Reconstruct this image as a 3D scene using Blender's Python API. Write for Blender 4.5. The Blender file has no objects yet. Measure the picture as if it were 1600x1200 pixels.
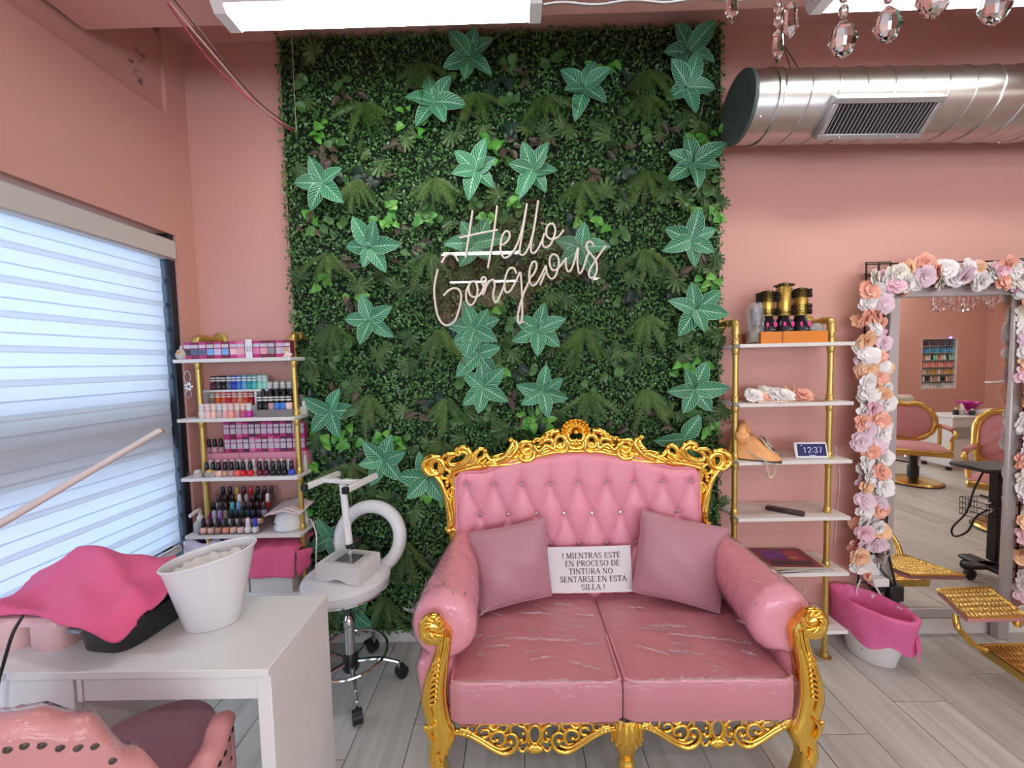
import bpy, math, random
from math import sin, cos, pi, radians, sqrt, atan2, exp, floor, hypot
from mathutils import Vector as V, Matrix

SC = bpy.context.scene
COL = SC.collection
# ------------------------------------------------------------------ camera
CAM_H, FPX = 1.58, 625.0
PITCH, YAW, ROLL = radians(3.2), radians(0.6), radians(-1.3)
RM = Matrix.Rotation(YAW, 3, 'Z') @ Matrix.Rotation(pi / 2 - PITCH, 3, 'X') @ Matrix.Rotation(ROLL, 3, 'Z')
cam_data = bpy.data.cameras.new('camera')
cam_data.sensor_width = 36.0
cam_data.lens = FPX / 1600 * 36.0
cam_data.clip_start = 0.02
cam = bpy.data.objects.new('camera', cam_data)
COL.objects.link(cam)
cam.matrix_world = Matrix.Translation((0, 0, CAM_H)) @ RM.to_4x4()
SC.camera = cam
# ------------------------------------------------------------------ view, sky, daylight
SC.view_settings.view_transform = 'Standard'
SC.view_settings.look = 'None'
SC.view_settings.gamma = 1.0
SC.view_settings.use_curve_mapping = False
SC.view_settings.exposure = 0.0
world = bpy.data.worlds.new('sky')
SC.world = world
world.use_nodes = True
world.node_tree.nodes['Background'].inputs['Color'].default_value = (0.62, 0.78, 1.0, 1)
world.node_tree.nodes['Background'].inputs['Strength'].default_value = 3.0
LENS_POWER = 24.0
DAYLIGHT = 80.0
ld = bpy.data.lights.new('daylight', 'AREA')
ld.shape = 'RECTANGLE'; ld.size = 3.6; ld.size_y = 3.0
ld.energy = DAYLIGHT; ld.color = (0.72, 0.85, 1.0)
lo = bpy.data.objects.new('daylight', ld)
COL.objects.link(lo)
lo.location = (-3.3, 1.1, 1.7)
lo.rotation_euler = (0, radians(-90), 0)

# frontal daylight added through an assumed, unseen shopfront window in the rear wall
l2 = bpy.data.lights.new('assumed_daylight', 'AREA')
l2.shape = 'RECTANGLE'; l2.size = 6.4; l2.size_y = 1.5
l2.energy = 110.0; l2.color = (1.0, .985, .96)
lo2 = bpy.data.objects.new('assumed_daylight', l2)
COL.objects.link(lo2)
lo2.location = (1.5, -3.6, 1.5)
lo2.rotation_euler = (radians(90), 0, 0)

random.seed(7)
R = random.random
U = random.uniform

def at(px, py, Y=None, Z=None, X=None):
    """the point seen at a pixel of the 1600x1200 frame, on a plane of constant depth, height or side distance"""
    d = RM @ V(((px - 800) / FPX, (600 - py) / FPX, -1))
    t = Y / d.y if Y is not None else ((Z - CAM_H) / d.z if Z is not None else X / d.x)
    return V((0, 0, CAM_H)) + d * t

# ------------------------------------------------------------------ materials
MATS = {}
def mat(name, col=(0.8, 0.8, 0.8), rough=0.5, metal=0.0, spec=0.5, bump=0.0, bscale=60.0, var=0.0, vscale=8.0,
        trans=0.0, ior=1.45, alpha=1.0, emit=0.0, coat=0.0, sheen=0.0, island=0.0, objrand=0.0, transl=0.0, bdist=0.01):
    if name in MATS: return MATS[name]
    m = bpy.data.materials.new(name); m.use_nodes = True
    nt = m.node_tree; N = nt.nodes; L = nt.links
    b = N['Principled BSDF']
    I = b.inputs
    I['Base Color'].default_value = (*col, 1)
    I['Roughness'].default_value = rough
    I['Metallic'].default_value = metal
    I['Specular IOR Level'].default_value = spec
    I['IOR'].default_value = ior
    I['Alpha'].default_value = alpha
    I['Transmission Weight'].default_value = trans
    I['Coat Weight'].default_value = coat
    if coat: I['Coat Roughness'].default_value = 0.12
    if sheen:
        I['Sheen Weight'].default_value = sheen
        I['Sheen Roughness'].default_value = 0.5
        I['Sheen Tint'].default_value = (*[min(1, c * 1.3 + .2) for c in col], 1)
    if emit:
        I['Emission Color'].default_value = (*col, 1)
        I['Emission Strength'].default_value = emit
    tc = N.new('ShaderNodeTexCoord')
    if bump:
        nz = N.new('ShaderNodeTexNoise'); nz.inputs['Scale'].default_value = bscale; nz.inputs['Detail'].default_value = 4
        L.new(tc.outputs['Object'], nz.inputs['Vector'])
        bp = N.new('ShaderNodeBump'); bp.inputs['Strength'].default_value = bump; bp.inputs['Distance'].default_value = bdist
        L.new(nz.outputs['Fac'], bp.inputs['Height']); L.new(bp.outputs['Normal'], I['Normal'])
    if var or island or objrand:
        hs = N.new('ShaderNodeHueSaturation')
        hs.inputs['Color'].default_value = (*col, 1)
        if island:
            g = N.new('ShaderNodeNewGeometry'); src = g.outputs['Random Per Island']; amt = island
        elif objrand:
            g = N.new('ShaderNodeObjectInfo'); src = g.outputs['Random']; amt = objrand
        else:
            g = N.new('ShaderNodeTexNoise'); g.inputs['Scale'].default_value = vscale; g.inputs['Detail'].default_value = 5
            L.new(tc.outputs['Object'], g.inputs['Vector']); src = g.outputs['Fac']; amt = var
        mr = N.new('ShaderNodeMapRange'); mr.inputs['To Min'].default_value = 1 - amt; mr.inputs['To Max'].default_value = 1 + amt
        L.new(src, mr.inputs['Value']); L.new(mr.outputs['Result'], hs.inputs['Value'])
        L.new(hs.outputs['Color'], I['Base Color'])
    if transl:
        tb = N.new('ShaderNodeBsdfTranslucent'); tb.inputs['Color'].default_value = (*col, 1)
        mx = N.new('ShaderNodeMixShader'); mx.inputs['Fac'].default_value = transl
        L.new(b.outputs['BSDF'], mx.inputs[1]); L.new(tb.outputs['BSDF'], mx.inputs[2])
        L.new(mx.outputs['Shader'], N['Material Output'].inputs['Surface'])
    MATS[name] = m
    return m

def film(name, tint=(1, 1, 1), strength=1.0, rough=0.06, bump=0.6, bscale=18.0, base=0.03, white=0.0):
    """thin clear plastic: lets the view through and adds its own gloss"""
    if name in MATS: return MATS[name]
    m = bpy.data.materials.new(name); m.use_nodes = True
    nt = m.node_tree; N = nt.nodes; L = nt.links
    N.remove(N['Principled BSDF'])
    tr = N.new('ShaderNodeBsdfTransparent'); tr.inputs['Color'].default_value = (*tint, 1)
    gl = N.new('ShaderNodeBsdfGlossy'); gl.inputs['Roughness'].default_value = rough
    lw = N.new('ShaderNodeLayerWeight'); lw.inputs['Blend'].default_value = 0.5
    pw = N.new('ShaderNodeMath'); pw.operation = 'POWER'; pw.inputs[1].default_value = 4.0
    mu = N.new('ShaderNodeMath'); mu.operation = 'MULTIPLY_ADD'; mu.inputs[1].default_value = strength * .9; mu.inputs[2].default_value = base
    mx = N.new('ShaderNodeMixShader')
    L.new(lw.outputs['Facing'], pw.inputs[0]); L.new(pw.outputs[0], mu.inputs[0]); L.new(mu.outputs[0], mx.inputs['Fac'])
    if white:
        df = N.new('ShaderNodeBsdfDiffuse'); df.inputs['Color'].default_value = (.9, .9, .9, 1)
        m2 = N.new('ShaderNodeMixShader'); m2.inputs['Fac'].default_value = white
        L.new(tr.outputs[0], m2.inputs[1]); L.new(df.outputs[0], m2.inputs[2]); L.new(m2.outputs[0], mx.inputs[1])
    else:
        L.new(tr.outputs[0], mx.inputs[1])
    L.new(gl.outputs[0], mx.inputs[2])
    if bump:
        tc = N.new('ShaderNodeTexCoord')
        nz = N.new('ShaderNodeTexNoise'); nz.inputs['Scale'].default_value = bscale; nz.inputs['Detail'].default_value = 3; nz.inputs['Distortion'].default_value = 1.2
        bp = N.new('ShaderNodeBump'); bp.inputs['Strength'].default_value = bump; bp.inputs['Distance'].default_value = 0.02
        L.new(tc.outputs['Object'], nz.inputs['Vector']); L.new(nz.outputs['Fac'], bp.inputs['Height'])
        L.new(bp.outputs['Normal'], gl.inputs['Normal']); L.new(bp.outputs['Normal'], lw.inputs['Normal'])
    L.new(mx.outputs[0], N['Material Output'].inputs['Surface'])
    MATS[name] = m
    return m

# ------------------------------------------------------------------ mesh builder
def frame_from(t):
    t = t.normalized()
    a = V((0, 0, 1)) if abs(t.z) < 0.9 else V((1, 0, 0))
    u = t.cross(a).normalized(); w = t.cross(u).normalized()
    return u, w

def catmull(pts, n=6, closed=False):
    pts = [V(p) for p in pts]
    out = []
    m = len(pts)
    segs = m if closed else m - 1
    for i in range(segs):
        g = (lambda k: pts[k % m]) if closed else (lambda k: pts[max(0, min(m - 1, k))])
        p0, p1, p2, p3 = g(i - 1), g(i), g(i + 1), g(i + 2)
        for j in range(n):
            t = j / n
            out.append(0.5 * ((2 * p1) + (p2 - p0) * t + (2 * p0 - 5 * p1 + 4 * p2 - p3) * t * t + (3 * p1 - p0 - 3 * p2 + p3) * t ** 3))
    if not closed: out.append(pts[-1].copy())
    return out

class MB:
    def __init__(s): s.v = []; s.f = []; s.uv = None
    def raw(s, vs, fs):
        o = len(s.v); s.v += [V(p) for p in vs]; s.f += [tuple(i + o for i in f) for f in fs]; return s
    def box(s, c, d, b=0.0, M=None):
        """box centred on c with dimensions d and chamfer b"""
        hx, hy, hz = d[0] / 2, d[1] / 2, d[2] / 2
        b = min(b, hx * .9, hy * .9, hz * .9)
        vs = []; fs = []
        def put(p):
            p = V(p)
            if M: p = M @ p
            vs.append(V(c) + p); return len(vs) - 1
        if b <= 0:
            idx = {}
            for x in (-1, 1):
                for y in (-1, 1):
                    for z in (-1, 1): idx[x, y, z] = put((x * hx, y * hy, z * hz))
            for q in (((-1,-1,-1),(-1,1,-1),(1,1,-1),(1,-1,-1)), ((-1,-1,1),(1,-1,1),(1,1,1),(-1,1,1)),
                      ((-1,-1,-1),(1,-1,-1),(1,-1,1),(-1,-1,1)), ((1,1,-1),(-1,1,-1),(-1,1,1),(1,1,1)),
                      ((-1,1,-1),(-1,-1,-1),(-1,-1,1),(-1,1,1)), ((1,-1,-1),(1,1,-1),(1,1,1),(1,-1,1))):
                fs.append(tuple(idx[k] for k in q))
            return s.raw(vs, fs)
        idx = {}
        for x in (-1, 1):
            for y in (-1, 1):
                for z in (-1, 1):
                    idx[x, y, z, 0] = put((x * hx, y * (hy - b), z * (hz - b)))
                    idx[x, y, z, 1] = put((x * (hx - b), y * hy, z * (hz - b)))
                    idx[x, y, z, 2] = put((x * (hx - b), y * (hy - b), z * hz))
        S = (-1, 1)
        for x in S: fs.append(tuple(idx[x, y, z, 0] for y, z in ((-1,-1),(1,-1),(1,1),(-1,1))[::x]))
        for y in S: fs.append(tuple(idx[x, y, z, 1] for x, z in ((-1,-1),(-1,1),(1,1),(1,-1))[::y]))
        for z in S: fs.append(tuple(idx[x, y, z, 2] for x, y in ((-1,-1),(1,-1),(1,1),(-1,1))[::z]))
        for x in S:
            for y in S:
                q = (idx[x,y,-1,0], idx[x,y,-1,1], idx[x,y,1,1], idx[x,y,1,0]); fs.append(q if x * y > 0 else q[::-1])
        for x in S:
            for z in S:
                q = (idx[x,-1,z,0], idx[x,1,z,0], idx[x,1,z,2], idx[x,-1,z,2]); fs.append(q if x * z > 0 else q[::-1])
        for y in S:
            for z in S:
                q = (idx[-1,y,z,1], idx[-1,y,z,2], idx[1,y,z,2], idx[1,y,z,1]); fs.append(q if y * z > 0 else q[::-1])
        for x in S:
            for y in S:
                for z in S:
                    q = (idx[x,y,z,0], idx[x,y,z,1], idx[x,y,z,2]); fs.append(q if x * y * z > 0 else q[::-1])
        return s.raw(vs, fs)
    def tube(s, pts, r, n=8, closed=False, cap=True, flat=1.0):
        """tube along pts; r a number or a list; flat squashes the section along its second axis"""
        pts = [V(p) for p in pts]
        m = len(pts)
        rr = [r] * m if isinstance(r, (int, float)) else list(r)
        vs = []; fs = []
        u = None
        for i in range(m):
            a = pts[(i - 1) % m] if (closed or i > 0) else pts[i]
            b = pts[(i + 1) % m] if (closed or i < m - 1) else pts[i]
            t = (b - a)
            if t.length < 1e-9: t = V((0, 0, 1))
            t.normalize()
            if u is None: u, w = frame_from(t)
            else:
                u = (u - t * u.dot(t))
                if u.length < 1e-6: u, w = frame_from(t)
                u.normalize(); w = t.cross(u).normalized()
            for k in range(n):
                g = 2 * pi * k / n
                vs.append(pts[i] + (u * cos(g) + w * sin(g) * flat) * rr[i])
        for i in range(m if closed else m - 1):
            j = (i + 1) % m
            for k in range(n):
                l = (k + 1) % n
                fs.append((i * n + k, i * n + l, j * n + l, j * n + k))
        if cap and not closed:
            fs.append(tuple(range(n))[::-1]); fs.append(tuple((m - 1) * n + k for k in range(n)))
        return s.raw(vs, fs)
    def lathe(s, prof, n=24, c=(0, 0, 0), sx=1.0, sy=1.0, M=None, capb=True, capt=True):
        """profile [(r, z)...] turned about z"""
        vs = []; fs = []
        for r, z in prof:
            for k in range(n):
                g = 2 * pi * k / n
                p = V((r * cos(g) * sx, r * sin(g) * sy, z))
                vs.append(V(c) + (M @ p if M else p))
        for i in range(len(prof) - 1):
            for k in range(n):
                l = (k + 1) % n
                fs.append((i * n + k, i * n + l, (i + 1) * n + l, (i + 1) * n + k))
        if capb: fs.append(tuple(range(n))[::-1])
        if capt: fs.append(tuple((len(prof) - 1) * n + k for k in range(n)))
        return s.raw(vs, fs)
    def ball(s, c, r, n=10, m=6, M=None):
        rx, ry, rz = (r, r, r) if isinstance(r, (int, float)) else r
        vs = [V((0, 0, -rz))]; fs = []
        for i in range(1, m):
            a = -pi / 2 + pi * i / m
            for k in range(n):
                g = 2 * pi * k / n
                vs.append(V((rx * cos(a) * cos(g), ry * cos(a) * sin(g), rz * sin(a))))
        vs.append(V((0, 0, rz)))
        for k in range(n):
            l = (k + 1) % n
            fs.append((0, 1 + l, 1 + k))
            for i in range(m - 2):
                fs.append((1 + i * n + k, 1 + i * n + l, 1 + (i + 1) * n + l, 1 + (i + 1) * n + k))
            fs.append((1 + (m - 2) * n + k, 1 + (m - 2) * n + l, len(vs) - 1))
        return s.raw([V(c) + (M @ p if M else p) for p in vs], fs)
    def grid(s, fn, nu, nv, flip=False, closeu=False):
        """surface fn(u, v), u and v in 0..1"""
        vs = [V(fn(i / nu, j / nv)) for j in range(nv + 1) for i in range(nu + (0 if closeu else 1))]
        w = nu if closeu else nu + 1
        fs = []
        for j in range(nv):
            for i in range(nu):
                k = (i + 1) % w
                q = (j * w + i, j * w + k, (j + 1) * w + k, (j + 1) * w + i)
                fs.append(q[::-1] if flip else q)
        return s.raw(vs, fs)
    def prism(s, poly, h0, h1, fn):
        """poly [(a, b)...] pushed from h0 to h1; fn(a, b, h) -> point"""
        n = len(poly)
        vs = [fn(a, b, h0) for a, b in poly] + [fn(a, b, h1) for a, b in poly]
        fs = [tuple(range(n))[::-1], tuple(range(n, 2 * n))]
        fs += [(i, (i + 1) % n, n + (i + 1) % n, n + i) for i in range(n)]
        return s.raw(vs, fs)
    def mesh(s, name, m=None, smooth=40):
        me = bpy.data.meshes.new(name)
        me.from_pydata([tuple(p) for p in s.v], [], s.f)
        if s.uv:
            ul = me.uv_layers.new(name='UVMap')
            for lp in me.loops: ul.data[lp.index].uv = s.uv[lp.vertex_index]
        if smooth:
            me.polygons.foreach_set('use_smooth', [True] * len(me.polygons))
            me.set_sharp_from_angle(angle=radians(smooth))
        if m: me.materials.append(m)
        me.update()
        return me
    def build(s, name, m=None, parent=None, smooth=40, **kw):
        return link(name, s.mesh(name, m, smooth), parent, **kw)

def link(name, me, parent=None, loc=None, M=None, label=None, cat=None, group=None, kind=None):
    o = bpy.data.objects.new(name, me)
    COL.objects.link(o)
    if parent is not None: o.parent = parent
    if M is not None: o.matrix_local = M
    if loc is not None: o.location = loc
    return tag(o, label, cat, group, kind)

def tag(o, label=None, cat=None, group=None, kind=None):
    if label: o['label'] = label
    if cat: o['category'] = cat
    if group: o['group'] = group
    if kind: o['kind'] = kind
    return o

def thing(name, label, cat, loc=(0, 0, 0), rz=0.0, group=None, M=None):
    o = bpy.data.objects.new(name, None)
    COL.objects.link(o)
    o.empty_display_size = 0.05
    if M is not None: o.matrix_world = M
    else:
        o.location = loc; o.rotation_euler = (0, 0, rz)
    return tag(o, label, cat, group)

def sub(name, parent, M=None, label=None):
    """an Empty that is a part and holds sub-parts"""
    o = bpy.data.objects.new(name, None)
    COL.objects.link(o); o.parent = parent; o.empty_display_size = 0.03
    if M is not None: o.matrix_local = M
    if label: o['label'] = label
    return o

def dup(root, M=None, loc=None, rz=None, label=None, group=None):
    r = root.copy(); COL.objects.link(r)
    if M is not None: r.matrix_world = M
    if loc is not None: r.location = loc
    if rz is not None: r.rotation_euler = (0, 0, rz)
    if label: r['label'] = label
    if group: r['group'] = group
    for ch in KIDS(root):
        c = ch.copy(); COL.objects.link(c); c.parent = r
        for g in KIDS(ch):
            d = g.copy(); COL.objects.link(d); d.parent = c
    return r
def KIDS(o): return [c for c in bpy.data.objects if c.parent == o] if False else list(o.children)

def T(x, y=None, z=None): return Matrix.Translation((x, y, z) if y is not None else x)
def RX(a): return Matrix.Rotation(a, 4, 'X')
def RY(a): return Matrix.Rotation(a, 4, 'Y')
def RZ(a): return Matrix.Rotation(a, 4, 'Z')
def S3(x, y, z): return Matrix.Diagonal((x, y, z, 1))

# palette
PINK_WALL = (0.67, 0.355, 0.30)
M_white = mat('white_laminate', (0.79, 0.785, 0.77), 0.35, var=0.02)
M_gold = mat('polished_gold', (0.95, 0.62, 0.12), 0.16, 1.0, bump=0.12, bscale=40)
M_brass = mat('brushed_brass_paint', (0.60, 0.43, 0.13), 0.38, 0.85)
M_chrome = mat('chrome', (0.75, 0.75, 0.76), 0.10, 1.0)
M_black = mat('black_plastic', (0.015, 0.015, 0.017), 0.4)
M_plastic_white = mat('white_plastic', (0.82, 0.81, 0.80), 0.35)
M_glass = mat('clear_glass', (1, 1, 1), 0.02, trans=1.0)
# ================================================================== THE ROOM
WY, WX, CZ = 2.2, -1.73, 3.3          # back wall, left wall, ceiling
XR, YR = 8.45, -3.0                   # right wall, rear wall
def wall_mat(name, col, stain=False):
    m = mat(name, col, 0.55, spec=0.3, bump=0.05, bscale=120, var=0.05, vscale=1.3)
    if stain:
        nt = m.node_tree; N = nt.nodes; L = nt.links
        tc = N.new('ShaderNodeTexCoord'); nz = N.new('ShaderNodeTexNoise'); nz.inputs['Scale'].default_value = 9; nz.inputs['Detail'].default_value = 8; nz.inputs['Roughness'].default_value = .7
        cr = N.new('ShaderNodeValToRGB'); cr.color_ramp.elements[0].position = .57; cr.color_ramp.elements[1].position = .67
        mx = N.new('ShaderNodeMix'); mx.data_type = 'RGBA'; mx.inputs[7].default_value = (.05, .02, .02, 1)
        hs = [n for n in N if n.type == 'HUE_SAT'][0]
        L.new(tc.outputs['Object'], nz.inputs['Vector']); L.new(nz.outputs['Fac'], cr.inputs['Fac'])
        L.new(cr.outputs['Color'], mx.inputs[0]); L.new(hs.outputs['Color'], mx.inputs[6])
        L.new(mx.outputs[2], N['Principled BSDF'].inputs['Base Color'])
    return m
M_wall = wall_mat('pink_wall_paint', PINK_WALL)
M_wall_old = wall_mat('stained_pink_paint', PINK_WALL, True)
# back wall, ceiling, rear and right walls
MB().box(((WX + XR) / 2, WY + .06, CZ / 2), (XR - WX + .3, .12, CZ + .2)).build('wall_back', M_wall, kind='structure')
MB().box(((WX + XR) / 2, (WY + YR) / 2, CZ + .06), (XR - WX + .3, WY - YR + .3, .12)).build('ceiling', M_wall, kind='structure')
MB().box((XR + .06, (WY + YR) / 2, CZ / 2), (.12, WY - YR + .3, CZ + .2)).build('wall_right', M_wall, kind='structure')
# beam under the ceiling that carries the lights
BEAM_Z = 2.962
MB().box(((WX + XR) / 2, 1.475, (BEAM_Z + CZ) / 2), (XR - WX, .44, CZ - BEAM_Z), .012).build('trim_1', M_wall, kind='structure', label='pink painted ceiling beam carrying the lights')
MB().box(((WX + XR) / 2, -0.9, (BEAM_Z + CZ) / 2), (XR - WX, .40, CZ - BEAM_Z), .012).build('trim_2', M_wall, kind='structure')
# left wall with its window opening
WY0, WY1, WZ0, WZ1 = -0.25, 2.075, 0.30, 2.265
TW = 0.24
mb = MB()
x = WX - TW / 2
mb.box((x, (YR + WY0) / 2, CZ / 2), (TW, WY0 - YR, CZ))
mb.box((x, (WY1 + WY) / 2, CZ / 2), (TW, WY - WY1, CZ))
mb.box((x, (WY0 + WY1) / 2, WZ0 / 2), (TW, WY1 - WY0, WZ0))
mb.box((x, (WY0 + WY1) / 2, (WZ1 + 2.86) / 2), (TW, WY1 - WY0, 2.86 - WZ1))
mb.build('wall_left', M_wall, kind='structure')
MB().box((x - .02, (WY0 + WY1) / 2, (2.86 + CZ) / 2), (TW, WY1 - WY0, CZ - 2.86)).build('wall_left_lintel', M_wall_old, kind='structure', label='stained pink concrete lintel over the window wall')
# the window itself: dark aluminium frame, a solid spandrel behind the blind, glass
M_frame = mat('dark_aluminium', (0.035, 0.045, 0.06), 0.35, 0.6)
win = thing('window_1', 'storefront window behind the striped blind', None, (WX - .17, 1.0, 0))
win['kind'] = 'structure'
def wpart(name, y0, y1, z0, z1, d, m):
    MB().box((0, (y0 + y1) / 2 - 1.0, (z0 + z1) / 2), (d, y1 - y0, z1 - z0), .004).build(name, m, win)
wpart('frame_post', WY1 - .06, WY1, WZ0, WZ1, .09, M_frame)
wpart('frame_post', WY0, WY0 + .06, WZ0, WZ1, .09, M_frame)
wpart('frame_post', 0.85, 0.91, WZ0, WZ1, .07, M_frame)
wpart('frame_rail', WY0 + .06, WY1 - .06, WZ0, WZ0 + .08, .09, M_frame)
wpart('frame_rail', WY0 + .06, WY1 - .06, WZ1 - .06, WZ1, .09, M_frame)
wpart('spandrel', WY0 + .06, WY1 - .06, 1.17, 1.44, .07, mat('grey_spandrel', (.30, .28, .27), .6))
wpart('pane', WY0 + .06, .85, 1.44, WZ1 - .06, .008, film('window_glass', (.95, .98, 1), 1, .02, 0))
wpart('pane', .91, WY1 - .06, 1.44, WZ1 - .06, .008, MATS['window_glass'])
wpart('pane', WY0 + .06, .85, WZ0 + .08, 1.17, .008, MATS['window_glass'])
wpart('pane', .91, WY1 - .06, WZ0 + .08, 1.17, .008, MATS['window_glass'])
# dark jamb post that shows beside the blind
MB().box((WX - .045, WY1 - .022, (WZ0 + WZ1) / 2), (.07, .042, WZ1 - WZ0), .004).build('trim_3', M_frame, kind='structure', label='dark metal window jamb beside the blind')
# ground outside
MB().box((-7.2, 1, -.1), (10.6, 14, .1)).build('pavement', mat('pale_pavement', (.55, .55, .54), .9), kind='structure')
# rear wall with the polish niche
MY = 2.14                             # plane of the standing mirror
def mir(px, py, D):
    """the real point whose reflection in the mirror shows at a pixel, D metres away in the mirror"""
    p = at(px, py, Y=D); return V((p.x, 2 * MY - D, p.z))
DW = 2 * MY - YR
NX0, NX1 = mir(1440, 570, DW).x, mir(1495, 570, DW).x; NZ0, NZ1 = mir(1466, 607, DW).z, mir(1466, 529, DW).z
mb = MB(); y = YR - .06
SX0, SX1, SZ0, SZ1 = -1.45, 4.45, .75, 2.25            # assumed shopfront opening out of view, added to let in frontal daylight
mb.box(((WX + SX0) / 2, y, CZ / 2), (SX0 - WX, .12, CZ)); mb.box(((SX1 + NX0) / 2, y, CZ / 2), (NX0 - SX1, .12, CZ))
mb.box(((SX0 + SX1) / 2, y, SZ0 / 2), (SX1 - SX0, .12, SZ0)); mb.box(((SX0 + SX1) / 2, y, (SZ1 + CZ) / 2), (SX1 - SX0, .12, CZ - SZ1))
mb.box(((NX1 + XR) / 2, y, CZ / 2), (XR - NX1, .12, CZ))
mb.box(((NX0 + NX1) / 2, y, NZ0 / 2), (NX1 - NX0, .12, NZ0))
mb.box(((NX0 + NX1) / 2, y, (NZ1 + CZ) / 2), (NX1 - NX0, .12, CZ - NZ1))
mb.build('wall_rear', M_wall, kind='structure')
w2 = thing('assumed_window', 'assumed shopfront window out of view in the rear wall', None, ((SX0 + SX1) / 2, YR - .06, 0)); w2['kind'] = 'structure'  # unseen window, assumed and added to carry the frontal daylight
for k in range(5): MB().box((-(SX1 - SX0) / 2 + .03 + k * ((SX1 - SX0) - .06) / 4, 0, (SZ0 + SZ1) / 2), (.06, .08, SZ1 - SZ0), .004).build('frame_post', M_frame, w2)
for z in (SZ0 + .03, SZ1 - .03): MB().box((0, 0, z), (SX1 - SX0 - .12, .07, .06), .004).build('frame_rail', M_frame, w2)
for k in range(4): MB().box((-(SX1 - SX0) / 2 + .03 + (k + .5) * ((SX1 - SX0) - .06) / 4, 0, (SZ0 + SZ1) / 2), ((SX1 - SX0) / 4 - .08, .008, SZ1 - SZ0 - .12)).build('pane', MATS['window_glass'], w2)
# floor: slab and separate planks
def plank_mat():
    m = mat('grey_oak_vinyl', (.42, .385, .36), .32, spec=.4)
    nt = m.node_tree; N = nt.nodes; L = nt.links
    tc = N.new('ShaderNodeTexCoord'); oi = N.new('ShaderNodeObjectInfo')
    ad = N.new('ShaderNodeVectorMath'); ad.operation = 'ADD'
    mp = N.new('ShaderNodeMapping'); mp.inputs['Scale'].default_value = (26, 1.6, 8)
    mul = N.new('ShaderNodeMath'); mul.operation = 'MULTIPLY'; mul.inputs[1].default_value = 37
    L.new(oi.outputs['Random'], mul.inputs[0]); L.new(tc.outputs['Object'], ad.inputs[0]); L.new(mul.outputs[0], ad.inputs[1])
    L.new(ad.outputs[0], mp.inputs['Vector'])
    nz = N.new('ShaderNodeTexNoise'); nz.inputs['Scale'].default_value = 1.0; nz.inputs['Detail'].default_value = 7; nz.inputs['Distortion'].default_value = .6
    L.new(mp.outputs[0], nz.inputs['Vector'])
    cr = N.new('ShaderNodeValToRGB')
    e = cr.color_ramp.elements
    e[0].position = .25; e[0].color = (.44, .425, .385, 1); e[1].position = .72; e[1].color = (.64, .62, .575, 1)
    L.new(nz.outputs['Fac'], cr.inputs['Fac'])
    hs = N.new('ShaderNodeHueSaturation')
    mr = N.new('ShaderNodeMapRange'); mr.inputs['To Min'].default_value = .90; mr.inputs['To Max'].default_value = 1.08
    L.new(oi.outputs['Random'], mr.inputs['Value']); L.new(mr.outputs[0], hs.inputs['Value']); L.new(cr.outputs['Color'], hs.inputs['Color'])
    L.new(hs.outputs['Color'], N['Principled BSDF'].inputs['Base Color'])
    return m
M_plank = plank_mat()
fl = MB().box(((WX + XR) / 2, (WY + YR) / 2, -.06), (XR - WX, WY - YR, .10)).build('floor', mat('floor_joint', (.10, .09, .09), .9), kind='structure')
PW, PL = .24, 1.22
cache = {}
k0 = floor((WX + .72) / PW) - 1
k = k0
while -.72 + k * PW < XR:
    xa, xb = max(WX, -.72 + k * PW), min(XR, -.72 + (k + 1) * PW)
    if xb - xa > .01:
        ya = WY - ((k * .437) % 1) * PL
        ends = [WY]; y = ya
        while y > YR: ends.append(y); y -= PL
        ends.append(YR)
        for i in range(len(ends) - 1):
            y1, y0 = ends[i], ends[i + 1]
            if y1 - y0 < .02: continue
            key = (round(xb - xa, 3), round(y1 - y0, 3))
            if key not in cache:
                cache[key] = MB().box((0, 0, 0), (xb - xa - .003, y1 - y0 - .003, .012), .0012).mesh('plank', M_plank)
            link('plank', cache[key], fl, loc=((xa + xb) / 2, (y0 + y1) / 2, -.006))
    k += 1
# skirting boards
M_skirt = mat('white_skirting', (.75, .72, .70), .4)
MB().box(((WX + XR) / 2, WY - .008, .045), (XR - WX, .016, .09), .003).build('baseboard_back', M_skirt, kind='structure')
MB().box((WX + .008, (WY0 + WY) / 2 - 1.2, .045), (.016, WY - WY0 + 2.4, .09), .003).build('baseboard_left', M_skirt, kind='structure')
MB().box(((WX + XR) / 2, YR + .008, .045), (XR - WX, .016, .09), .003).build('baseboard_rear', M_skirt, kind='structure')

# ================================================================== CEILING LIGHTS
M_lens = mat('lit_diffuser', (.94, 1.0, .95), .4, emit=LENS_POWER)
M_lighthouse = mat('white_enamel', (.80, .78, .76), .4)
def make_light(cx, cy, ln, label, first=None):
    M = T(cx, cy, BEAM_Z)
    if first: return dup(first, M=M, label=label)
    t = thing('ceiling_light', label, 'light', M=M, group='linear ceiling lights')
    MB().prism([(-.05, 0), (-.06, -.064), (.06, -.064), (.05, 0)], -(ln / 2 - .045), ln / 2 - .045, lambda a, b, h: V((h, a, b))).build('housing', M_lighthouse, t)
    sec = [(-.056, -.066), (-.052, -.074), (-.03, -.080), (.03, -.080), (.052, -.074), (.056, -.066)]
    L2 = ln / 2 - .045
    MB().prism(sec, -L2, L2, lambda a, b, h: V((h, a, b))).build('diffuser', M_lens, t, smooth=60)
    sec2 = [(-.068, 0), (-.068, -.03), (-.062, -.06), (-.043, -.087), (.043, -.087), (.062, -.06), (.068, -.03), (.068, 0)]
    for s in (-1, 1):
        MB().prism(sec2, s * L2, s * (L2 + .045), lambda a, b, h: V((h, a, b))).build('end_cap', M_lighthouse, t)
        MB().box((s * ln * .36, .03, -.008), (.03, .10, .016), .003).build('mounting_clip', M_chrome, t)
    return t
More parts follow.
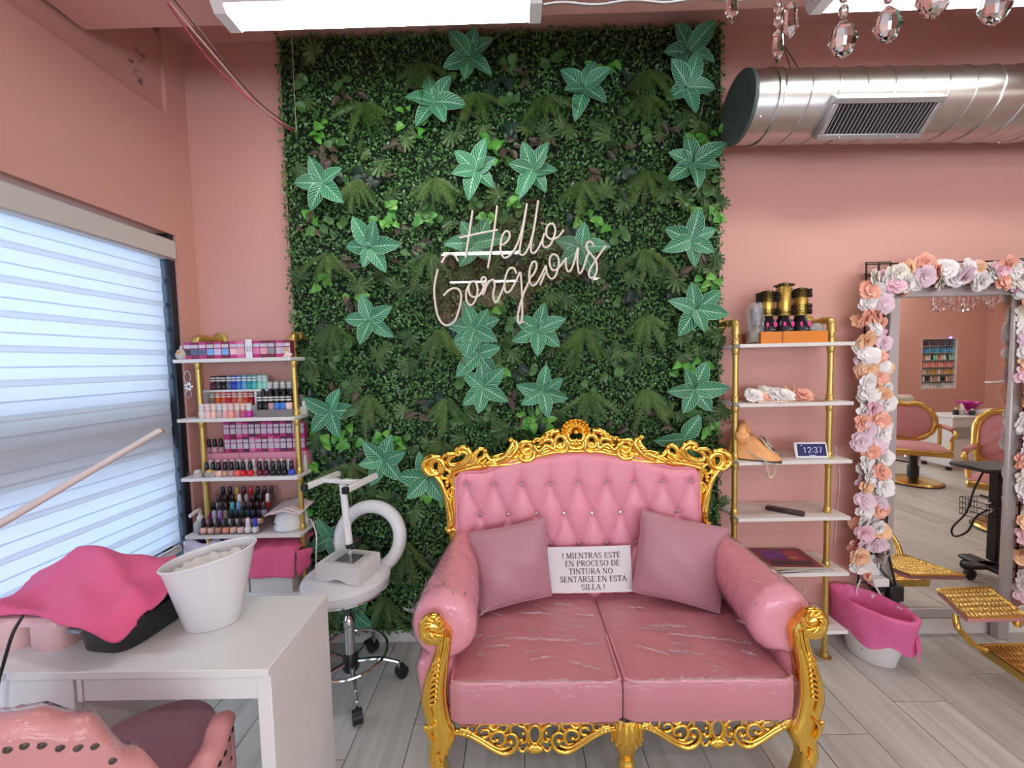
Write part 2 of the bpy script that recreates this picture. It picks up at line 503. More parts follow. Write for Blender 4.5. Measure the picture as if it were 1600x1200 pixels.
LL = 1.20
l0 = make_light(-.475, 1.57, LL, 'bright linear ceiling light over the leafy wall')
make_light(1.75, 1.57, LL, 'bright linear ceiling light over the metal duct', l0)
for i, (cx, cy) in enumerate(((4.05, 1.57), (6.3, 1.57), (-.485, -.9), (1.77, -.9), (4.05, -.9), (6.3, -.9), (-.485, -2.6), (1.77, -2.6), (4.05, -2.6), (6.3, -2.6), (5.2, -1.75), (7.55, -1.75))):  # mostly assumed; last two are added to brighten the rear wall seen in the mirror
    make_light(cx, cy, LL, f'linear ceiling light out of view, {["third in the front row", "fourth in the front row", "first in the middle row", "second in the middle row", "third in the middle row", "fourth in the middle row", "first in the rear row", "second in the rear row", "third in the rear row", "fourth in the rear row", "added over the white desk to brighten the rear wall", "added before the polish niche to brighten the rear wall"][i]}', l0)
# ================================================================== STRIPED ROLLER BLIND
M_blindrail = mat('cream_blind_rail', (.62, .59, .56), .45)
def blind_fabric(name, col, transl):
    m = mat(name, col, .8, spec=.2, bump=.15, bscale=400)
    nt = m.node_tree; N = nt.nodes; L = nt.links
    tb = N.new('ShaderNodeBsdfTranslucent'); tb.inputs['Color'].default_value = (.84, .90, .98, 1)
    mx = N.new('ShaderNodeMixShader'); mx.inputs['Fac'].default_value = transl
    L.new(N['Principled BSDF'].outputs['BSDF'], mx.inputs[1]); L.new(tb.outputs['BSDF'], mx.inputs[2])
    L.new(mx.outputs['Shader'], N['Material Output'].inputs['Surface'])
    return m
M_band = blind_fabric('white_blind_fabric', (.80, .79, .78), .55)
M_sheer = blind_fabric('grey_sheer_fabric', (.74, .75, .76), .42)
M_seam = blind_fabric('grey_seam_fabric', (.80, .80, .80), .70)
bl = thing('roller_blind', 'white striped zebra roller blind drawn down over the window', 'blind', (WX - .02, 1.0, 0))
by0, by1 = WY0 + .02 - 1.0, WY1 - .055 - 1.0
ym, yw = (by0 + by1) / 2, by1 - by0
MB().box((-.015, ym + .02, 2.185), (.085, yw + .06, .10), .008).build('headrail', M_blindrail, bl)
zt, zb, per = 2.14, .665, .1215
i = 0
zz = zt
rb = mat('shade', (.5, .5, .5), .8)
while zz > zb + .03:
    for dz, h, name, m, dx in ((0, .052, 'fabric_band', M_band, 0), (.052, .0035, 'seam_band', M_seam, .0035), (.0555, .0445, 'fabric_band', M_band, .0018), (.100, .0215, 'sheer_band', M_sheer, -.0018)):
        a, b = zz - dz + .0012, max(zb, zz - dz - h - .0012)
        if a - b > .004:
            MB().box((-.022 + dx, ym + (.006 if name == 'sheer_band' else 0), (a + b) / 2), (.0016, yw, a - b)).build(name, m, bl)
    zz -= per
MB().box((-.022, ym, zb - .016), (.026, yw + .012, .036), .008).build('bottom_rail', M_blindrail, bl)
# bead cord with its clear weight
pts = [V((.0, by1 + .036, 2.14)), V((.004, by1 + .034, 1.6)), V((.004, by1 + .036, 1.10)), V((.004, by1 + .05, 1.04)), V((.004, by1 + .068, 1.10)), V((.004, by1 + .066, 1.6)), V((0, by1 + .06, 2.14))]
MB().tube(catmull(pts, 8), .0022, 6).build('bead_cord', M_plastic_white, bl)
cw = MB().lathe([(.004, 0), (.012, .008), (.012, .04), (.006, .055)], 8, (.004, by1 + .05, .99))
cw.build('cord_weight', mat('clear_plastic_solid', (.95, .95, .97), .05, trans=.85), bl, smooth=0)

# ================================================================== ROUND METAL DUCT
def duct_metal():
    m = mat('galvanised_steel', (.56, .55, .54), .30, 1.0, bump=.08, bscale=9, var=.12, vscale=4)
    return m
M_galv = duct_metal()
DL = at(1152, 170, Y=1.97); DR_ = at(1600, 168, Y=1.97)
drop = (DR_.z - DL.z) / (DR_.x - DL.x)
dl = XR - DL.x - .02
dt = thing('air_duct', 'round galvanised spiral air duct hung beside the leafy wall', 'duct', M=T(DL) @ RY(-math.atan(drop) * .6))
DRAD = .150
RYm = RY(pi / 2)
mb = MB(); mb.lathe([(DRAD, 0), (DRAD, dl)], 48, M=RYm, capb=False, capt=False)
# raised spiral seam
pts = []
pit = .118
n = int(dl / pit * 28)
for i in range(n):
    g = -2 * pi * i / 28
    pts.append(V((i / 28 * pit + .07, (DRAD + .001) * cos(g), (DRAD + .001) * sin(g))))
mb.build('pipe', M_galv, dt, smooth=50)
MB().tube(pts, .0045, 5, flat=.6).build('spiral_seam', M_galv, dt)
MB().lathe([(DRAD - .002, -.003), (DRAD + .004, -.003), (DRAD + .004, .012), (DRAD, .016)], 48, M=RYm, capt=False).build('end_cap', mat('dark_grey_cap', (.075, .10, .095), .55), dt)
for x in (.10, 1.33, 2.55):
    MB().lathe([(DRAD + .001, x), (DRAD + .006, x + .004), (DRAD + .006, x + .02), (DRAD + .001, x + .024)], 48, M=RYm, capb=False, capt=False).build('joint_collar', M_galv, dt, smooth=50)
for x, g in ((.045, -.6), (.045, -2.4), (1.31, -1.1), (1.31, -2.3), (1.37, -1.7)):
    MB().ball((x, DRAD * cos(g), DRAD * sin(g)), .006, 8, 4).build('screw', M_chrome, dt)
# grille on the lower front of the duct
gx, gw, gh, ga = .565, .47, .165, radians(-134)
grl = sub('grille', dt, T(gx, 0, 0) @ RX(ga) @ T(0, DRAD + .002, 0))
M_grillef = mat('grille_frame_metal', (.50, .50, .51), .4, .7)
for sx, sz, w, h in ((0, gh / 2 - .012, gw, .024), (0, -gh / 2 + .012, gw, .024)):
    MB().box((sx, .012, sz), (w, .02, h), .003).build('frame_bar', M_grillef, grl)
for s in (-1, 1): MB().box((s * (gw / 2 - .012), .012, 0), (.024, .02, gh - .048), .003).build('frame_bar', M_grillef, grl)
MB().box((0, .001, 0), (gw - .04, .003, gh - .04)).build('backing', mat('duct_dark', (.05, .045, .05), .8), grl)
vane = MB().box((0, 0, 0), (.0035, .014, gh - .05), M=RZ(.12)).mesh('vane', M_grillef)
for i in range(24): link('vane', vane, grl, loc=(-gw / 2 + .034 + i * (gw - .068) / 23, .013, 0))
blade = MB().box((0, 0, 0), (gw - .05, .008, .003)).mesh('cross_blade', mat('duct_dark', ()))
for i in range(9): link('cross_blade', blade, grl, loc=(0, .006, -gh / 2 + .035 + i * (gh - .07) / 8))
for s in (-1, 1):
    MB().box((s * (gw / 2 - .002), -.014, 0), (.004, .036, gh), .001).build('frame_skirt', M_grillef, grl); MB().box((0, -.014, s * (gh / 2 - .002)), (gw - .008, .036, .004), .001).build('frame_skirt', M_grillef, grl)
for x in (-.14, .12):
    MB().ball((x, .024, gh / 2 - .012), .006, 8, 4).build('screw', M_chrome, grl)
# the wire that hangs it
hg = MB()
a = V((.20, 0, .30)); top = V((.20, 0, CZ - DL.z - .005))
hg.tube([a, top], .0018, 5)
hg.tube([a] + [V((.20 - .0015 * i, DRAD * 1.02 * cos(g), DRAD * 1.02 * sin(g))) for i, g in enumerate([radians(145 - 12 * q) for q in range(0, 1)])], .0018, 5)
hg.tube([a, V((.2, DRAD * .75, DRAD * .68))], .0018, 5); hg.tube([a, V((.17, -DRAD * .75, DRAD * .68))], .0018, 5)
hg.build('hanging_wire', mat('dark_wire', (.05, .03, .03), .5), dt)
MB().box((.2, 0, .30), (.02, .015, .05), .004).build('wire_clamp', mat('dark_wire', ()), dt)

# conduit between the two lights
y = 1.60; z = BEAM_Z - .03
pts = [V((.135 + (1.15 - .135) * i / 60, y, z + .006 * sin(i * .4))) for i in range(61)]
mb = MB().tube(pts, [.0055 + .0012 * (i % 2) for i in range(61)], 8)
cd = mb.build('flexible_conduit', mat('conduit_steel', (.55, .54, .53), .35, .9))
tag(cd, 'silver flexible conduit running between the two ceiling lights', 'conduit')
# loose pink and dark wires from the ceiling to the leafy wall
A = at(266, 2, Y=1.20); B = at(459, 203, Y=2.02)
for i, (c, lab) in enumerate((((.55, .05, .10), 'thin red wire slanting from ceiling to leafy wall, lowest of its bundle'), ((.62, .35, .33), 'pale pink wire in the slanting bundle at the upper left'), ((.10, .04, .04), 'dark wire in the slanting bundle at the upper left'))):
    pts = []
    for k in range(9):
        t = k / 8
        p = A.lerp(B, t); p.z -= .05 * sin(pi * t) + .006 * sin(9 * t + i * 2) ; p.x += .012 * (i - 1) * sin(pi * min(1, t * 1.4)) + .008 * (i - 1) * (1 - t); p.z += .004 * (i - 1)
        pts.append(p)
    o = MB().tube(catmull(pts, 5), .0028, 6).build('wire', mat('wire_%d' % i, c, .5))
    tag(o, lab, 'wire', 'wires slanting to the leafy wall')
# ================================================================== THE LEAFY SCREEN
GX0, GX1, GZ0, GZ1 = -1.205, 1.105, .075, 3.285
gs = thing('artificial_hedge', 'tall artificial boxwood hedge covering the middle of the back wall', 'plant', (0, WY - .005, 0))
MB().box(((GX0 + GX1) / 2, -.02, (GZ0 + GZ1) / 2), (GX1 - GX0 - .03, .03, GZ1 - GZ0 - .03)).build('backing_mesh', mat('dark_green_backing', (.006, .014, .006), .9), gs)
rnd = random.Random(11)
def leafmat(name, c1, c2, rough=.45, rand='island', transl=.15, spec=.4):
    m = bpy.data.materials.new(name); m.use_nodes = True
    nt = m.node_tree; N = nt.nodes; L = nt.links; b = N['Principled BSDF']
    b.inputs['Roughness'].default_value = rough; b.inputs['Specular IOR Level'].default_value = spec
    if rand == 'island': g = N.new('ShaderNodeNewGeometry'); o = g.outputs['Random Per Island']
    else: g = N.new('ShaderNodeObjectInfo'); o = g.outputs['Random']
    mx = N.new('ShaderNodeMix'); mx.data_type = 'RGBA'
    mx.inputs[6].default_value = (*c1, 1); mx.inputs[7].default_value = (*c2, 1)
    L.new(o, mx.inputs[0]); L.new(mx.outputs[2], b.inputs['Base Color'])
    MATS[name] = m
    return m
# thousands of tiny leaves nobody could count
vs = []; fs = []
NB = 68000
def fr(): return rnd.random()
for i in range(NB):
    x = GX0 + (GX1 - GX0) * fr() + rnd.gauss(0, .004); z = GZ0 + (GZ1 - GZ0) * fr() + rnd.gauss(0, .004)
    edge = min(x - GX0, GX1 - x, z - GZ0, GZ1 - z)
    yy = -.035 - fr() ** 1.5 * (.035 if edge > .03 else .02)
    a = fr() * 2 * pi; t = U(-.9, .9); s = U(.0065, .0125)
    d = V((cos(a), sin(t) * .8, sin(a))).normalized()
    nrm = V((rnd.gauss(0, .5), -1, .35 + rnd.gauss(0, .5))).normalized()
    w = d.cross(nrm).normalized() * s * .55
    p = V((x, yy, z))
    o = len(vs)
    vs += [p - d * s, p + w - d * s * .1, p + d * s, p - w - d * s * .1]
    fs += [(o, o + 1, o + 2), (o, o + 2, o + 3)]
leafmat('boxwood_leaf', (.018, .060, .014), (.13, .31, .075), .30, spec=.5)
m_ = MB().raw(vs, fs)
bx = m_.build('boxwood_leaves', MATS['boxwood_leaf'], gs, smooth=0)
bx['kind'] = 'stuff'

def leaf_mesh(name, L_, W_, m, nu=4, nv=7, cup=.15, droop=.25, tip=1.0, uv=True, shape=None, y0=.0):
    """a leaf that starts at the origin, runs along +X, faces +Z"""
    b = MB(); b.uv = []
    def wfn(t):
        if shape: return shape(t)
        return (sin(pi * min(1, t) ** .85) ** .9) * (1 - .15 * t)
    vv = []
    for j in range(nv + 1):
        t = j / nv
        w = max(.012, wfn(t)) * W_ / 2
        for i in range(nu + 1):
            s = i / nu * 2 - 1
            vv.append((L_ * t, s * w, cup * W_ * abs(s) ** 1.3 * sin(pi * t) - droop * L_ * t * t + .06 * L_ * t))
            b.uv.append((s, t))
    ff = [(j * (nu + 1) + i, (j + 1) * (nu + 1) + i, (j + 1) * (nu + 1) + i + 1, j * (nu + 1) + i + 1) for j in range(nv) for i in range(nu)]
    b.raw(vv, ff)
    return b.mesh(name, m, 60)

def striped_mat():
    m = bpy.data.materials.new('striped_leaf'); m.use_nodes = True
    nt = m.node_tree; N = nt.nodes; L = nt.links; b = N['Principled BSDF']
    b.inputs['Roughness'].default_value = .42; b.inputs['Specular IOR Level'].default_value = .35
    uv = N.new('ShaderNodeUVMap'); sp = N.new('ShaderNodeSeparateXYZ'); L.new(uv.outputs[0], sp.inputs[0])
    def M1(op, a, b_=None, c=None):
        n = N.new('ShaderNodeMath'); n.operation = op
        for k, q in enumerate((a, b_, c)):
            if q is None: continue
            if isinstance(q, (int, float)): n.inputs[k].default_value = q
            else: L.new(q, n.inputs[k])
        return n.outputs[0]
    au = M1('ABSOLUTE', sp.outputs['X']); v = sp.outputs['Y']
    ph = M1('ADD', M1('MULTIPLY', v, 8.0), M1('MULTIPLY', au, -3.0))
    saw = M1('ABSOLUTE', M1('SUBTRACT', M1('FRACT', ph), .5))
    line = M1('LESS_THAN', saw, .095)
    inner = M1('MULTIPLY', line, M1('LESS_THAN', au, .86))
    mid = M1('LESS_THAN', au, .06)
    rim = M1('GREATER_THAN', au, .93)
    tot = M1('MAXIMUM', M1('MAXIMUM', inner, mid), rim)
    oi = N.new('ShaderNodeObjectInfo')
    base = N.new('ShaderNodeMix'); base.data_type = 'RGBA'
    base.inputs[6].default_value = (.010, .145, .062, 1); base.inputs[7].default_value = (.030, .235, .108, 1)
    L.new(oi.outputs['Random'], base.inputs[0])
    mx = N.new('ShaderNodeMix'); mx.data_type = 'RGBA'; mx.inputs[7].default_value = (.40, .68, .48, 1)
    L.new(M1('MULTIPLY', tot, .85), mx.inputs[0]); L.new(base.outputs[2], mx.inputs[6]); L.new(mx.outputs[2], b.inputs['Base Color'])
    MATS['striped_leaf'] = m
    return m
M_striped = striped_mat()
SM = [leaf_mesh('striped_leaf', L_, W_, M_striped, 6, 10, .14, dr, shape=lambda t: (sin(pi * t ** .82) ** .68) * (1 - .18 * t)) for L_, W_, dr in ((.150, .092, .22), (.138, .084, .10), (.155, .088, .30))]
def leaf_at(name, me, parent, p, ang, tilt, roll=0.0, s=1.0):
    """a leaf on the wall: p in the hedge's space, ang its direction in the wall plane, tilt how far it stands out"""
    M = T(p) @ RX(pi / 2) @ RZ(ang) @ RY(-tilt) @ RX(roll) @ S3(s, s, s)
    return link(name, me, parent, M=M)
ROS = [(733, 92, 6), (680, 163, 6), (913, 140, 6), (1075, 82, 5), (1072, 138, 5), (506, 287, 5), (743, 268, 6), (832, 268, 6), (1082, 257, 6),
       (581, 387, 6), (1077, 376, 6), (743, 382, 6), (908, 388, 5), (1085, 485, 6), (580, 500, 5), (742, 515, 7), (841, 515, 6), (748, 553, 5), (755, 605, 6),
       (848, 612, 6), (1083, 608, 6), (517, 642, 5), (600, 718, 6), (668, 745, 5), (518, 838, 4), (553, 955, 5), (1068, 685, 3), (1142, 812, 0)]
def onhedge(px, py, d=.09):
    p = at(px, py, Y=WY - d); return V((p.x, p.y - (WY - .005), p.z))
for px, py, n in ROS:
    if not n: continue
    p = onhedge(px, py, .10)
    g = sub('striped_rosette', gs, T(p))
    a0 = fr() * 6.28
    for k in range(n):
        a = a0 + 2 * pi * k / n + rnd.gauss(0, .12)
        leaf_at('striped_leaf', SM[k % 3], g, (0, -.004 * k, 0), a, U(.12, .45), U(-.25, .25), U(.88, 1.1))
# ferns
def frond_mesh(L_, m):
    b = MB(); n = 22
    st = []
    for i in range(n + 1):
        t = i / n
        st.append(V((L_ * t * (1 - .12 * t), 0, .10 * L_ * sin(t * 2.6) - .22 * L_ * t * t)))
    b.tube(st, [.0022 * (1 - .7 * i / n) for i in range(n + 1)], 4)
    for i in range(2, n):
        t = i / n
        w = .021 * (sin(pi * min(1, t * 1.05 + .06)) ** .6) + .003
        for s in (-1, 1):
            p = st[i]; e = p + V((.006 + .004 * t, s * w, -.004 - .15 * w))
            c = p.lerp(e, .5)
            b.raw([p + V((-.003, 0, 0)), c + V((-.0035, 0, .001)), e, c + V((.0035, 0, .001)), p + V((.003, 0, 0))], [(0, 1, 2, 3, 4)] if s > 0 else [(4, 3, 2, 1, 0)])
    return b.mesh('fern_frond', m, 0)
M_fern = leafmat('fern_leaf', (.040, .095, .018), (.095, .165, .034), .45, 'obj')
FM = [frond_mesh(.25, M_fern), frond_mesh(.21, M_fern), frond_mesh(.28, M_fern)]
FERN = [(570, 160), (660, 98), (745, 145), (852, 148), (1012, 110), (1010, 148), (560, 280), (680, 278), (908, 282), (1010, 267), (512, 395), (672, 395), (1005, 388), (520, 508), (690, 512), (912, 510),
        (1008, 492), (578, 615), (697, 618), (920, 612), (1010, 606), (548, 722), (690, 690), (545, 925), (603, 930), (500, 935), (585, 880), (635, 845)]
for px, py in FERN:
    g = sub('fern', gs, T(onhedge(px, py, .085)))
    n = rnd.choice((6, 7, 8))
    for k in range(n):
        a = -pi / 2 + (k - (n - 1) / 2) * (2.0 / n) + rnd.gauss(0, .10)
        leaf_at('fern_frond', FM[k % 3], g, (0, -.003 * (k % 3), 0), a, U(.15, .42), U(-.4, .4), U(.80, 1.05))
# split philodendron leaves
def split_mesh(R_, m):
    b = MB(); b_v = [V((0, 0, 0))]; ring = []
    nl = 9
    for k in range(nl):
        a = (k - (nl - 1) / 2) * (4.6 / nl)
        r = R_ * (1.0 - .28 * abs(k - (nl - 1) / 2) / (nl / 2))
        for da, rr in ((-.20, .52), (-.16, .86), (0, 1.0), (.16, .86), (.20, .52)):
            ring.append(V((cos(a + da) * r * rr + R_ * .18, sin(a + da) * r * rr, -.16 * R_ * rr * rr + .05 * R_ * cos((a + da) * 9))))
    b_v += ring
    f = [(0, i, i + 1) for i in range(1, len(ring))]
    return b.raw(b_v, f).mesh('split_leaf', m, 30)
M_split = leafmat('split_leaf', (.032, .080, .020), (.095, .165, .048), .42, 'obj')
SP = [split_mesh(.062, M_split), split_mesh(.05, M_split), split_mesh(.07, M_split)]
SPL = [(475, 155), (500, 90), (465, 262), (560, 235), (600, 255), (820, 195), (850, 205), (930, 190), (945, 215), (1075, 185), (1095, 200), (610, 300), (770, 320), (790, 345), (1075, 315), (1110, 312), (1095, 300),
       (470, 430), (600, 430), (622, 455), (720, 425), (770, 425), (800, 460), (930, 425), (955, 420), (1030, 415), (1050, 432), (1108, 405), (1120, 420), (520, 575), (490, 590), (545, 600), (590, 545), (610, 565), (640, 530), (638, 570), (780, 555), (800, 545), (860, 460), (880, 470),
       (1062, 530), (1090, 545), (1115, 530), (1120, 515), (1075, 552), (1052, 645), (1080, 655), (1115, 650), (1128, 640), (760, 655), (790, 668), (730, 640), (665, 690), (690, 700), (650, 720), (710, 690), (690, 665), (500, 690), (480, 560), (630, 640),
       (615, 780), (585, 770), (640, 800), (480, 900), (630, 900), (1122, 780), (1125, 700), (640, 215), (705, 215), (760, 205), (885, 205), (1030, 205), (480, 290), (545, 310), (700, 345), (950, 300), (980, 310), (1040, 305), (560, 445), (660, 450), (985, 430), (870, 540), (900, 555), (960, 550), (1000, 560), (580, 660), (470, 640), (870, 640)]
for px, py in SPL:
    g = sub('split_leaf_sprig', gs, T(onhedge(px, py, .08)))
    for k in range(rnd.choice((2, 3, 3))):
        leaf_at('split_leaf', SP[k % 3], g, (rnd.gauss(0, .02), -.008 * k, rnd.gauss(0, .02)), rnd.gauss(-pi / 2, 1.3), U(-.1, .5), U(-.4, .4), U(.8, 1.1))
# bright heart-shaped leaves, round leaves, burgundy leaves
def heart(t): return (1.05 * (1 - t) ** .55) * min(1, .35 + 5 * t) ** .6
M_heart = leafmat('heart_leaf', (.05, .24, .03), (.15, .40, .06), .35, 'obj')
M_round = leafmat('round_leaf', (.045, .13, .03), (.08, .19, .05), .4, 'obj')
M_red = leafmat('burgundy_leaf', (.055, .035, .03), (.10, .075, .045), .42, 'obj')
M_dark = leafmat('dark_leaf', (.012, .030, .022), (.03, .06, .04), .35, 'obj')
HM = leaf_mesh('heart_leaf', .052, .046, M_heart, 4, 6, .12, .25, shape=heart)
RM_ = leaf_mesh('round_leaf', .044, .046, M_round, 4, 6, .16, .1, shape=lambda t: sin(pi * (t * .86 + .10)) ** .6)
RE = leaf_mesh('burgundy_leaf', .06, .032, M_red, 4, 6, .2, .2)
DK = leaf_mesh('dark_leaf', .065, .06, M_dark, 4, 6, .15, .25, shape=heart)
HRT = [(492, 205), (655, 197), (640, 180), (775, 228), (760, 215), (932, 112), (952, 105), (1085, 215), (1100, 215), (480, 330), (600, 325), (665, 335), (760, 335), (800, 310), (1092, 332), (1112, 332), (500, 440), (615, 345), (910, 335), (935, 345), (1090, 440), (1120, 440), (780, 470), (560, 470),
       (500, 680), (535, 672), (585, 685), (600, 690), (625, 695), (610, 678), (770, 575), (790, 580), (830, 655), (850, 662), (840, 640), (1062, 570), (1095, 575), (1085, 665), (1105, 672), (490, 725), (665, 770), (690, 780), (660, 755), (1060, 690), (480, 790), (540, 690)]
for px, py in HRT:
    g = sub('heart_leaf_sprig', gs, T(onhedge(px, py, .085)))
    for k in range(rnd.choice((3, 4, 4, 5))):
        leaf_at('heart_leaf', HM, g, (rnd.gauss(0, .03), -.006 * k, rnd.gauss(0, .022)), rnd.gauss(-pi / 2, 1.0), U(-.1, .6), U(-.4, .4), U(.8, 1.15))
def scatter(name, spr, me, n, sd, avoid=None, k0=3, k1=5, sg=.03):
    for i in range(n):
        px, py = rnd.uniform(470, 1110), rnd.uniform(60, 960)
        if py > 680 and px > 690: continue
        g = sub(spr, gs, T(onhedge(px, py, .072)))
        for k in range(rnd.randint(k0, k1)):
            leaf_at(name, me, g, (rnd.gauss(0, sg), -.005 * k, rnd.gauss(0, sg * .7)), rnd.gauss(-pi / 2, sd), U(0, .5), U(-.4, .4), U(.8, 1.2))
scatter('round_leaf', 'round_leaf_sprig', RM_, 68, 1.5)
scatter('burgundy_leaf', 'burgundy_sprig', RE, 62, 1.2)
scatter('dark_leaf', 'dark_leaf_sprig', DK, 44, 1.3)
# thin string hanging on the left of the hedge
A = at(455, 48, Y=2.10); B = at(463, 205, Y=2.10)
tag(MB().tube([A, B], .0015, 5).build('string', mat('pale_string', (.6, .5, .47), .7)), 'thin pale string hanging down the upper left of the leafy wall', 'string')
# ================================================================== THE PINK SETTEE
M_pink = mat('pink_leatherette', (.80, .31, .39), .36, spec=.45, bump=.12, bscale=160, var=.03, vscale=3, bdist=.002)
M_pinkvel = mat('pink_seat_fabric', (.60, .225, .275), .55, spec=.3, bump=.2, bscale=60, var=.05, vscale=5, bdist=.003)
M_film = film('clear_plastic_cover', (1, .985, .985), 1.0, .07, .6, 20, .045, .03)
SO = V((.335, 1.66, 0))
sofa = thing('settee', 'pink tufted two seat settee in carved gold frame before the leafy wall', 'sofa', SO)
def sb(mb, name, m, smooth=40, label=None, parent=sofa, off=None):
    mb.v = [p - (SO if off is None else off) for p in mb.v]
    o = mb.build(name, m, parent, smooth)
    if label: o['label'] = label
    return o
SF, SB = 1.38, 1.97                    # planes of the carved front and of the carved back
XC0, XCM, XC1 = -.262, .358, .966      # cushion edges
# --- seat cushions: rounded slabs with a piped top edge
def cushion(x0, x1, y0, y1, z0, z1, crown, puff):
    def prof(u, v):
        # u round the slab's section front to back over the top, v across
        x = x0 + (x1 - x0) * v
        side = min(1, (min(v, 1 - v) * 14)) ** .5
        if u < .25:                                    # front face
            t = u / .25
            return V((x, y0 - puff * sin(pi * t) * (.4 + .6 * side) + .018 * (1 - side), z0 + (z1 - z0) * t))
        if u < .8:                                     # top
            t = (u - .25) / .55
            return V((x, y0 + (y1 - y0) * t + .018 * (1 - side) * (1 - t), z1 + crown * sin(pi * min(1, t * .9 + .06)) ** .7 * (.25 + .75 * sin(pi * min(1, max(0, v))) ** .5) - .012 * (1 - side)))
        t = (u - .8) / .2                              # back and underside
        return V((x, y1, z1 + (z0 - z1) * t))
    mb = MB(); mb.grid(prof, 28, 28)
    w = 29
    for v in (0, 28):
        mb.f.append(tuple(v * w + i for i in range(29)) if v else tuple(v * w + i for i in range(29))[::-1])
    mb.f.append(tuple([j * w for j in range(29)] + [j * w + 28 for j in range(28, -1, -1)]))
    return mb
ZS0, ZS1 = .288, .436
for i, (xa, xb) in enumerate(((XC0, XCM - .003), (XCM + .003, XC1))):
    mb = cushion(xa, xb, SF - .02, 1.935, ZS0, ZS1, .022, .012)
    c = sb(mb, 'seat_cushion', M_pinkvel, 50)
    n = 24
    pts = [V((xa + .004, 1.6, ZS1 + .002))] + [V((xa + .006 + (xb - xa - .012) * k / n, SF - .022 + .016 * (1 - min(1, min(k, n - k) / 1.7) ** .5), ZS1 + .003)) for k in range(n + 1)] + [V((xb - .004, 1.6, ZS1 + .002))]
    sb(MB().tube(pts, .005, 6), 'seat_piping', M_pink)
# --- arms: roll over a slimmer wall
def arm(side):
    # section stations from front to back: y, outer x, inner x, wall outer, wall inner, top z
    if side < 0: st = [(1.415, -.405, -.165, -.385, -.262, .735), (1.55, -.400, -.170, -.375, -.258, .745), (1.75, -.375, -.185, -.355, -.25, .755), (1.98, -.345, -.205, -.335, -.235, .750)]
    else: st = [(1.415, 1.070, .835, 1.06, .962, .735), (1.55, 1.062, .845, 1.05, .96, .745), (1.75, 1.03, .865, 1.02, .955, .755), (1.98, .99, .895, .98, .945, .750)]
    def lerp(t):
        t *= len(st) - 1; i = min(len(st) - 2, int(t)); f = t - i; f = f
        return [a + (b - a) * f for a, b in zip(st[i], st[i + 1])]
    def sec(y, xo, xi, wo, wi, zt, off=0.0):
        s = 1 if xo > xi else -1
        cx = (xo + xi) / 2; rx = abs(xo - xi) / 2 + off; rz = .125 + off; cz = zt - .125
        pts = [V((wi - s * off, y, .29)), V((wi - s * off, y, .40)), V((wi - s * off * 1.0, y, cz - .11))]
        for k in range(15):
            g = radians(-62) + radians(304) * k / 14     # from the inner underside over the top to the outer underside
            pts.append(V((cx - s * cos(g) * rx, y, cz + sin(g) * rz)))
        pts += [V((wo + s * off, y, cz - .13)), V((wo + s * (off + .012), y, .45)), V((wo + s * off, y, .35)), V((wo + s * off - s * .01, y, .28))]
        return pts
    def mk(off, y_pad):
        rows = []
        n = 22
        for j in range(n + 1):
            t = j / n; a = lerp(t)
            rows.append(sec(*a, off=off + (0 if j > 0 else -.012)))
        r0 = [p + V((0, -.018 - y_pad, 0)) for p in sec(*lerp(0), off=off - .045)]
        rows = [[p + V((0, -.012 - y_pad, 0)) for p in sec(*lerp(0), off=off - .03)]] + rows
        rows = [r0] + rows
        w = len(rows[0]); vs = [p for r in rows for p in r]
        fs = [(j * w + i, j * w + i + 1, (j + 1) * w + i + 1, (j + 1) * w + i) for j in range(len(rows) - 1) for i in range(w - 1)]
        if side > 0: fs = [f[::-1] for f in fs]
        mb = MB().raw(vs, fs)
        return mb, w, len(rows)
    mb, w, nr = mk(0, 0)
    cap = tuple(range(w)); mb.f.append(cap if side > 0 else cap[::-1])
    cap = tuple((nr - 1) * w + i for i in range(w)); mb.f.append(cap[::-1] if side > 0 else cap)
    sb(mb, 'armrest', M_pink, 45)
    mb, w, nr = mk(.008, .004)
    cap = tuple(range(w)); mb.f.append(cap if side > 0 else cap[::-1])
    rr = random.Random(5 + side)
    for i, p in enumerate(mb.v):
        p += V((rr.gauss(0, .0016), rr.gauss(0, .0016), rr.gauss(0, .0016)))
        if p.z < .33: p.z += .03
    sb(mb, 'arm_cover', M_film, 60, label='wrinkled clear plastic over the arm')
arm(-1); arm(1)
# clear plastic over the seat
def seatfilm(u, v):
    x = XC0 + .004 + (XC1 - XC0 - .008) * u
    d = min(1, abs(x - XCM) * 14)
    cr = sin(pi * min(1, max(0, ((x - XC0) / (XCM - XC0)) if x < XCM else (x - XCM) / (XC1 - XCM)))) ** .5
    if v < .3: return V((x, SF - .036 - .008 * sin(pi * v / .3), .292 + (ZS1 + .006 - .292) * v / .3))
    t = (v - .3) / .7
    return V((x, SF - .032 + (1.90 - SF) * t, ZS1 + .010 + .022 * sin(pi * min(1, t * .9 + .06)) ** .7 * (.25 + .75 * cr) * d + .003 * sin(u * 40 + t * 9) * sin(t * 13)))
sb(MB().grid(seatfilm, 60, 40), 'seat_cover', M_film, 80, label='creased clear plastic over the seat')
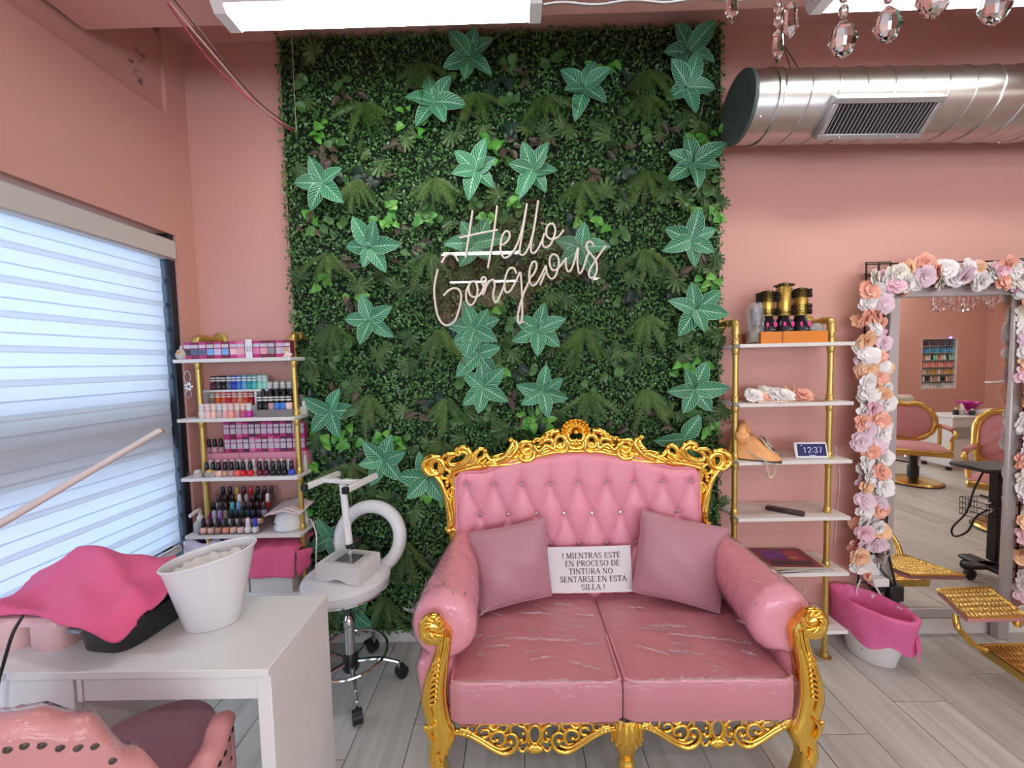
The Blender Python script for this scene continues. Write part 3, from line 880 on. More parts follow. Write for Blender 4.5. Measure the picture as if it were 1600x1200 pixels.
# crinkled folds of the plastic, with part of their glint put in as white
M_fold = film('plastic_fold', (1, 1, 1), 1.0, .08, 1.0, 60, .22, .10)
rr = random.Random(3)
mb = MB()
def fold(a, b, h, n=14):
    a, b = V(a), V(b); vs = []
    for k in range(n + 1):
        t = k / n; p = a.lerp(b, t)
        j = V((rr.gauss(0, .003), rr.gauss(0, .003), 0))
        hh = h * (.3 + .7 * sin(pi * t)) * rr.uniform(.5, 1.2)
        vs += [p + j + V((0, -.006, 0)), p + j + V((0, 0, hh)), p + j + V((0, .007, 0))]
    fs = []
    for k in range(n):
        o = k * 3; fs += [(o, o + 1, o + 4, o + 3), (o + 1, o + 2, o + 5, o + 4)]
    mb.raw(vs, fs)
zt = ZS1 + .034
fold((-.07, 1.55, zt), (.22, 1.535, zt - .002), .007, 26); fold((-.02, 1.72, zt - .004), (.14, 1.70, zt), .006)
fold((-.25, 1.352, ZS1 + .012), (.345, 1.352, ZS1 + .012), .009, 50); fold((.37, 1.352, ZS1 + .012), (.955, 1.352, ZS1 + .012), .009, 50)
fold((.52, 1.62, zt), (.70, 1.60, zt), .006); fold((.60, 1.56, zt), (.86, 1.52, zt - .006), .006); fold((.45, 1.50, zt), (.56, 1.46, zt - .01), .006)
for k in range(26):
    x = rr.uniform(-.2, .9); y_ = rr.uniform(1.40, 1.80); L_ = rr.uniform(.03, .13); a_ = rr.gauss(-.25, .35)
    if abs(x - XCM) < .07: continue
    fold((x - L_ / 2 * cos(a_), y_ - L_ / 2 * sin(a_), zt - .008 - .004 * rr.random()), (x + L_ / 2 * cos(a_), y_ + L_ / 2 * sin(a_), zt - .008), rr.uniform(.003, .006), 12)
for s, x in ((-1, -.285), (1, .952)):
    for k in range(12):
        g = radians(-30 + 20 * k); p = V((x + cos(g) * .118, 1.392 + rr.uniform(0, .10), .615 + sin(g) * .125))
        fold(p, p + V((rr.gauss(0, .03), rr.uniform(.02, .06), rr.gauss(0, .02))), .006, 8)
sb(mb, 'cover_fold', M_fold, 0, label='folds of the clear plastic with whitened glints')
# --- tufted back
BX0, BX1 = -.312, .892
BCX = (BX0 + BX1) / 2
def btop(x):                                           # top edge of the upholstery
    t = abs(x - BCX) / ((BX1 - BX0) / 2)
    return 1.128 - .090 * min(1, t / .78) ** 1.9 * (1 if t < .78 else 1) - (.03 * max(0, (t - .93) / .07) ** 2)
BZ1, BDZ, BDX, BXS = .975, .150, .1385, -.262          # first row of buttons, row gap, button gap, first button
def backy(z): return 1.925 + .045 * (z - .45) / .65
def tuft(x, z):
    u = (x - BXS) / BDX; w = (BZ1 - z) / BDZ
    ex = min(1, max(0, min(x - BX0, BX1 - x)) / .03) ** .5
    et = min(1, max(0, btop(x) - z) / .03) ** .5
    if w >= 0:
        p, q = u + w / 2, u - w / 2
        h = (abs(sin(pi * p)) * abs(sin(pi * q))) ** .38
    else:
        a = abs(sin(pi * u)) ** .38; f = min(1, -w / .75)
        h = a * (1 - f * .75) + f * .75
        h *= 1
    wr = round(w); dd = 9
    for r in (wr - 1, wr, wr + 1):
        if r < 0: continue
        ur = round(u - (r % 2) / 2) + (r % 2) / 2
        dd = min(dd, hypot((u - ur) * BDX, (w - r) * BDZ))
    h -= .55 * exp(-(dd / .018) ** 2)
    return (.012 + .026 * h) * ex * et
NU, NV = 190, 96
def backfn(i, j):
    x = BX0 + (BX1 - BX0) * i; zt = btop(x); z = .40 + (zt - .40) * j
    return V((x, backy(z) - tuft(x, z), z))
sb(MB().grid(backfn, NU, NV), 'backrest', M_pink, 80)
edge = [V((BX0 + .001, backy(.42) - .006, .42)), V((BX0 + .001, backy(.8) - .006, .8))] + [V((BX0 + .002 + (BX1 - BX0 - .004) * k / 40, backy(1) - .008, btop(BX0 + (BX1 - BX0) * k / 40) + .001)) for k in range(41)] + [V((BX1, backy(.8) - .006, .8)), V((BX1, backy(.42) - .006, .42))]
sb(MB().tube(edge, .0065, 7), 'back_piping', M_pink)
M_crystal = mat('crystal_button', (.72, .62, .66), .08, .75)
bm_ = MB().lathe([(.0115, 0), (.0125, .004), (.009, .010), (.0045, .0125)], 8, M=RX(pi / 2)).mesh('crystal_button', M_crystal, 0)
M_set = mat('button_setting', (.45, .40, .42), .25, 1.0)
for r in range(4):
    for k in range(9):
        x = BXS + (k + (r % 2) / 2) * BDX; z = BZ1 - r * BDZ
        if x > BX1 - .02: continue
        b = link('crystal_button', bm_, sofa, loc=V((x, backy(z) - .006, z)) - SO)
# --- carved gold: outlines followed on the plane of the back, half of it mirrored
GC = .288
def gb(px, py, dy=0.0): return at(px, py, Y=SB - dy)
def zb_(zx, zy, dy=0.0): return gb(650 + zx / 6, 640 + zy / 6, dy)
PX = 1.97 / FPX / 6 * 1.22                                     # one traced unit in metres
def carve(mb, kind, *a):
    if kind == 'p':                                    # path, radius in traced units, lift
        pts, r, dy = a
        n = 5; cp = catmull([zb_(x, y, dy) for x, y in pts], n)
        if not isinstance(r, (int, float)):
            m = len(r) - 1; rl = []
            for i in range(len(cp)):
                t = i / (len(cp) - 1) * m; k = min(m - 1, int(t)); rl.append((r[k] + (r[k + 1] - r[k]) * (t - k)) * PX)
        else: rl = r * PX
        for s in (0, 1):
            q = [V((2 * GC - p.x, p.y, p.z)) for p in cp] if s else cp
            mb.tube(q, rl, 8)
    elif kind == 'r':                                  # ring
        cx, cy, rx, ry, rot, r, dy = a
        pts = []
        for k in range(20):
            g = 2 * pi * k / 20; c, s_ = cos(rot), sin(rot)
            pts.append(zb_(cx + cos(g) * rx * c - sin(g) * ry * s_, cy + cos(g) * rx * s_ + sin(g) * ry * c, dy))
        for s in (0, 1):
            mb.tube([V((2 * GC - p.x, p.y, p.z)) for p in pts] if s else pts, r * PX, 7, closed=True)
    elif kind == 'b':
        cx, cy, r, dy = a
        p = zb_(cx, cy, dy)
        for s in (0, 1): mb.ball((2 * GC - p.x if s else p.x, p.y, p.z), r * PX, 10, 6)
mb = MB()
rail = [(345, 600), (400, 575), (540, 540), (720, 522), (880, 512), (1010, 482), (1150, 432), (1330, 395), (1500, 388)]
carve(mb, 'p', rail, [18] * 9, .012)
carve(mb, 'p', [(300, 570), (420, 530), (560, 505), (720, 500), (880, 488), (1010, 455), (1160, 405), (1330, 372), (1500, 362)], [26, 34, 38, 34, 32, 34, 34, 30, 26], .0)
# corner knob with its spiral
carve(mb, 'r', 195, 525, 62, 66, 0, 30, .008); carve(mb, 'r', 150, 525, 78, 88, .2, 24, .0)
carve(mb, 'p', [(230, 440), (150, 450), (80, 500), (80, 560), (140, 610), (210, 600)], [12, 20, 24, 24, 20, 10], .022)
# first scroll around a long hole
carve(mb, 'r', 395, 458, 98, 52, -.45, 24, .006)
carve(mb, 'p', [(250, 450), (290, 420), (370, 410), (390, 370), (450, 355), (500, 390), (505, 450), (450, 510), (360, 530)], [14, 20, 18, 22, 24, 24, 24, 22, 12], .014)
carve(mb, 'p', [(370, 415), (400, 425), (420, 400), (395, 385)], [14, 12, 10, 8], .026)
# acanthus between
carve(mb, 'p', [(470, 520), (540, 470), (560, 410), (600, 370), (655, 372)], [14, 24, 22, 20, 16], .012)
carve(mb, 'p', [(520, 525), (590, 470), (640, 440), (640, 400)], [14, 22, 20, 10], .018)
carve(mb, 'b', 648, 385, 20, .024)
for k in range(4): carve(mb, 'p', [(520 + 45 * k, 530), (575 + 45 * k, 500), (610 + 50 * k, 460 + 6 * k)], [8, 12, 6], .026)
# open concave arc ending in a curl
carve(mb, 'p', [(650, 410), (690, 460), (760, 470), (840, 430), (885, 370), (905, 320), (890, 285)], [18, 24, 26, 26, 24, 20, 14], .010)
carve(mb, 'p', [(760, 510), (850, 470), (920, 400), (950, 340), (930, 300), (895, 290)], [14, 24, 26, 22, 16, 10], .016)
carve(mb, 'b', 890, 285, 24, .020)
for k in range(4): carve(mb, 'p', [(820 + 22 * k, 470 - 24 * k), (850 + 20 * k, 440 - 24 * k), (880 + 14 * k, 440 - 30 * k)], [6, 11, 6], .034)
# second ring and its apron leaf
carve(mb, 'r', 1037, 365, 52, 52, 0, 20, .010); carve(mb, 'r', 1037, 365, 72, 68, 0, 14, .0)
carve(mb, 'p', [(960, 430), (1000, 470), (1060, 475), (1105, 440), (1110, 390)], [12, 24, 28, 24, 12], .018)
carve(mb, 'p', [(965, 340), (985, 310), (1040, 300), (1080, 300)], [10, 16, 18, 14], .02)
# rising leaf scrolls toward the shell
for k in range(4): carve(mb, 'p', [(1105, 330 + 28 * k), (1150, 390 + 12 * k), (1220, 400 + 8 * k - 22 * (3 - k)), (1290, 370 - 8 * k), (1300 - 14 * k, 310)], [10, 15, 16, 15, 8], .012 + .006 * (3 - k))
carve(mb, 'p', [(1090, 310), (1120, 285), (1180, 280), (1220, 240), (1290, 205), (1340, 200)], [14, 20, 24, 26, 28, 22], .012)
carve(mb, 'p', [(1160, 330), (1200, 290), (1260, 280), (1280, 320), (1240, 350), (1200, 335)], [10, 18, 20, 18, 14, 8], .030)
for k in range(5): carve(mb, 'b', 1105 + 40 * k, 300 - 16 * k + 6 * (k % 2), 17, .03)
carve(mb, 'r', 1350, 300, 50, 60, .2, 22, .012); carve(mb, 'r', 1350, 310, 70, 84, .1, 16, .0)
carve(mb, 'p', [(1320, 390), (1370, 400), (1415, 370), (1410, 300), (1440, 270)], [12, 20, 20, 18, 12], .016)
carve(mb, 'p', [(1440, 200), (1425, 250), (1450, 290), (1490, 285)], [16, 18, 18, 14], .018)
carve(mb, 'p', [(1430, 300), (1440, 350), (1490, 368)], [16, 18, 16], .018)
for dz, r in ((.016, .020), (.040, .016)):
    mb.tube([V((BX0 - .015 + (BX1 - BX0 + .03) * k / 40, SB + .004, btop(min(BX1, max(BX0, BX0 + (BX1 - BX0) * k / 40))) + dz)) for k in range(41)], r, 8)
sb(mb, 'crest_rail', M_gold, 60)
# the side stiles
mb = MB()
carve(mb, 'p', [(170, 610), (225, 670), (270, 770), (300, 900), (320, 1010), (325, 1090)], [20, 24, 24, 26, 30, 34], .014)
carve(mb, 'p', [(300, 600), (335, 680), (370, 800), (398, 940), (405, 1050), (405, 1130)], [26, 20, 18, 16, 18, 22], .002)
carve(mb, 'p', [(225, 640), (300, 780), (350, 930), (372, 1050), (368, 1120)], [12, 14, 20, 28, 26], -.004)
carve(mb, 'r', 280, 602, 44, 44, 0, 16, .010); carve(mb, 'r', 341, 775, 34, 46, -.2, 13, .010); carve(mb, 'r', 380, 880, 28, 44, -.1, 11, .010)
carve(mb, 'b', 292, 680, 18, .022); carve(mb, 'b', 292, 712, 14, .022)
carve(mb, 'p', [(270, 770), (320, 880), (345, 1000), (340, 1080), (310, 1090), (320, 1040)], [8, 10, 12, 12, 10, 6], .034)
carve(mb, 'p', [(280, 1120), (320, 1110), (390, 1130)], [24, 28, 26], .012); carve(mb, 'b', 310, 1130, 30, .022); carve(mb, 'b', 385, 1140, 22, .022)
carve(mb, 'p', [(330, 1130), (350, 1200), (350, 1500)], [34, 34, 30], -.01)
for x in (BX0 - .012, BX1 + .012): mb.tube([V((x, SB + .002, 1.045)), V((x, SB - .005, .85)), V((x, SB - .012, .66))], .017, 8)
def halves(mb):
    # the carving comes in mirrored pairs: hand each side its own mesh
    a, b = MB(), MB()
    ia, ib = {}, {}
    for f in mb.f:
        c = sum((mb.v[i].x for i in f)) / len(f)
        d, ix = (a, ia) if c < GC else (b, ib)
        g = []
        for i in f:
            if i not in ix: ix[i] = len(d.v); d.v.append(mb.v[i].copy())
            g.append(ix[i])
        d.f.append(tuple(g))
    return a, b
for h_ in halves(mb): sb(h_, 'side_stile', M_gold, 60)
# shell at the top
mb = MB(); c = zb_(1490, 205, .012)
nl = 11
def shell(u, v):
    a = radians(-18) + radians(216) * u; rib = abs(sin(pi * nl * u))
    r = (.035 + .115 * v) * (1 + .05 * rib * v) * (1.0 if True else 1) * .355
    return V((GC + cos(a) * r * 1.22, SB - .014 - .020 * rib * (.3 + .7 * v) - .014 * sin(pi * v) + .018 * v * v, c.z + sin(a) * r * 1.05))
mb.grid(shell, nl * 8, 8)
mb.grid(lambda u, v: shell(u, v) + V((0, .03, 0)), nl * 8, 8, flip=True)
for k in range(nl + 1):
    g = [shell(k / nl, t / 6) + V((0, -.002, 0)) for t in range(7)]
    mb.tube(g, .0030, 5)
mb.tube([shell(k / 88, 1) for k in range(89)], .0045, 6)
mb.ball((GC, SB - .03, c.z), .012); mb.tube([(GC - .012, SB - .02, c.z - .055), (GC, SB - .025, c.z - .035), (GC + .012, SB - .02, c.z - .055)], .008, 8)
sb(mb, 'shell_ornament', M_gold, 60)
# flat back board that closes the carved back
bk = MB()
bk.prism([(BX0 + .01, .40)] + [(BX0 + .01 + (BX1 - BX0 - .02) * k / 20, btop(BX0 + .01 + (BX1 - BX0 - .02) * k / 20) - .005) for k in range(21)] + [(BX1 - .01, .40)], 1.965, 1.985, lambda a, b, h: V((a, h, b)))
sb(bk, 'back_board', M_gold)
# --- carved front posts running down into cabriole legs
def zf(zx, zy, dy=0.0): return at(640 + zx / 4.61, 940 + zy / 4.61, Y=SF - dy)
PF = 1.38 / FPX / 4.61
FCX = .352                                              # middle of the front
def front_post(mir):
    mb = MB()
    def fx(p): return V((2 * FCX - p.x, p.y, p.z)) if mir else p
    def path(pts, r, dy, flat=1.0, n=8):
        cp = catmull([zf(x, y, dy) for x, y in pts], 5); m = len(r) - 1; rl = []
        for i in range(len(cp)):
            t = i / (len(cp) - 1) * m; k = min(m - 1, int(t)); rl.append((r[k] + (r[k + 1] - r[k]) * (t - k)) * PF)
        mb.tube([fx(p) for p in cp], rl, n, flat=flat)
    # body: a strap with real depth (sections laid out by hand so that its width lies across)
    body = [(215, 165, 50), (250, 230, 56), (252, 300, 52), (228, 400, 62), (195, 520, 76), (178, 640, 88), (180, 730, 92), (205, 830, 86), (232, 910, 92), (240, 970, 96), (222, 1040, 82), (205, 1110, 66), (225, 1200, 56), (262, 1290, 52), (300, 1370, 60), (318, 1420, 70)]
    cs = catmull([V(q) for q in body], 5)
    rows = []
    for q in cs:
        c = zf(q.x, q.y); w = q.z * PF
        z = max(c.z, .008)
        c.z = z
        d = .030
        rows.append([fx(c + V((sx * w, sy * d, 0))) for sx, sy in ((-1, -.35), (-.86, -.8), (-.5, -1), (0, -.86), (.5, -1), (.86, -.8), (1, -.35), (1, .7), (.7, 1.1), (-.7, 1.1), (-1, .7))])
    w = len(rows[0])
    fs = [(j * w + i, j * w + (i + 1) % w, (j + 1) * w + (i + 1) % w, (j + 1) * w + i) for j in range(len(rows) - 1) for i in range(w)]
    fs += [tuple(range(w))[::-1], tuple((len(rows) - 1) * w + i for i in range(w))]
    if not mir: fs = [f[::-1] for f in fs]
    mb.raw([p for r in rows for p in r], fs)
    # rolled top
    sp = []
    for k in range(34):
        g = -pi * .35 - k / 33 * pi * 3.2; r = 88 - 62 * k / 33
        sp.append((172 + cos(g) * r, 192 + sin(g) * r))
    path(sp, [26, 34, 34, 32, 28, 22, 16], .022)
    c = zf(170, 192); 
    mb.ball(fx(c + V((0, -.03, 0))), 34 * PF, 10, 6)
    M_ = RX(pi / 2)
    mb.lathe([(86 * PF, -.028), (92 * PF, -.01), (92 * PF, .03), (80 * PF, .035)], 20, fx(c), M=M_)
    for k in range(9):
        g = k * .7
        path([(172 + cos(g) * 78, 192 + sin(g) * 78), (172 + cos(g + .35) * 56, 192 + sin(g + .35) * 56), (172 + cos(g + .9) * 36, 192 + sin(g + .9) * 36)], [10, 14, 8], .040)
    # flutes and running leaf
    path([(262, 250), (250, 340), (215, 470), (175, 600)], [10, 12, 12, 6], .030); path([(215, 260), (205, 350), (165, 480), (130, 600)], [8, 10, 10, 6], .028)
    path([(240, 250), (228, 345), (192, 470), (150, 600), (140, 720), (165, 840)], [6, 8, 8, 8, 8, 6], .032)
    for k in range(9):
        y = 430 + 38 * k; x = 185 - 3.2 * k
        path([(x - 30, y + 40), (x - 5, y + 14), (x + 28, y - 4), (x + 20, y - 24)], [6, 12, 12, 5], .034)
    path([(285, 300), (262, 520), (258, 700), (285, 850), (318, 920)], [6, 7, 7, 7, 6], .026)
    # leaf on the knee
    for k in range(6):
        path([(175, 1030 - 10 * k), (150 - 8 * k, 980 - 14 * k), (150 - 3 * k, 930 - 6 * k), (180 + 4 * k, 890 - 4 * k)], [8, 15, 13, 6], .036 - .003 * k)
    for k in range(4): path([(200 + 10 * k, 1230 - 20 * k), (190, 1190 - 20 * k), (215, 1160 - 20 * k)], [8, 13, 7], .032)
    path([(300, 870), (320, 930), (310, 985), (275, 1040), (275, 1110)], [7, 9, 9, 8, 6], .026)
    sb(mb, 'front_post', M_gold, 50)
front_post(False); front_post(True)
# pink wall behind each post, hind legs
for s in (-1, 1):
    x = FCX + s * .60
    mb = MB().tube(catmull([V((x, 1.93, .30)), V((x + s * .01, 1.95, .18)), V((x + s * .03, 1.99, .02)), V((x + s * .03, 1.99, 0))], 4), [.035, .034, .033, .031, .029, .027, .026, .025, .024, .024, .024, .025, .026], 8)
    sb(mb, 'hind_leg', M_gold)
# middle leg: fluted acanthus over a slim ankle
mb = MB(); ml = at(980, 1130, Y=SF)
def mleg(u, v):
    z = ml.z + .02 - v * (ml.z + .02)
    prof = [(0, .040), (.12, .050), (.25, .052), (.42, .036), (.58, .024), (.66, .032), (.72, .024), (.82, .022), (.92, .030), (1.0, .034)]
    for (a, ra), (b, rb_) in zip(prof, prof[1:]):
        if a <= v <= b: r = ra + (rb_ - ra) * (v - a) / (b - a); break
    r *= 1 + .10 * abs(sin(9 * pi * u)) * (1 if v < .5 else .3)
    return V((ml.x + cos(2 * pi * u) * r, SF + .015 + sin(2 * pi * u) * r * .8, z))
mb.grid(mleg, 60, 40, closeu=True, flip=True)
for k in range(7):
    a = pi + pi * (k + .5) / 7
    q = [V((ml.x + cos(a) * r, SF + .015 + sin(a) * r * .8, ml.z - dz)) for r, dz in ((.046, -.01), (.056, .03), (.052, .06), (.058, .072))]
    mb.tube(catmull(q, 4), [.006] * 12 + [.004], 6)
for k in range(5): mb.ball((ml.x + (k - 2) * .009, SF - .014, ml.z * .36 - .004 * abs(k - 2)), .010, 8, 5)
sb(mb, 'middle_leg', M_gold, 50)
# pierced aprons
def za(zx, zy, dy=0.0, ox=0, oy=0): return at(700 + zx / 5.16 + ox, 1080 + zy / 5.16 + oy, Y=SF + .005 - dy)
PA = 1.38 / FPX / 5.16
def apron(ox, oy, sl):
    mb = MB(); CX = 700
    def path(pts, r, dy=.0):
        for s in (0, 1):
            cp = catmull([za((2 * CX - x) if s else x, y + sl * ((2 * CX - x if s else x) - CX), dy, ox, oy) for x, y in pts], 5)
            if isinstance(r, (int, float)): rl = r * PA
            else:
                m = len(r) - 1; rl = []
                for i in range(len(cp)):
                    t = i / (len(cp) - 1) * m; k = min(m - 1, int(t)); rl.append((r[k] + (r[k + 1] - r[k]) * (t - k)) * PA)
            mb.tube(cp, rl, 8)
    def ball(x, y, r, dy=.01):
        for s in (0, 1): mb.ball(za((2 * CX - x) if s else x, y + sl * ((2 * CX - x if s else x) - CX), dy, ox, oy), r * PA, 8, 5)
    path([(52, 318), (130, 325), (230, 372), (350, 450), (440, 492), (515, 478), (556, 430), (560, 380), (530, 342), (490, 340), (468, 368), (480, 400), (512, 402)], [22, 26, 24, 22, 24, 24, 20, 18, 16, 14, 14, 14, 16])
    path([(60, 300), (160, 318), (250, 362), (360, 432), (440, 460), (500, 440)], [12, 16, 16, 14, 12, 8], .014)
    ball(508, 405, 24); ball(395, 385, 20)
    path([(370, 425), (425, 430), (460, 385), (450, 335), (410, 315), (360, 335), (345, 375), (375, 398)], [12, 16, 18, 16, 16, 16, 14, 12], .006)
    path([(235, 350), (225, 300), (250, 265)], [12, 16, 10], .006); path([(235, 352), (290, 360), (330, 345), (325, 310), (285, 300), (265, 322)], [12, 16, 14, 12, 12, 10], .008)
    path([(330, 275), (370, 300), (410, 275)], [14, 18, 10], .004); path([(510, 330), (505, 290), (520, 262)], [12, 16, 12], .004); path([(450, 330), (480, 290), (470, 262)], [10, 14, 10], 0)
    path([(570, 275), (610, 285), (640, 330), (635, 390), (600, 410), (585, 385)], [12, 16, 16, 16, 14, 10], .006); ball(607, 338, 16); ball(592, 388, 20)
    path([(575, 440), (580, 470), (610, 478), (640, 440)], [10, 16, 16, 8], .006)
    path([(100, 290), (150, 300), (200, 330)], [12, 14, 8], .018); path([(80, 322), (130, 305), (160, 285)], [8, 12, 8], .018)
    for k in range(4): path([(75 + 32 * k, 330 + 10 * k), (95 + 32 * k, 305 + 8 * k), (120 + 32 * k, 300 + 8 * k)], [6, 10, 5], .02)
    # middle oval with its petals
    ring = []
    for k in range(24):
        g = 2 * pi * k / 24; ring.append(za(CX + cos(g) * 46, 345 + sin(g) * 72, .008, ox, oy))
    mb.tube(ring, 14 * PA, 8, closed=True)
    ring = [za(CX + cos(2 * pi * k / 24) * 66, 350 + sin(2 * pi * k / 24) * 92, -.002, ox, oy) for k in range(24)]
    mb.tube(ring, 12 * PA, 8, closed=True)
    for k in range(-2, 3):
        a = pi / 2 - k * .42
        cp = [za(CX + cos(a) * r, 425 + sin(a) * r * .9, .006, ox, oy) for r in (10, 35, 65, 88)]
        mb.tube(catmull(cp, 4), [f * PA for f in (10, 13, 16, 19, 21, 23, 24, 25, 24, 22, 19, 13, 6)], 8)
    # top rail
    mb.box((za(CX, 262, 0, ox, oy) + V((0, .012, 0))), (.55, .03, .018), .004)
    return sb(mb, 'pierced_apron', M_gold, 60)
apron(0, 0, -.022)
a2 = at(1121, 1140, Y=SF); a1 = at(700 + 700 / 5.16, 1147, Y=SF)
apron(1121 - (700 + 700 / 5.16), -9, -.022)
# dark underside
sb(MB().box((FCX, 1.67, .283), (1.20, .50, .012)), 'seat_base', mat('dark_underside', (.10, .07, .06), .8))
sb(MB().box((FCX, 1.66, .30), (1.42, .52, .03), .006), 'seat_frame', M_pink)

# --- scatter cushions and the notice
M_pillow = mat('dusty_pink_satin', (.46, .225, .265), .42, spec=.4, bump=.25, bscale=14, bdist=.01, sheen=.2)
def pillow(c00, c10, c11, c01, thick, label, seed):
    a = [V(q) for q in (c00, c10, c11, c01)]
    n = ((a[1] - a[0]).cross(a[3] - a[0])).normalized()
    if n.y > 0: n = -n
    ctr = (a[0] + a[1] + a[2] + a[3]) / 4
    r2 = random.Random(seed)
    def pt(u, v, s):
        p = (a[0] * (1 - u) + a[1] * u) * (1 - v) + (a[3] * (1 - u) + a[2] * u) * v
        e = (sin(pi * u) * sin(pi * v)) ** .45
        pin = .035 * (sin(pi * u) * (1 - sin(pi * v)) ** 3 + sin(pi * v) * (1 - sin(pi * u)) ** 3)
        p = p.lerp(ctr, pin)
        wr = .006 * sin(9 * u + 5 * v + seed) * sin(7 * v + seed) * e
        return p + n * (s * (thick * e + wr)) - ctr
    N_ = 26
    t = thing('throw_pillow', label, 'pillow', ctr, group='dusty pink pillows on the settee')
    mb = MB(); mb.grid(lambda u, v: pt(u, v, 1), N_, N_); mb.grid(lambda u, v: pt(u, v, -.55), N_, N_, flip=True)
    mb.build('cover', M_pillow, t, 60)
    seam = [pt(k / 20, 0, 0) for k in range(20)] + [pt(1, k / 20, 0) for k in range(20)] + [pt(1 - k / 20, 1, 0) for k in range(20)] + [pt(0, 1 - k / 20, 0) for k in range(20)]
    MB().tube(seam, .003, 5, closed=True).build('seam', M_pillow, t)
pillow(at(752, 958, Y=1.70), at(862, 930, Y=1.80), at(852, 809, Y=1.845), at(733, 833, Y=1.83), .070, 'dusty pink pillow leaning by the arm beside the leafy wall, left of the notice', 2)
pillow(at(988, 924, Y=1.80), at(1124, 958, Y=1.70), at(1139, 826, Y=1.83), at(1003, 797, Y=1.845), .070, 'dusty pink pillow leaning by the arm nearest the open shelf', 5)
# the notice: sheet of paper with its lettering as printed strokes
TL, TR, BL, BR = at(856, 855, Y=1.872), at(985, 850, Y=1.872), at(858, 927, Y=1.835), at(987, 922, Y=1.835)
exx = (TR - TL).normalized(); ezz = (TL - BL); hgt = ezz.length; ezz.normalize(); nn = exx.cross(ezz).normalized()
wid = (TR - TL).length
Mp = Matrix((( exx.x, ezz.x, nn.x, BL.x), (exx.y, ezz.y, nn.y, BL.y), (exx.z, ezz.z, nn.z, BL.z), (0, 0, 0, 1)))
nt_ = thing('paper_notice', 'white paper notice in Spanish capitals propped between the two pillows', 'sign', M=Mp)
MB().grid(lambda u, v: V((wid * u, hgt * v, .004 * sin(pi * u))), 8, 4).build('sheet', mat('white_paper', (.78, .74, .76), .7), nt_)
# serif capitals drawn as strokes: thick stems .13, thin .05, in a unit-high box
TK, TN = .16, .09
def arc(cx, cy, rx, ry, a0, a1, wv=.15, wh=.06, n=12):
    out = []
    for k in range(n):
        t0, t1 = radians(a0 + (a1 - a0) * k / n), radians(a0 + (a1 - a0) * (k + 1) / n)
        out.append((cx + rx * cos(t0), cy + ry * sin(t0), cx + rx * cos(t1), cy + ry * sin(t1), wh + (wv - wh) * abs(cos((t0 + t1) / 2))))
    return out
def ser(x, y, w=.17): return [(x - w, y, x + w, y, .05)]
GL = {
 'M': (1.0, [(.14, 0, .14, 1, TN), (.14, 1, .5, .1, TK), (.5, .1, .86, 1, TN), (.86, 0, .86, 1, TK)] + ser(.14, .02) + ser(.86, .02) + ser(.08, .98, .1) + ser(.92, .98, .1)),
 'I': (.42, [(.21, 0, .21, 1, TK)] + ser(.21, .02) + ser(.21, .98)),
 'E': (.72, [(.17, 0, .17, 1, TK), (.05, .97, .62, .97, .06), (.05, .03, .66, .03, .06), (.17, .52, .48, .52, .06), (.62, .98, .62, .78, .05), (.66, .02, .66, .25, .05), (.48, .42, .48, .62, .05)]),
 'N': (.92, [(.14, 0, .14, 1, TN), (.14, 1, .76, 0, TK), (.76, 0, .76, 1, TN)] + ser(.14, .02, .12) + ser(.76, .98, .12) + ser(.08, .98, .1)),
 'T': (.76, [(.38, 0, .38, 1, TK), (.04, .95, .72, .95, .10), (.05, .98, .05, .76, .05), (.71, .98, .71, .76, .05)] + ser(.38, .02)),
 'R': (.84, [(.17, 0, .17, 1, TK), (.05, .97, .42, .97, .06), (.17, .5, .42, .5, .06), (.40, .5, .74, .02, TK)] + arc(.40, .735, .24, .235, -90, 90) + ser(.17, .02, .14) + ser(.78, .02, .09)),
 'A': (.88, [(.08, 0, .44, 1, TN), (.44, 1, .80, 0, TK), (.24, .34, .64, .34, .06)] + ser(.08, .02, .11) + ser(.80, .02, .13)),
 'S': (.66, arc(.33, .74, .22, .24, 30, 270) + arc(.33, .26, .23, .24, 90, -150) + [(.54, .98, .54, .74, .05), (.11, .02, .11, .28, .05)]),
 'P': (.74, [(.17, 0, .17, 1, TK), (.05, .97, .40, .97, .06), (.17, .46, .40, .46, .06)] + arc(.38, .715, .26, .255, -90, 90) + ser(.17, .02)),
 'O': (.90, arc(.45, .5, .36, .48, 0, 360, .15, .05, 22)),
 'C': (.82, arc(.45, .5, .36, .48, 40, 320, .15, .06, 18) + [(.74, .98, .74, .74, .05)]),
 'D': (.88, [(.17, 0, .17, 1, TK), (.05, .97, .40, .97, .06), (.05, .03, .40, .03, .06)] + arc(.38, .5, .40, .47, -90, 90)),
 'U': (.90, [(.17, .3, .17, 1, TK), (.72, .3, .72, 1, TN)] + arc(.445, .3, .275, .28, 180, 360, .12, .07) + ser(.17, .98) + ser(.72, .98, .12)),
 'L': (.70, [(.17, 0, .17, 1, TK), (.05, .03, .62, .03, .06), (.62, .02, .62, .28, .05)] + ser(.17, .98)),
 '!': (.34, [(.17, .32, .17, 1, .13), (.17, .0, .17, .13, .14)]), ' ': (.34, [])}
GL['É'] = (GL['E'][0], GL['E'][1] + [(.30, 1.10, .48, 1.30, .08)])
def words(txt, size):
    x = 0; q = []
    for ch in txt:
        w, st = GL[ch]
        q += [((x + a) * size, b * size, (x + c) * size, d * size, e * size) for a, b, c, d, e in st]
        x += w + .06
    return q, x * size
M_ink = mat('black_ink', (.05, .04, .05), .8)
lines = ['! MIENTRAS ESTÉ', 'EN PROCESO DE', 'TINTURA NO', 'SENTARSE EN ESTA', 'SILLA !']
cw_ = wid * .80 / words(lines[3], 1)[1]
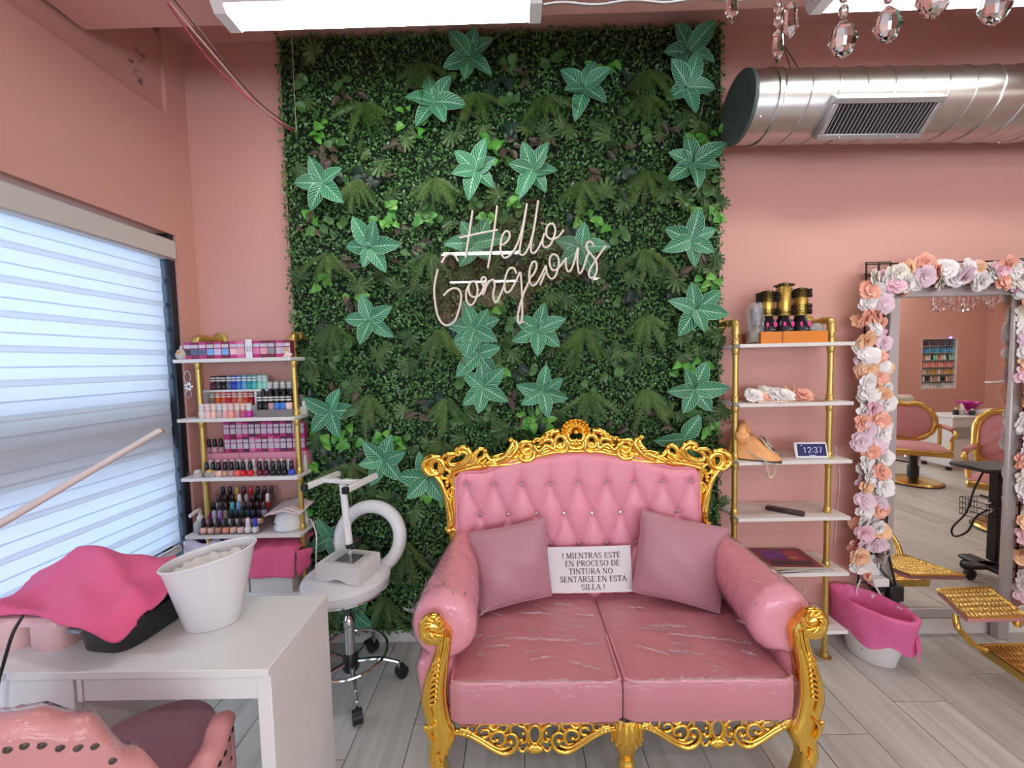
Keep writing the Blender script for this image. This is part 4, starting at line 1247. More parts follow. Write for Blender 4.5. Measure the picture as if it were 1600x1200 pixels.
cxs = [.525, .535, .51, .535, .53]; cys = [.745, .575, .405, .235, .062]
for ln, fx_, fy in zip(lines, cxs, cys):
    q, w = words(ln, cw_)
    mb = MB()
    for a, b, c, d, e in q:
        dv = V((c - a, d - b, 0)); l = max(1e-6, dv.length); pv = V((-dv.y, dv.x, 0)) / l * e / 2; ex_ = dv / l * e * .15
        o = V((wid * fx_ - w / 2, hgt * fy, .0046))
        mb.raw([o + V((a, b, 0)) - ex_ + pv, o + V((a, b, 0)) - ex_ - pv, o + V((c, d, 0)) + ex_ - pv, o + V((c, d, 0)) + ex_ + pv], [(0, 1, 2, 3)])
    mb.build('printed_line', M_ink, nt_, 0)
# ================================================================== NEON SIGN (UNLIT)
NY = 1.995
def zn(zx, zy, dy=0.0): return at(640 + zx / 4.444, 280 + zy / 4.444, Y=NY - dy)
SN = V((zn(760, 560).x, NY, zn(760, 560).z))
ns = thing('neon_sign', 'unlit cream tube sign reading Hello Gorgeous on the leafy wall', 'sign', SN)
M_neon = mat('cream_neon_tube', (.80, .70, .62), .35)
M_acr = film('clear_acrylic', (.96, .965, .96), 1.0, .0, 0, 1, .05)
outline = [(320, 380), (400, 190), (470, 190), (570, 170), (640, 170), (660, 300), (760, 170), (800, 130), (920, 120), (930, 280), (1010, 270), (1100, 330), (1110, 380), (1180, 430), (1240, 410), (1300, 440), (1370, 420), (1400, 470), (1340, 560), (1330, 680), (1260, 720), (1180, 690), (1100, 690), (1000, 730), (940, 770), (850, 800), (820, 900), (800, 1020), (740, 1020), (730, 920), (760, 830), (672, 800), (640, 880), (560, 890), (480, 850), (440, 900), (390, 880), (350, 980), (290, 1040), (220, 1030), (165, 900), (140, 750), (170, 600), (230, 510), (300, 490), (360, 500), (370, 440)]
mb = MB()
mb.prism([(p.x, p.z) for p in [zn(*q) for q in outline]], NY + .004, NY + .010, lambda a, b, h: V((a, h, b)))
sb(mb, 'acrylic_panel', M_acr, off=SN, parent=ns)
H = [[(437, 220), (424, 310), (410, 400), (388, 545)], [(608, 185), (592, 320), (575, 440), (543, 618)], [(345, 407), (480, 378), (612, 352)],
 [(636, 458), (668, 442), (693, 405), (690, 368), (668, 362), (645, 392), (632, 450), (634, 510), (655, 545), (690, 535), (722, 498), (752, 440), (785, 330), (815, 170)],
 [(815, 170), (790, 330), (767, 470), (765, 515), (785, 527), (812, 502), (842, 430), (868, 320), (893, 148)],
 [(893, 148), (868, 320), (846, 440), (844, 500), (862, 514), (888, 490), (918, 430), (938, 375)],
 [(938, 375), (924, 420), (926, 460), (948, 474), (978, 455), (1002, 400), (1012, 348), (995, 311), (966, 316), (950, 348), (953, 395), (985, 416), (1030, 402), (1070, 352)],
 [(335, 570), (318, 535), (285, 519), (250, 535), (222, 580)],
 [(195, 625), (172, 745), (176, 850), (196, 950), (230, 1004), (270, 1014), (312, 985), (342, 910), (359, 820), (344, 770), (312, 757), (275, 770), (235, 808)],
 [(408, 740), (392, 790), (398, 850), (425, 876), (456, 842), (472, 770), (457, 715), (426, 716), (410, 750), (418, 800), (452, 820), (490, 800), (515, 750)],
 [(515, 750), (499, 700), (514, 680), (531, 698), (520, 755), (508, 805)], [(516, 790), (540, 730), (565, 703), (586, 705), (590, 745), (580, 800), (588, 848), (606, 852), (632, 800), (660, 730)],
 [(742, 655), (722, 618), (690, 625), (666, 680), (658, 740), (671, 786), (702, 770), (740, 705), (768, 648), (776, 720), (782, 850), (781, 960), (768, 1000), (752, 985), (756, 920), (790, 800), (838, 690)],
 [(828, 690), (860, 660), (881, 612), (876, 578), (855, 576), (836, 620), (831, 690), (846, 735), (878, 728), (915, 665), (946, 600)],
 [(946, 600), (956, 660), (985, 691), (1015, 667), (1036, 592), (1030, 541), (1000, 521), (975, 547), (973, 592), (992, 630), (1030, 620), (1078, 560)],
 [(1086, 545), (1085, 600), (1100, 641), (1125, 622), (1150, 550), (1170, 476), (1165, 560), (1176, 651), (1200, 632), (1225, 560), (1248, 500)],
 [(1278, 462), (1262, 436), (1236, 441), (1230, 480), (1260, 522), (1294, 570), (1300, 630), (1280, 680), (1252, 681), (1245, 642), (1275, 590), (1320, 522), (1362, 462)], [(905, 735), (925, 690), (940, 650)]]
for pts in H:
    sb(MB().tube(catmull([zn(x, y, .008) for x, y in pts], 6), .0052, 7), 'neon_tube', M_neon, 60, off=SN, parent=ns)
for q in ((620, 118), (922, 300), (868, 718), (790, 990)):
    p = zn(*q)
    sb(MB().lathe([(.008, 0), (.008, .03), (.004, .034)], 10, p + V((0, .03, 0)), M=RX(pi / 2)), 'standoff', M_chrome, off=SN, parent=ns)
# ================================================================== PIPE SHELVES
M_board = mat('white_washed_board', (.76, .72, .69), .45, bump=.05, bscale=80, var=.06, vscale=14)
PY_ = 2.03                                             # plane of the posts
def pipe_shelf(label, x0, x1, px0, px1, zs, ztop):
    O = V((x0, WY, 0))
    t = thing('pipe_shelf', label, 'shelf', O, group='white board shelves on brass pipes')
    r = .0135
    for px in (px0, px1):
        mb = MB()
        P = lambda x, y, z: V((x, y, z)) - O
        mb.tube([P(px, PY_, .012), P(px, PY_, ztop - .03)], r, 14)
        mb.lathe([(.032, 0), (.032, .006), (.020, .010), (.018, .03)], 16, P(px, PY_, .0))
        mb.build('pipe_post', M_brass, t)
        for z in zs:                                   # sockets above and below each board
            for s in (1, -1):
                zz = z + (.0 if s > 0 else -.018)
                MB().lathe([(r + .0015, 0), (r + .0055, .002), (r + .0055, .012), (r + .003, .014), (r + .003, .030), (r + .0005, .033)], 14, P(px, PY_, zz), M=None if s > 0 else RX(pi)).build('pipe_coupling', M_brass, t)
        mb = MB()
        arcp = [P(px, PY_, ztop - .055)] + [P(px, PY_ + .022 * (1 - cos(a)), ztop - .022 + .022 * sin(a)) for a in [pi / 2 * k / 6 for k in range(7)]] + [P(px, PY_ + .05, ztop)]
        mb.tube(arcp, r + .005, 14)
        mb.tube([P(px, PY_ + .045, ztop), P(px, PY_ + .058, ztop)], r + .008, 14)
        mb.tube([P(px, PY_, ztop - .062), P(px, PY_, ztop - .048)], r + .008, 14)
        mb.build('pipe_elbow', M_brass, t)
        mb = MB()
        mb.tube([P(px, PY_ + .05, ztop), P(px, WY - .008, ztop)], r, 14)
        mb.lathe([(.040, 0), (.040, .007), (.024, .012), (.022, .024)], 20, P(px, WY - .001, ztop), M=RX(pi / 2))
        mb.build('wall_flange', M_brass, t)
    for z in zs:
        MB().box(V(((x0 + x1) / 2, 2.082, z - .009)) - O, (x1 - x0, .226, .018), .002).build('shelf_board', M_board, t)
    return t
ZL = [1.628, 1.330, 1.030, .733, .430, .130]
ZR = [1.640, 1.347, 1.057, .770, .483, .180]
pipe_shelf('brass pipe shelf with white boards crowded with nail polish by the window', -1.700, -1.110, -1.622, -1.130, ZL, 1.736)
pipe_shelf('brass pipe shelf with white boards beside the flower framed mirror', 1.097, 1.655, 1.108, 1.583, ZR, 1.752)

# ------------------------------------------------------------------ nail polish
BOT = {}
def polish_meshes(kind):
    if kind in BOT: return BOT[kind]
    if kind == 'tall':       # glass bottle with a tall tapering cap
        b = [(.0125, 0), (.0155, .003), (.0165, .014), (.0145, .026), (.0085, .031)]
        c = [(.0105, .0305), (.0110, .034), (.0085, .071), (.0070, .074)]
    elif kind == 'gel':      # straight bottle with a fat cap
        b = [(.0145, 0), (.0155, .002), (.0155, .030), (.012, .034)]
        c = [(.0125, .0335), (.0130, .036), (.0130, .071), (.0118, .073)]
    else:                    # squat jar
        b = [(.016, 0), (.019, .004), (.019, .022), (.014, .026)]
        c = [(.015, .0255), (.0155, .028), (.0135, .036), (.006, .040)]
    BOT[kind] = (b, c); return BOT[kind]
MESHC = {}
PAL = {'plum': (.10, .015, .04), 'black': (.012, .012, .014), 'charcoal': (.05, .05, .06), 'slate blue': (.10, .15, .24), 'royal blue': (.03, .05, .45), 'azure': (.06, .20, .60), 'sky blue': (.16, .42, .68), 'teal': (.02, .36, .36), 'aqua': (.08, .50, .47), 'mint': (.33, .70, .56),
       'taupe': (.30, .22, .18), 'orange': (.85, .16, .02), 'coral': (.80, .14, .10), 'scarlet': (.65, .03, .04), 'crimson': (.45, .015, .03), 'salmon': (.85, .34, .25), 'vermilion': (.80, .10, .02), 'wine': (.18, .01, .03), 'pearl': (.72, .66, .63), 'blush': (.82, .58, .54), 'peach': (.88, .52, .42),
       'mushroom': (.46, .40, .36), 'rose': (.78, .40, .42), 'nude': (.74, .50, .40), 'dusty mauve': (.48, .27, .30), 'berry': (.50, .08, .18), 'magenta': (.45, .03, .30), 'violet': (.42, .20, .62), 'pink': (.78, .22, .45), 'silver': (.55, .55, .56), 'white': (.82, .80, .79), 'tan': (.52, .30, .20), 'lilac': (.62, .52, .70), 'gold': (.62, .42, .12), 'turquoise': (.05, .50, .52), 'cornflower': (.20, .42, .75), 'red': (.60, .02, .03), 'blue': (.05, .08, .55), 'grey': (.28, .28, .29), 'amber': (.60, .30, .05)}
ORD = ['first', 'second', 'third', 'fourth', 'fifth', 'sixth', 'seventh', 'eighth', 'ninth', 'tenth', 'eleventh', 'twelfth', 'thirteenth', 'fourteenth', 'fifteenth', 'sixteenth', 'seventeenth', 'eighteenth']
def pm(c):
    n = c.replace(' ', '_') + '_lacquer'
    return mat(n, PAL[c], .16, spec=.5)
def bottle(kind, col, cap, p, label, group, rz=0.0, tilt=0.0):
    k = (kind, col, cap)
    if k not in MESHC:
        b, c = polish_meshes(kind)
        nb = 12
        me = MB().lathe(b, nb).mesh('polish_bottle', pm(col), 50)
        cm = MB().lathe(c, nb).mesh('bottle_cap', pm(cap), 50)
        rm = MB().lathe([(.0134, .044), (.0136, .046), (.0136, .050), (.0134, .052)], nb, capb=False, capt=False).lathe([(.0134, .058), (.0136, .060), (.0136, .063), (.0134, .065)], nb, capb=False, capt=False).mesh('cap_rings', mat('pale_cap_rings', (.7, .66, .64), .3)) if kind == 'gel' else None
        MESHC[k] = (me, cm, rm)
    me, cm, rm = MESHC[k]
    o = link('polish_bottle', me, M=T(p) @ RZ(rz) @ RX(tilt))
    tag(o, label, 'nail polish', group)
    link('cap', cm, o)
    if rm: link('cap_rings', rm, o)
    return o
rb_ = random.Random(21)
def row(kind, cols, pxs, py, Y, z, where, group, caps=None):
    """a row of bottles whose places along the shelf are read at pixel columns pxs"""
    for i, (c, px) in enumerate(zip(cols, pxs)):
        cap = (caps[i] if isinstance(caps, list) else caps) or c
        x = at(px, py, Y=Y).x
        desc = f'{c} polish bottle' if cap == c else f'{c} polish with {cap} cap'
        bottle(kind, c, cap, V((x, Y + rb_.uniform(-.002, .002), z)), f'{desc}, {ORD[i]} from left {where}', group, rb_.random() * 6)
def lin(a, b, n): return [a + (b - a) * i / (n - 1) for i in range(n)]
# second board: white riser, four rows
rs = thing('shelf_riser', 'small white two level riser carrying blue and red polish on the shelf', 'riser', (-1.44, 2.10, ZL[1]))
xa, xb = at(314, 640, Y=2.08).x + 1.44, at(402, 640, Y=2.08).x + 1.44
RZT = at(360, 609, Y=2.075).z - ZL[1]
MB().box(((xa + xb) / 2 + .03, .022, RZT - .006), (xb - xa + .07, .085, .012), .002).build('top_board', M_plastic_white, rs)
for x in (xa + .006, xb - .006): MB().box((x, .022, (RZT - .012) / 2), (.012, .085, RZT - .012), .002).build('leg', M_plastic_white, rs)
MB().box(((xa + xb) / 2, .03, .025), (xb - xa - .026, .05, .05), .002).build('step', M_plastic_white, rs)
row('gel', ['plum', 'charcoal', 'black', 'slate blue', 'royal blue', 'azure', 'sky blue', 'teal', 'aqua', 'mint', 'mint'], lin(334, 415, 11), 600, 2.115, ZL[1] + RZT, 'on the white riser', 'polish on the white riser')
row('gel', ['taupe', 'orange', 'coral', 'scarlet', 'coral', 'salmon', 'vermilion', 'crimson'], lin(333, 394, 8), 630, 2.125, ZL[1] + .05, 'under the white riser', 'polish under the white riser')
row('gel', ['pearl', 'blush', 'peach', 'mushroom', 'rose', 'salmon', 'dusty mauve', 'berry', 'magenta'], lin(316, 390, 9), 648, 1.995, ZL[1], 'in front of the riser', 'polish in front of the white riser', ['pearl', 'blush', 'peach', 'silver', 'blush', 'rose', 'nude', 'salmon', 'silver'])
st = thing('bottle_stand', 'grey stepped stand of dark polish beside the white riser', 'stand', (-1.21, 2.06, ZL[1]))
sxa, sxb = at(402, 645, Y=2.0).x + 1.21, at(458, 645, Y=2.0).x + 1.21
M_stand = mat('smoked_grey_plastic', (.22, .19, .19), .3)
MB().box(((sxa + sxb) / 2, -.05, .018), (sxb - sxa, .045, .036), .003).build('front_step', M_stand, st)
MB().box(((sxa + sxb) / 2, .00, .032), (sxb - sxa, .05, .064), .003).build('middle_step', M_stand, st)
MB().box(((sxa + sxb) / 2, .05, .05), (sxb - sxa, .045, .10), .003).build('back_step', M_stand, st)
row('gel', ['black', 'black', 'dusty mauve', 'azure', 'azure', 'blush'], lin(407, 452, 6), 640, 2.012, ZL[1] + .036, 'on the grey stand front step', 'polish on the grey stand', 'black')
row('tall', ['black'] * 5, lin(412, 455, 5), 620, 2.06, ZL[1] + .064, 'on the grey stand middle step', 'polish on the grey stand', 'black')
row('gel', ['black'] * 5, lin(422, 462, 5), 600, 2.108, ZL[1] + .10, 'on the grey stand back step', 'polish on the grey stand', 'silver')
o = MB().box((0, 0, .022), (.034, .03, .044), .004).build('glass_bottle', mat('frosted_glass', (.80, .82, .78), .15, trans=.5)); o.location = (at(475, 640, Y=2.05).x, 2.05, ZL[1])
tag(o, 'small square clear glass bottle at the right end of the polish shelf', 'bottle')
MB().lathe([(.009, .044), (.009, .07), (.007, .072)], 10).build('cap', mat('silver_lacquer', ()), o)
# third board: pink riser box, boxes of polish, bottles
pr = thing('pink_box', 'long pink box serving as a riser under small polish boxes', 'box', (-1.35, 2.135, ZL[2]))
pxa, pxb = at(318, 715, Y=2.08).x + 1.35, -1.125 + 1.35
PZ = at(400, 707, Y=2.085).z - ZL[2]
M_pinkbox = mat('pink_card', (.78, .30, .40), .6)
MB().box(((pxa + pxb) / 2 - .002, 0, PZ / 2), (pxb - pxa, .10, PZ), .003).build('carton', M_pinkbox, pr)
MB().box(((pxa + pxb) / 2 - .08, -.0505, PZ / 2), (.002, .001, PZ * .96)).build('seam', mat('dark_seam', (.10, .04, .05), .8), pr)
def label_mat():
    """barcode-like print: fine upright bars on white, no readable words"""
    m = mat('barcode_label', (.78, .74, .76), .5)
    nt = m.node_tree; N = nt.nodes; L = nt.links
    tc = N.new('ShaderNodeTexCoord'); sp = N.new('ShaderNodeSeparateXYZ'); L.new(tc.outputs['Object'], sp.inputs[0])
    oi = N.new('ShaderNodeObjectInfo'); ad = N.new('ShaderNodeMath'); ad.operation = 'ADD'; L.new(sp.outputs['X'], ad.inputs[0]); L.new(oi.outputs['Random'], ad.inputs[1])
    nz = N.new('ShaderNodeTexNoise'); nz.noise_dimensions = '1D'; nz.inputs['Scale'].default_value = 420; L.new(ad.outputs[0], nz.inputs['W'])
    cr = N.new('ShaderNodeValToRGB'); e = cr.color_ramp.elements; e[0].position = .38; e[0].color = (.28, .24, .32, 1); e[1].position = .56; e[1].color = (.78, .73, .77, 1)
    L.new(nz.outputs['Fac'], cr.inputs['Fac']); L.new(cr.outputs['Color'], N['Principled BSDF'].inputs['Base Color'])
    return m
M_label = label_mat()
BOXC = {'magenta': (.52, .04, .20), 'maroon': (.20, .025, .06), 'pink': (.72, .16, .36), 'plum': (.10, .03, .08)}
boxm = {}
def polish_box(c, p, label, group, w=.034, h=.084, d=.034, chip=None):
    if (c, w) not in boxm:
        boxm[c, w] = MB().box((0, 0, h / 2), (w - .0012, d, h), .0012).mesh('polish_box', mat(c + '_carton', BOXC[c], .5))
        boxm['l', w] = MB().box((0, -d / 2, h * .40), (w * .86, .0012, h * .36)).mesh('barcode_label', M_label)
        boxm['u', w] = MB().box((0, -d / 2, h * .74), (w * .86, .0012, h * .20)).mesh('upper_label', M_label)
    o = link('polish_box', boxm[c, w], M=T(p) @ RZ(rb_.uniform(-.03, .03)))
    tag(o, label, 'box', group)
    if chip:
        link('colour_label', MB().box((0, -d / 2, h * .40), (w * .86, .0012, h * .36)).mesh('colour_label', pm(chip)), o)
    else: link('barcode_label', boxm['l', w], o)
    link('upper_label', boxm['u', w], o)
    return o
cs = ['magenta', 'maroon', 'magenta', 'plum', 'pink', 'magenta', 'maroon', 'pink', 'magenta', 'plum', 'maroon', 'magenta']
for r_, (zz, hh) in enumerate(((ZL[2] + PZ, .080), (ZL[2] + PZ + .080, .080))):
    for i in range(13):
        px = 354 + i * 9.75
        x = at(px, 695, Y=2.10).x
        if x > -1.118: continue
        polish_box(cs[(i + 5 * r_) % 12], V((x, 2.122, zz)), f'{cs[(i + 5 * r_) % 12]} polish box with barcode, {ORD[i]} from left in {"upper" if r_ else "lower"} stacked row', 'stacked polish boxes on the third board', w=.0325, h=.080)
row('tall', ['dusty mauve', 'rose', 'dusty mauve'], [327, 336, 346], 700, 2.11, ZL[2] + PZ, 'on the pink box', 'polish on the pink box', 'black')
row('tall', ['taupe', 'nude', 'peach', 'tan', 'dusty mauve', 'coral', 'red', 'red', 'wine', 'plum', 'black', 'black', 'black', 'blue'], [323, 333, 342, 352, 362, 371, 380, 392, 406, 416, 427, 436, 445, 456], 735, 2.0, ZL[2], 'in front of the pink box', 'front row on the third board', 'black')
row('tall', ['white'] * 12, lin(330, 452, 12), 730, 2.045, ZL[2], 'behind the black caps', 'white capped row on the third board', 'white')
for px, c, l in ((309, 'silver', 'tiny faceted clear glass jar with grey lid at the left board edge'), (328, 'gold', 'tiny faceted clear glass jar with gold lid at the left board edge')):
    b, cc = polish_meshes('jar')
    o = MB().lathe(b, 8).build('glass_jar', mat('jar_glass', (.85, .83, .80), .08, trans=.6), smooth=0)
    o.location = (at(px, 742, Y=1.985).x, 1.985, ZL[2]); tag(o, l, 'jar', 'tiny glass jars on the polish shelf')
    MB().lathe(cc, 8).build('lid', pm(c), o, 0)
o = MB().lathe([(.011, 0), (.012, .003), (.012, .06), (.008, .066)], 12).build('glass_vial', mat('jar_glass', ()), None); o.location = (-1.118, 2.065, ZL[2])
tag(o, 'clear glass vial at the right end of the third polish board', 'vial')
MB().lathe([(.0085, .0655), (.0085, .085), (.007, .087)], 12).build('cap', mat('frosted_glass', ()), o)
# top board: boxes and two ornaments
tc_ = ['magenta', 'maroon', 'magenta', 'maroon', 'magenta', 'maroon', 'magenta', 'pink', 'maroon', 'magenta', 'maroon', 'maroon', 'magenta', 'maroon']
chips = ['charcoal', 'slate blue', 'slate blue', 'cornflower', 'lilac', 'cornflower', 'blush', 'rose', None, 'pink', 'rose', 'grey', None, None]
for i in range(14):
    px = 297 + i * 11.9
    x = at(px, 550, Y=2.0).x
    polish_box(tc_[i], V((x, 1.998 if i % 3 else 2.001, ZL[0])), f'{tc_[i]} polish box with white labels, {ORD[i]} from left on the top board', 'polish boxes on the top board', w=.0395, h=.084, d=.036, chip=chips[i])
o = MB().box((0, 0, .046), (.034, .003, .092), .001).build('price_card', mat('white_card', (.80, .77, .79), .6)); o.location = (at(389, 550, Y=1.975).x, 1.975, ZL[0])
tag(o, 'narrow white card leaning on the pink boxes of the top board', 'card')
MB().box((0, -.002, .044), (.026, .001, .03)).build('print', M_label, o)
g = MB().lathe([(.018, 0), (.026, .01), (.028, .025), (.020, .044), (.008, .052), (.010, .06), (.006, .068)], 14)
o = g.build('glass_ornament', mat('pearl_glass', (.75, .70, .62), .1, trans=.35)); o.location = (at(285, 560, Y=1.99).x, 1.99, ZL[0])
tag(o, 'small pear shaped glass ornament at the left end of the top board', 'ornament')
MB().ball((0, -.022, .03), (.012, .006, .010), 8, 5).build('gold_flower', pm('amber'), o)
f = thing('figurine', 'tiny cream and pink figurine in front of the right brass pipe', 'ornament', (at(449, 558, Y=1.985).x, 1.985, ZL[0]))
MB().lathe([(.020, 0), (.018, .006), (.010, .020), (.012, .030)], 12).build('body', pm('blush'), f)
MB().ball((0, 0, .038), .011, 10, 6).build('head', pm('gold'), f)
MB().ball((.012, 0, .012), (.014, .01, .012), 8, 5).build('skirt', pm('pearl'), f)
# silver trinket hanging on the left pipe
tr = thing('hanging_trinket', 'silver trinket on a ring hanging from the left brass pipe', 'ornament', (-1.655, 2.0, 1.50))
MB().tube([V((cos(a) * .016, 0, sin(a) * .03 + .04)) for a in lin(0, 5.9, 14)], .002, 5, closed=True).build('loop', M_chrome, tr)
for k in range(5):
    a = 2 * pi * k / 5; MB().ball((cos(a) * .014, 0, sin(a) * .014 - .01), (.009, .004, .009), 8, 5).build('petal', M_chrome, tr)
MB().tube([V((cos(a) * .014, 0, sin(a) * .018 - .045)) for a in lin(0, 5.9, 14)], .002, 5, closed=True).build('ring', M_chrome, tr)
# fourth board: clear stepped rack with five rows
z4 = ZL[3]
rk = thing('acrylic_rack', 'clear acrylic stepped rack holding rows of polish above the white bin', 'rack', (-1.42, 2.07, z4))
xa, xb = at(312, 835, Y=1.985).x + 1.42, at(404, 835, Y=1.985).x + 1.42
M_acr2 = film('thin_acrylic', (.96, .96, .97), .8, .04, 0, 1, .06)
for k in range(5):
    MB().box(((xa + xb) / 2, -.078 + k * .037, .003 + k * .030), (xb - xa, .036, .004)).build('tier', M_acr2, rk)
    if k: MB().box(((xa + xb) / 2, -.097 + k * .037, .003 + k * .030 - .012), (xb - xa, .003, .028)).build('riser', M_acr2, rk)
for x in (xa, xb):
    MB().prism([(-.10, 0), (.09, 0), (.09, .20), (.06, .20), (-.10, .03)], x - .0015, x + .0015, lambda a, b, h: V((h, a, b))).build('side_panel', M_acr2, rk)
rows4 = [(['peach', 'nude', 'tan', 'salmon', 'nude', 'blush', 'white', 'white'], 316, 400, ['black', 'black', 'black', 'black', 'black', 'black', 'white', 'royal blue'], 'on the lowest rack tier'),
         (['pink', 'silver', 'violet', 'mushroom', 'pearl', 'silver', 'dusty mauve', 'pink', 'grey', 'peach'], 321, 400, ['magenta', 'silver', 'violet', 'taupe', 'black', 'black', 'black', 'black', 'black', 'black'], 'on the second rack tier'),
         (['sky blue', 'grey', 'slate blue', 'turquoise', 'cornflower', 'teal', 'azure', 'charcoal', 'lilac'], 331, 402, ['black', 'charcoal', 'black', 'turquoise', 'cornflower', 'black', 'black', 'black', 'charcoal'], 'on the third rack tier'),
         (['white', 'wine', 'crimson', 'white', 'dusty mauve', 'wine', 'crimson', 'red'], 345, 412, ['charcoal', 'black', 'black', 'white', 'grey', 'black', 'black', 'white'], 'on the fourth rack tier'),
         (['wine', 'plum', 'amber', 'wine', 'scarlet', 'black', 'wine', 'plum'], 350, 420, ['black', 'black', 'gold', 'plum', 'red', 'black', 'black', 'black'], 'on the top rack tier')]
for k, (cl, a, b, cp, wh) in enumerate(rows4):
    n = len(cl); Y = 1.992 + k * .037
    xs = lin(xa - 1.42 + .018, xb - 1.42 - .018, n)
    for i in range(n):
        bottle('tall', cl[i], cp[i], V((xs[i], Y, z4 + .0055 + k * .030)), f'{cl[i]} polish with {cp[i]} cap, {ORD[i]} from left {wh}', 'polish in the clear stepped rack', rb_.random() * 6)
# nail lamp with a folded cloth, its cord
lp = thing('nail_lamp', 'white domed nail drying lamp beside the clear polish rack', 'lamp', (-1.205, 2.065, z4))
def dome(u, v):
    a = 2 * pi * u; h = sin(v * pi / 2); r = cos(v * pi / 2) ** .6
    return V((cos(a) * .082 * r, sin(a) * .085 * r, .012 + .105 * h * (1 + .12 * sin(a) * r)))
MB().grid(dome, 32, 10, closeu=True).build('dome', mat('glossy_white_plastic', (.80, .80, .79), .2), lp)
MB().lathe([(.080, 0), (.084, .004), (.083, .012)], 32).build('base_rim', mat('silver_lacquer', ()), lp)
for i, dx in enumerate((-.055, -.04)): MB().ball((dx, -.072 + i * -.006, .045), .004, 8, 4).build('button', M_black, lp)
fc = MB().grid(lambda u, v: V((-.10 + .19 * u, -.085 + .15 * v, .132 - .030 * abs(u - .55) ** 1.5 * 2 - .018 * (1 - v) + .003 * sin(u * 14))), 14, 10)
fc.grid(lambda u, v: V((-.08 + .16 * u, -.075 + .13 * v, .142 - .035 * abs(u - .55) ** 1.5 * 2 - .018 * (1 - v) + .003 * sin(u * 11 + 1))), 14, 10)
o = fc.build('folded_cloth', mat('pale_pink_cloth', (.72, .60, .60), .8, bump=.3, bscale=90)); o.location = (-1.20, 2.065, z4)
md = o.modifiers.new('thick', 'SOLIDIFY'); md.thickness = .005
tag(o, 'pale pink folded cloth lying on top of the nail lamp', 'cloth')
pts = [V((-1.125, 2.08, z4 + .03)), V((-1.10, 2.06, z4 + .035)), V((-1.06, 2.03, z4 - .03)), V((-1.062, 2.02, .58)), V((-1.07, 2.03, .36)), V((-1.06, 2.08, .03))]
tag(MB().tube(catmull(pts, 8), .0035, 6).build('white_cord', M_plastic_white), 'white cord hanging beside the right brass pipe, beside the stool', 'cord')
sd = thing('pump_bottle', 'clear pump bottle with white spout at the left end of the board', 'bottle', (-1.655, 2.02, z4))
MB().lathe([(.028, 0), (.031, .004), (.031, .05), (.022, .062), (.014, .066)], 16).build('bottle', mat('frosted_glass', ()), sd)
MB().lathe([(.016, .064), (.016, .082), (.010, .086), (.008, .10)], 14).build('collar', M_plastic_white, sd)
MB().tube(catmull([V((0, 0, .10)), V((0, -.0, .115)), V((-.0, -.02, .118)), V((-.005, -.06, .105))], 5), .010, 8, flat=.7).build('spout', M_plastic_white, sd)
# fifth board: bins under a pink towel, a bag
z5 = ZL[4]
M_bin = mat('cream_storage_plastic', (.68, .64, .58), .5)
for i, (pa, pb) in enumerate(((325, 387), (390, 456))):
    xa, xb = at(pa, 910, Y=1.965).x, at(pb, 910, Y=1.965).x
    t = thing('storage_bin', ('cream storage bin under the pink towel, beside the white wastebasket', 'cream storage bin under the pink towel, nearest the brass pipe and stool')[i], 'bin', ((xa + xb) / 2, 2.07, z5), group='cream bins under the pink towel')
    w = xb - xa
    mb = MB()
    for sx, sy, dx, dy in ((0, -.096, w, .006), (0, .096, w, .006), (-w / 2 + .003, 0, .006, .186), (w / 2 - .003, 0, .006, .186)): mb.box((sx, sy, .10), (dx, dy, .20), .001)
    mb.build('walls', M_bin, t); MB().box((0, 0, .003), (w - .01, .19, .006)).build('bottom', M_bin, t)
    MB().box((0, -.101, .188), (w + .006, .008, .018), .002).build('rim', M_bin, t)
M_towel = mat('hot_pink_terry', (.86, .145, .30), .95, spec=.1, bump=.6, bscale=420, bdist=.004, sheen=.5, var=.08, vscale=6)
def drape(u, v):
    x = at(330 + 133 * u, 880, Y=1.96).x
    s = v
    if s < .45:
        t = s / .45; y = 2.16 - .20 * t; z = z5 + .235 - .012 * t + .010 * sin(u * 9 + 1) * t + .006 * sin(u * 23)
    else:
        t = (s - .45) / .55; y = 1.955 - .012 * t + .006 * sin(u * 16 + 2) * t; z = z5 + .222 - .128 * t + .008 * sin(u * 9 + 1) * (1 - t)
    return V((x, y, z))
o = MB().grid(drape, 40, 22).build('hand_towel', M_towel); md = o.modifiers.new('thick', 'SOLIDIFY'); md.thickness = .006
tag(o, 'bright pink towel draped over the cream bins on the polish shelf', 'towel')
xr = at(463, 880, Y=1.96).x
fl_ = MB().grid(lambda u, v: V((xr + .002 + .045 * u * (1 - .3 * v) + .004 * sin(v * 8), 1.955 + .07 * u, z5 + .222 - .015 * u - (.135 - .05 * u) * v)), 8, 12).build('side_flap', M_towel, o)
md = fl_.modifiers.new('thick', 'SOLIDIFY'); md.thickness = .006
bgx = at(312, 862, Y=2.0).x
o = MB().grid(lambda u, v: V((bgx + (u - .5) * .20, 2.06 + .05 * sin(2 * pi * u) * (1 - v) - .04, z5 + .25 * v + .012 * sin(9 * u) * v)), 20, 10).build('paper_bag', mat('pale_lilac_bag', (.66, .60, .70), .6)); md = o.modifiers.new('thick', 'SOLIDIFY'); md.thickness = .004
tag(o, 'pale lilac bag standing on the shelf behind the white wastebasket', 'bag')
o2 = MB().grid(lambda u, v: V((bgx + (u - .5) * .15 + .02, 2.075 + .01 * sin(6 * u), z5 + .20 + .085 * v - .02 * abs(u - .5))), 12, 4).build('tissue', mat('deep_purple', (.10, .02, .28), .6), o)

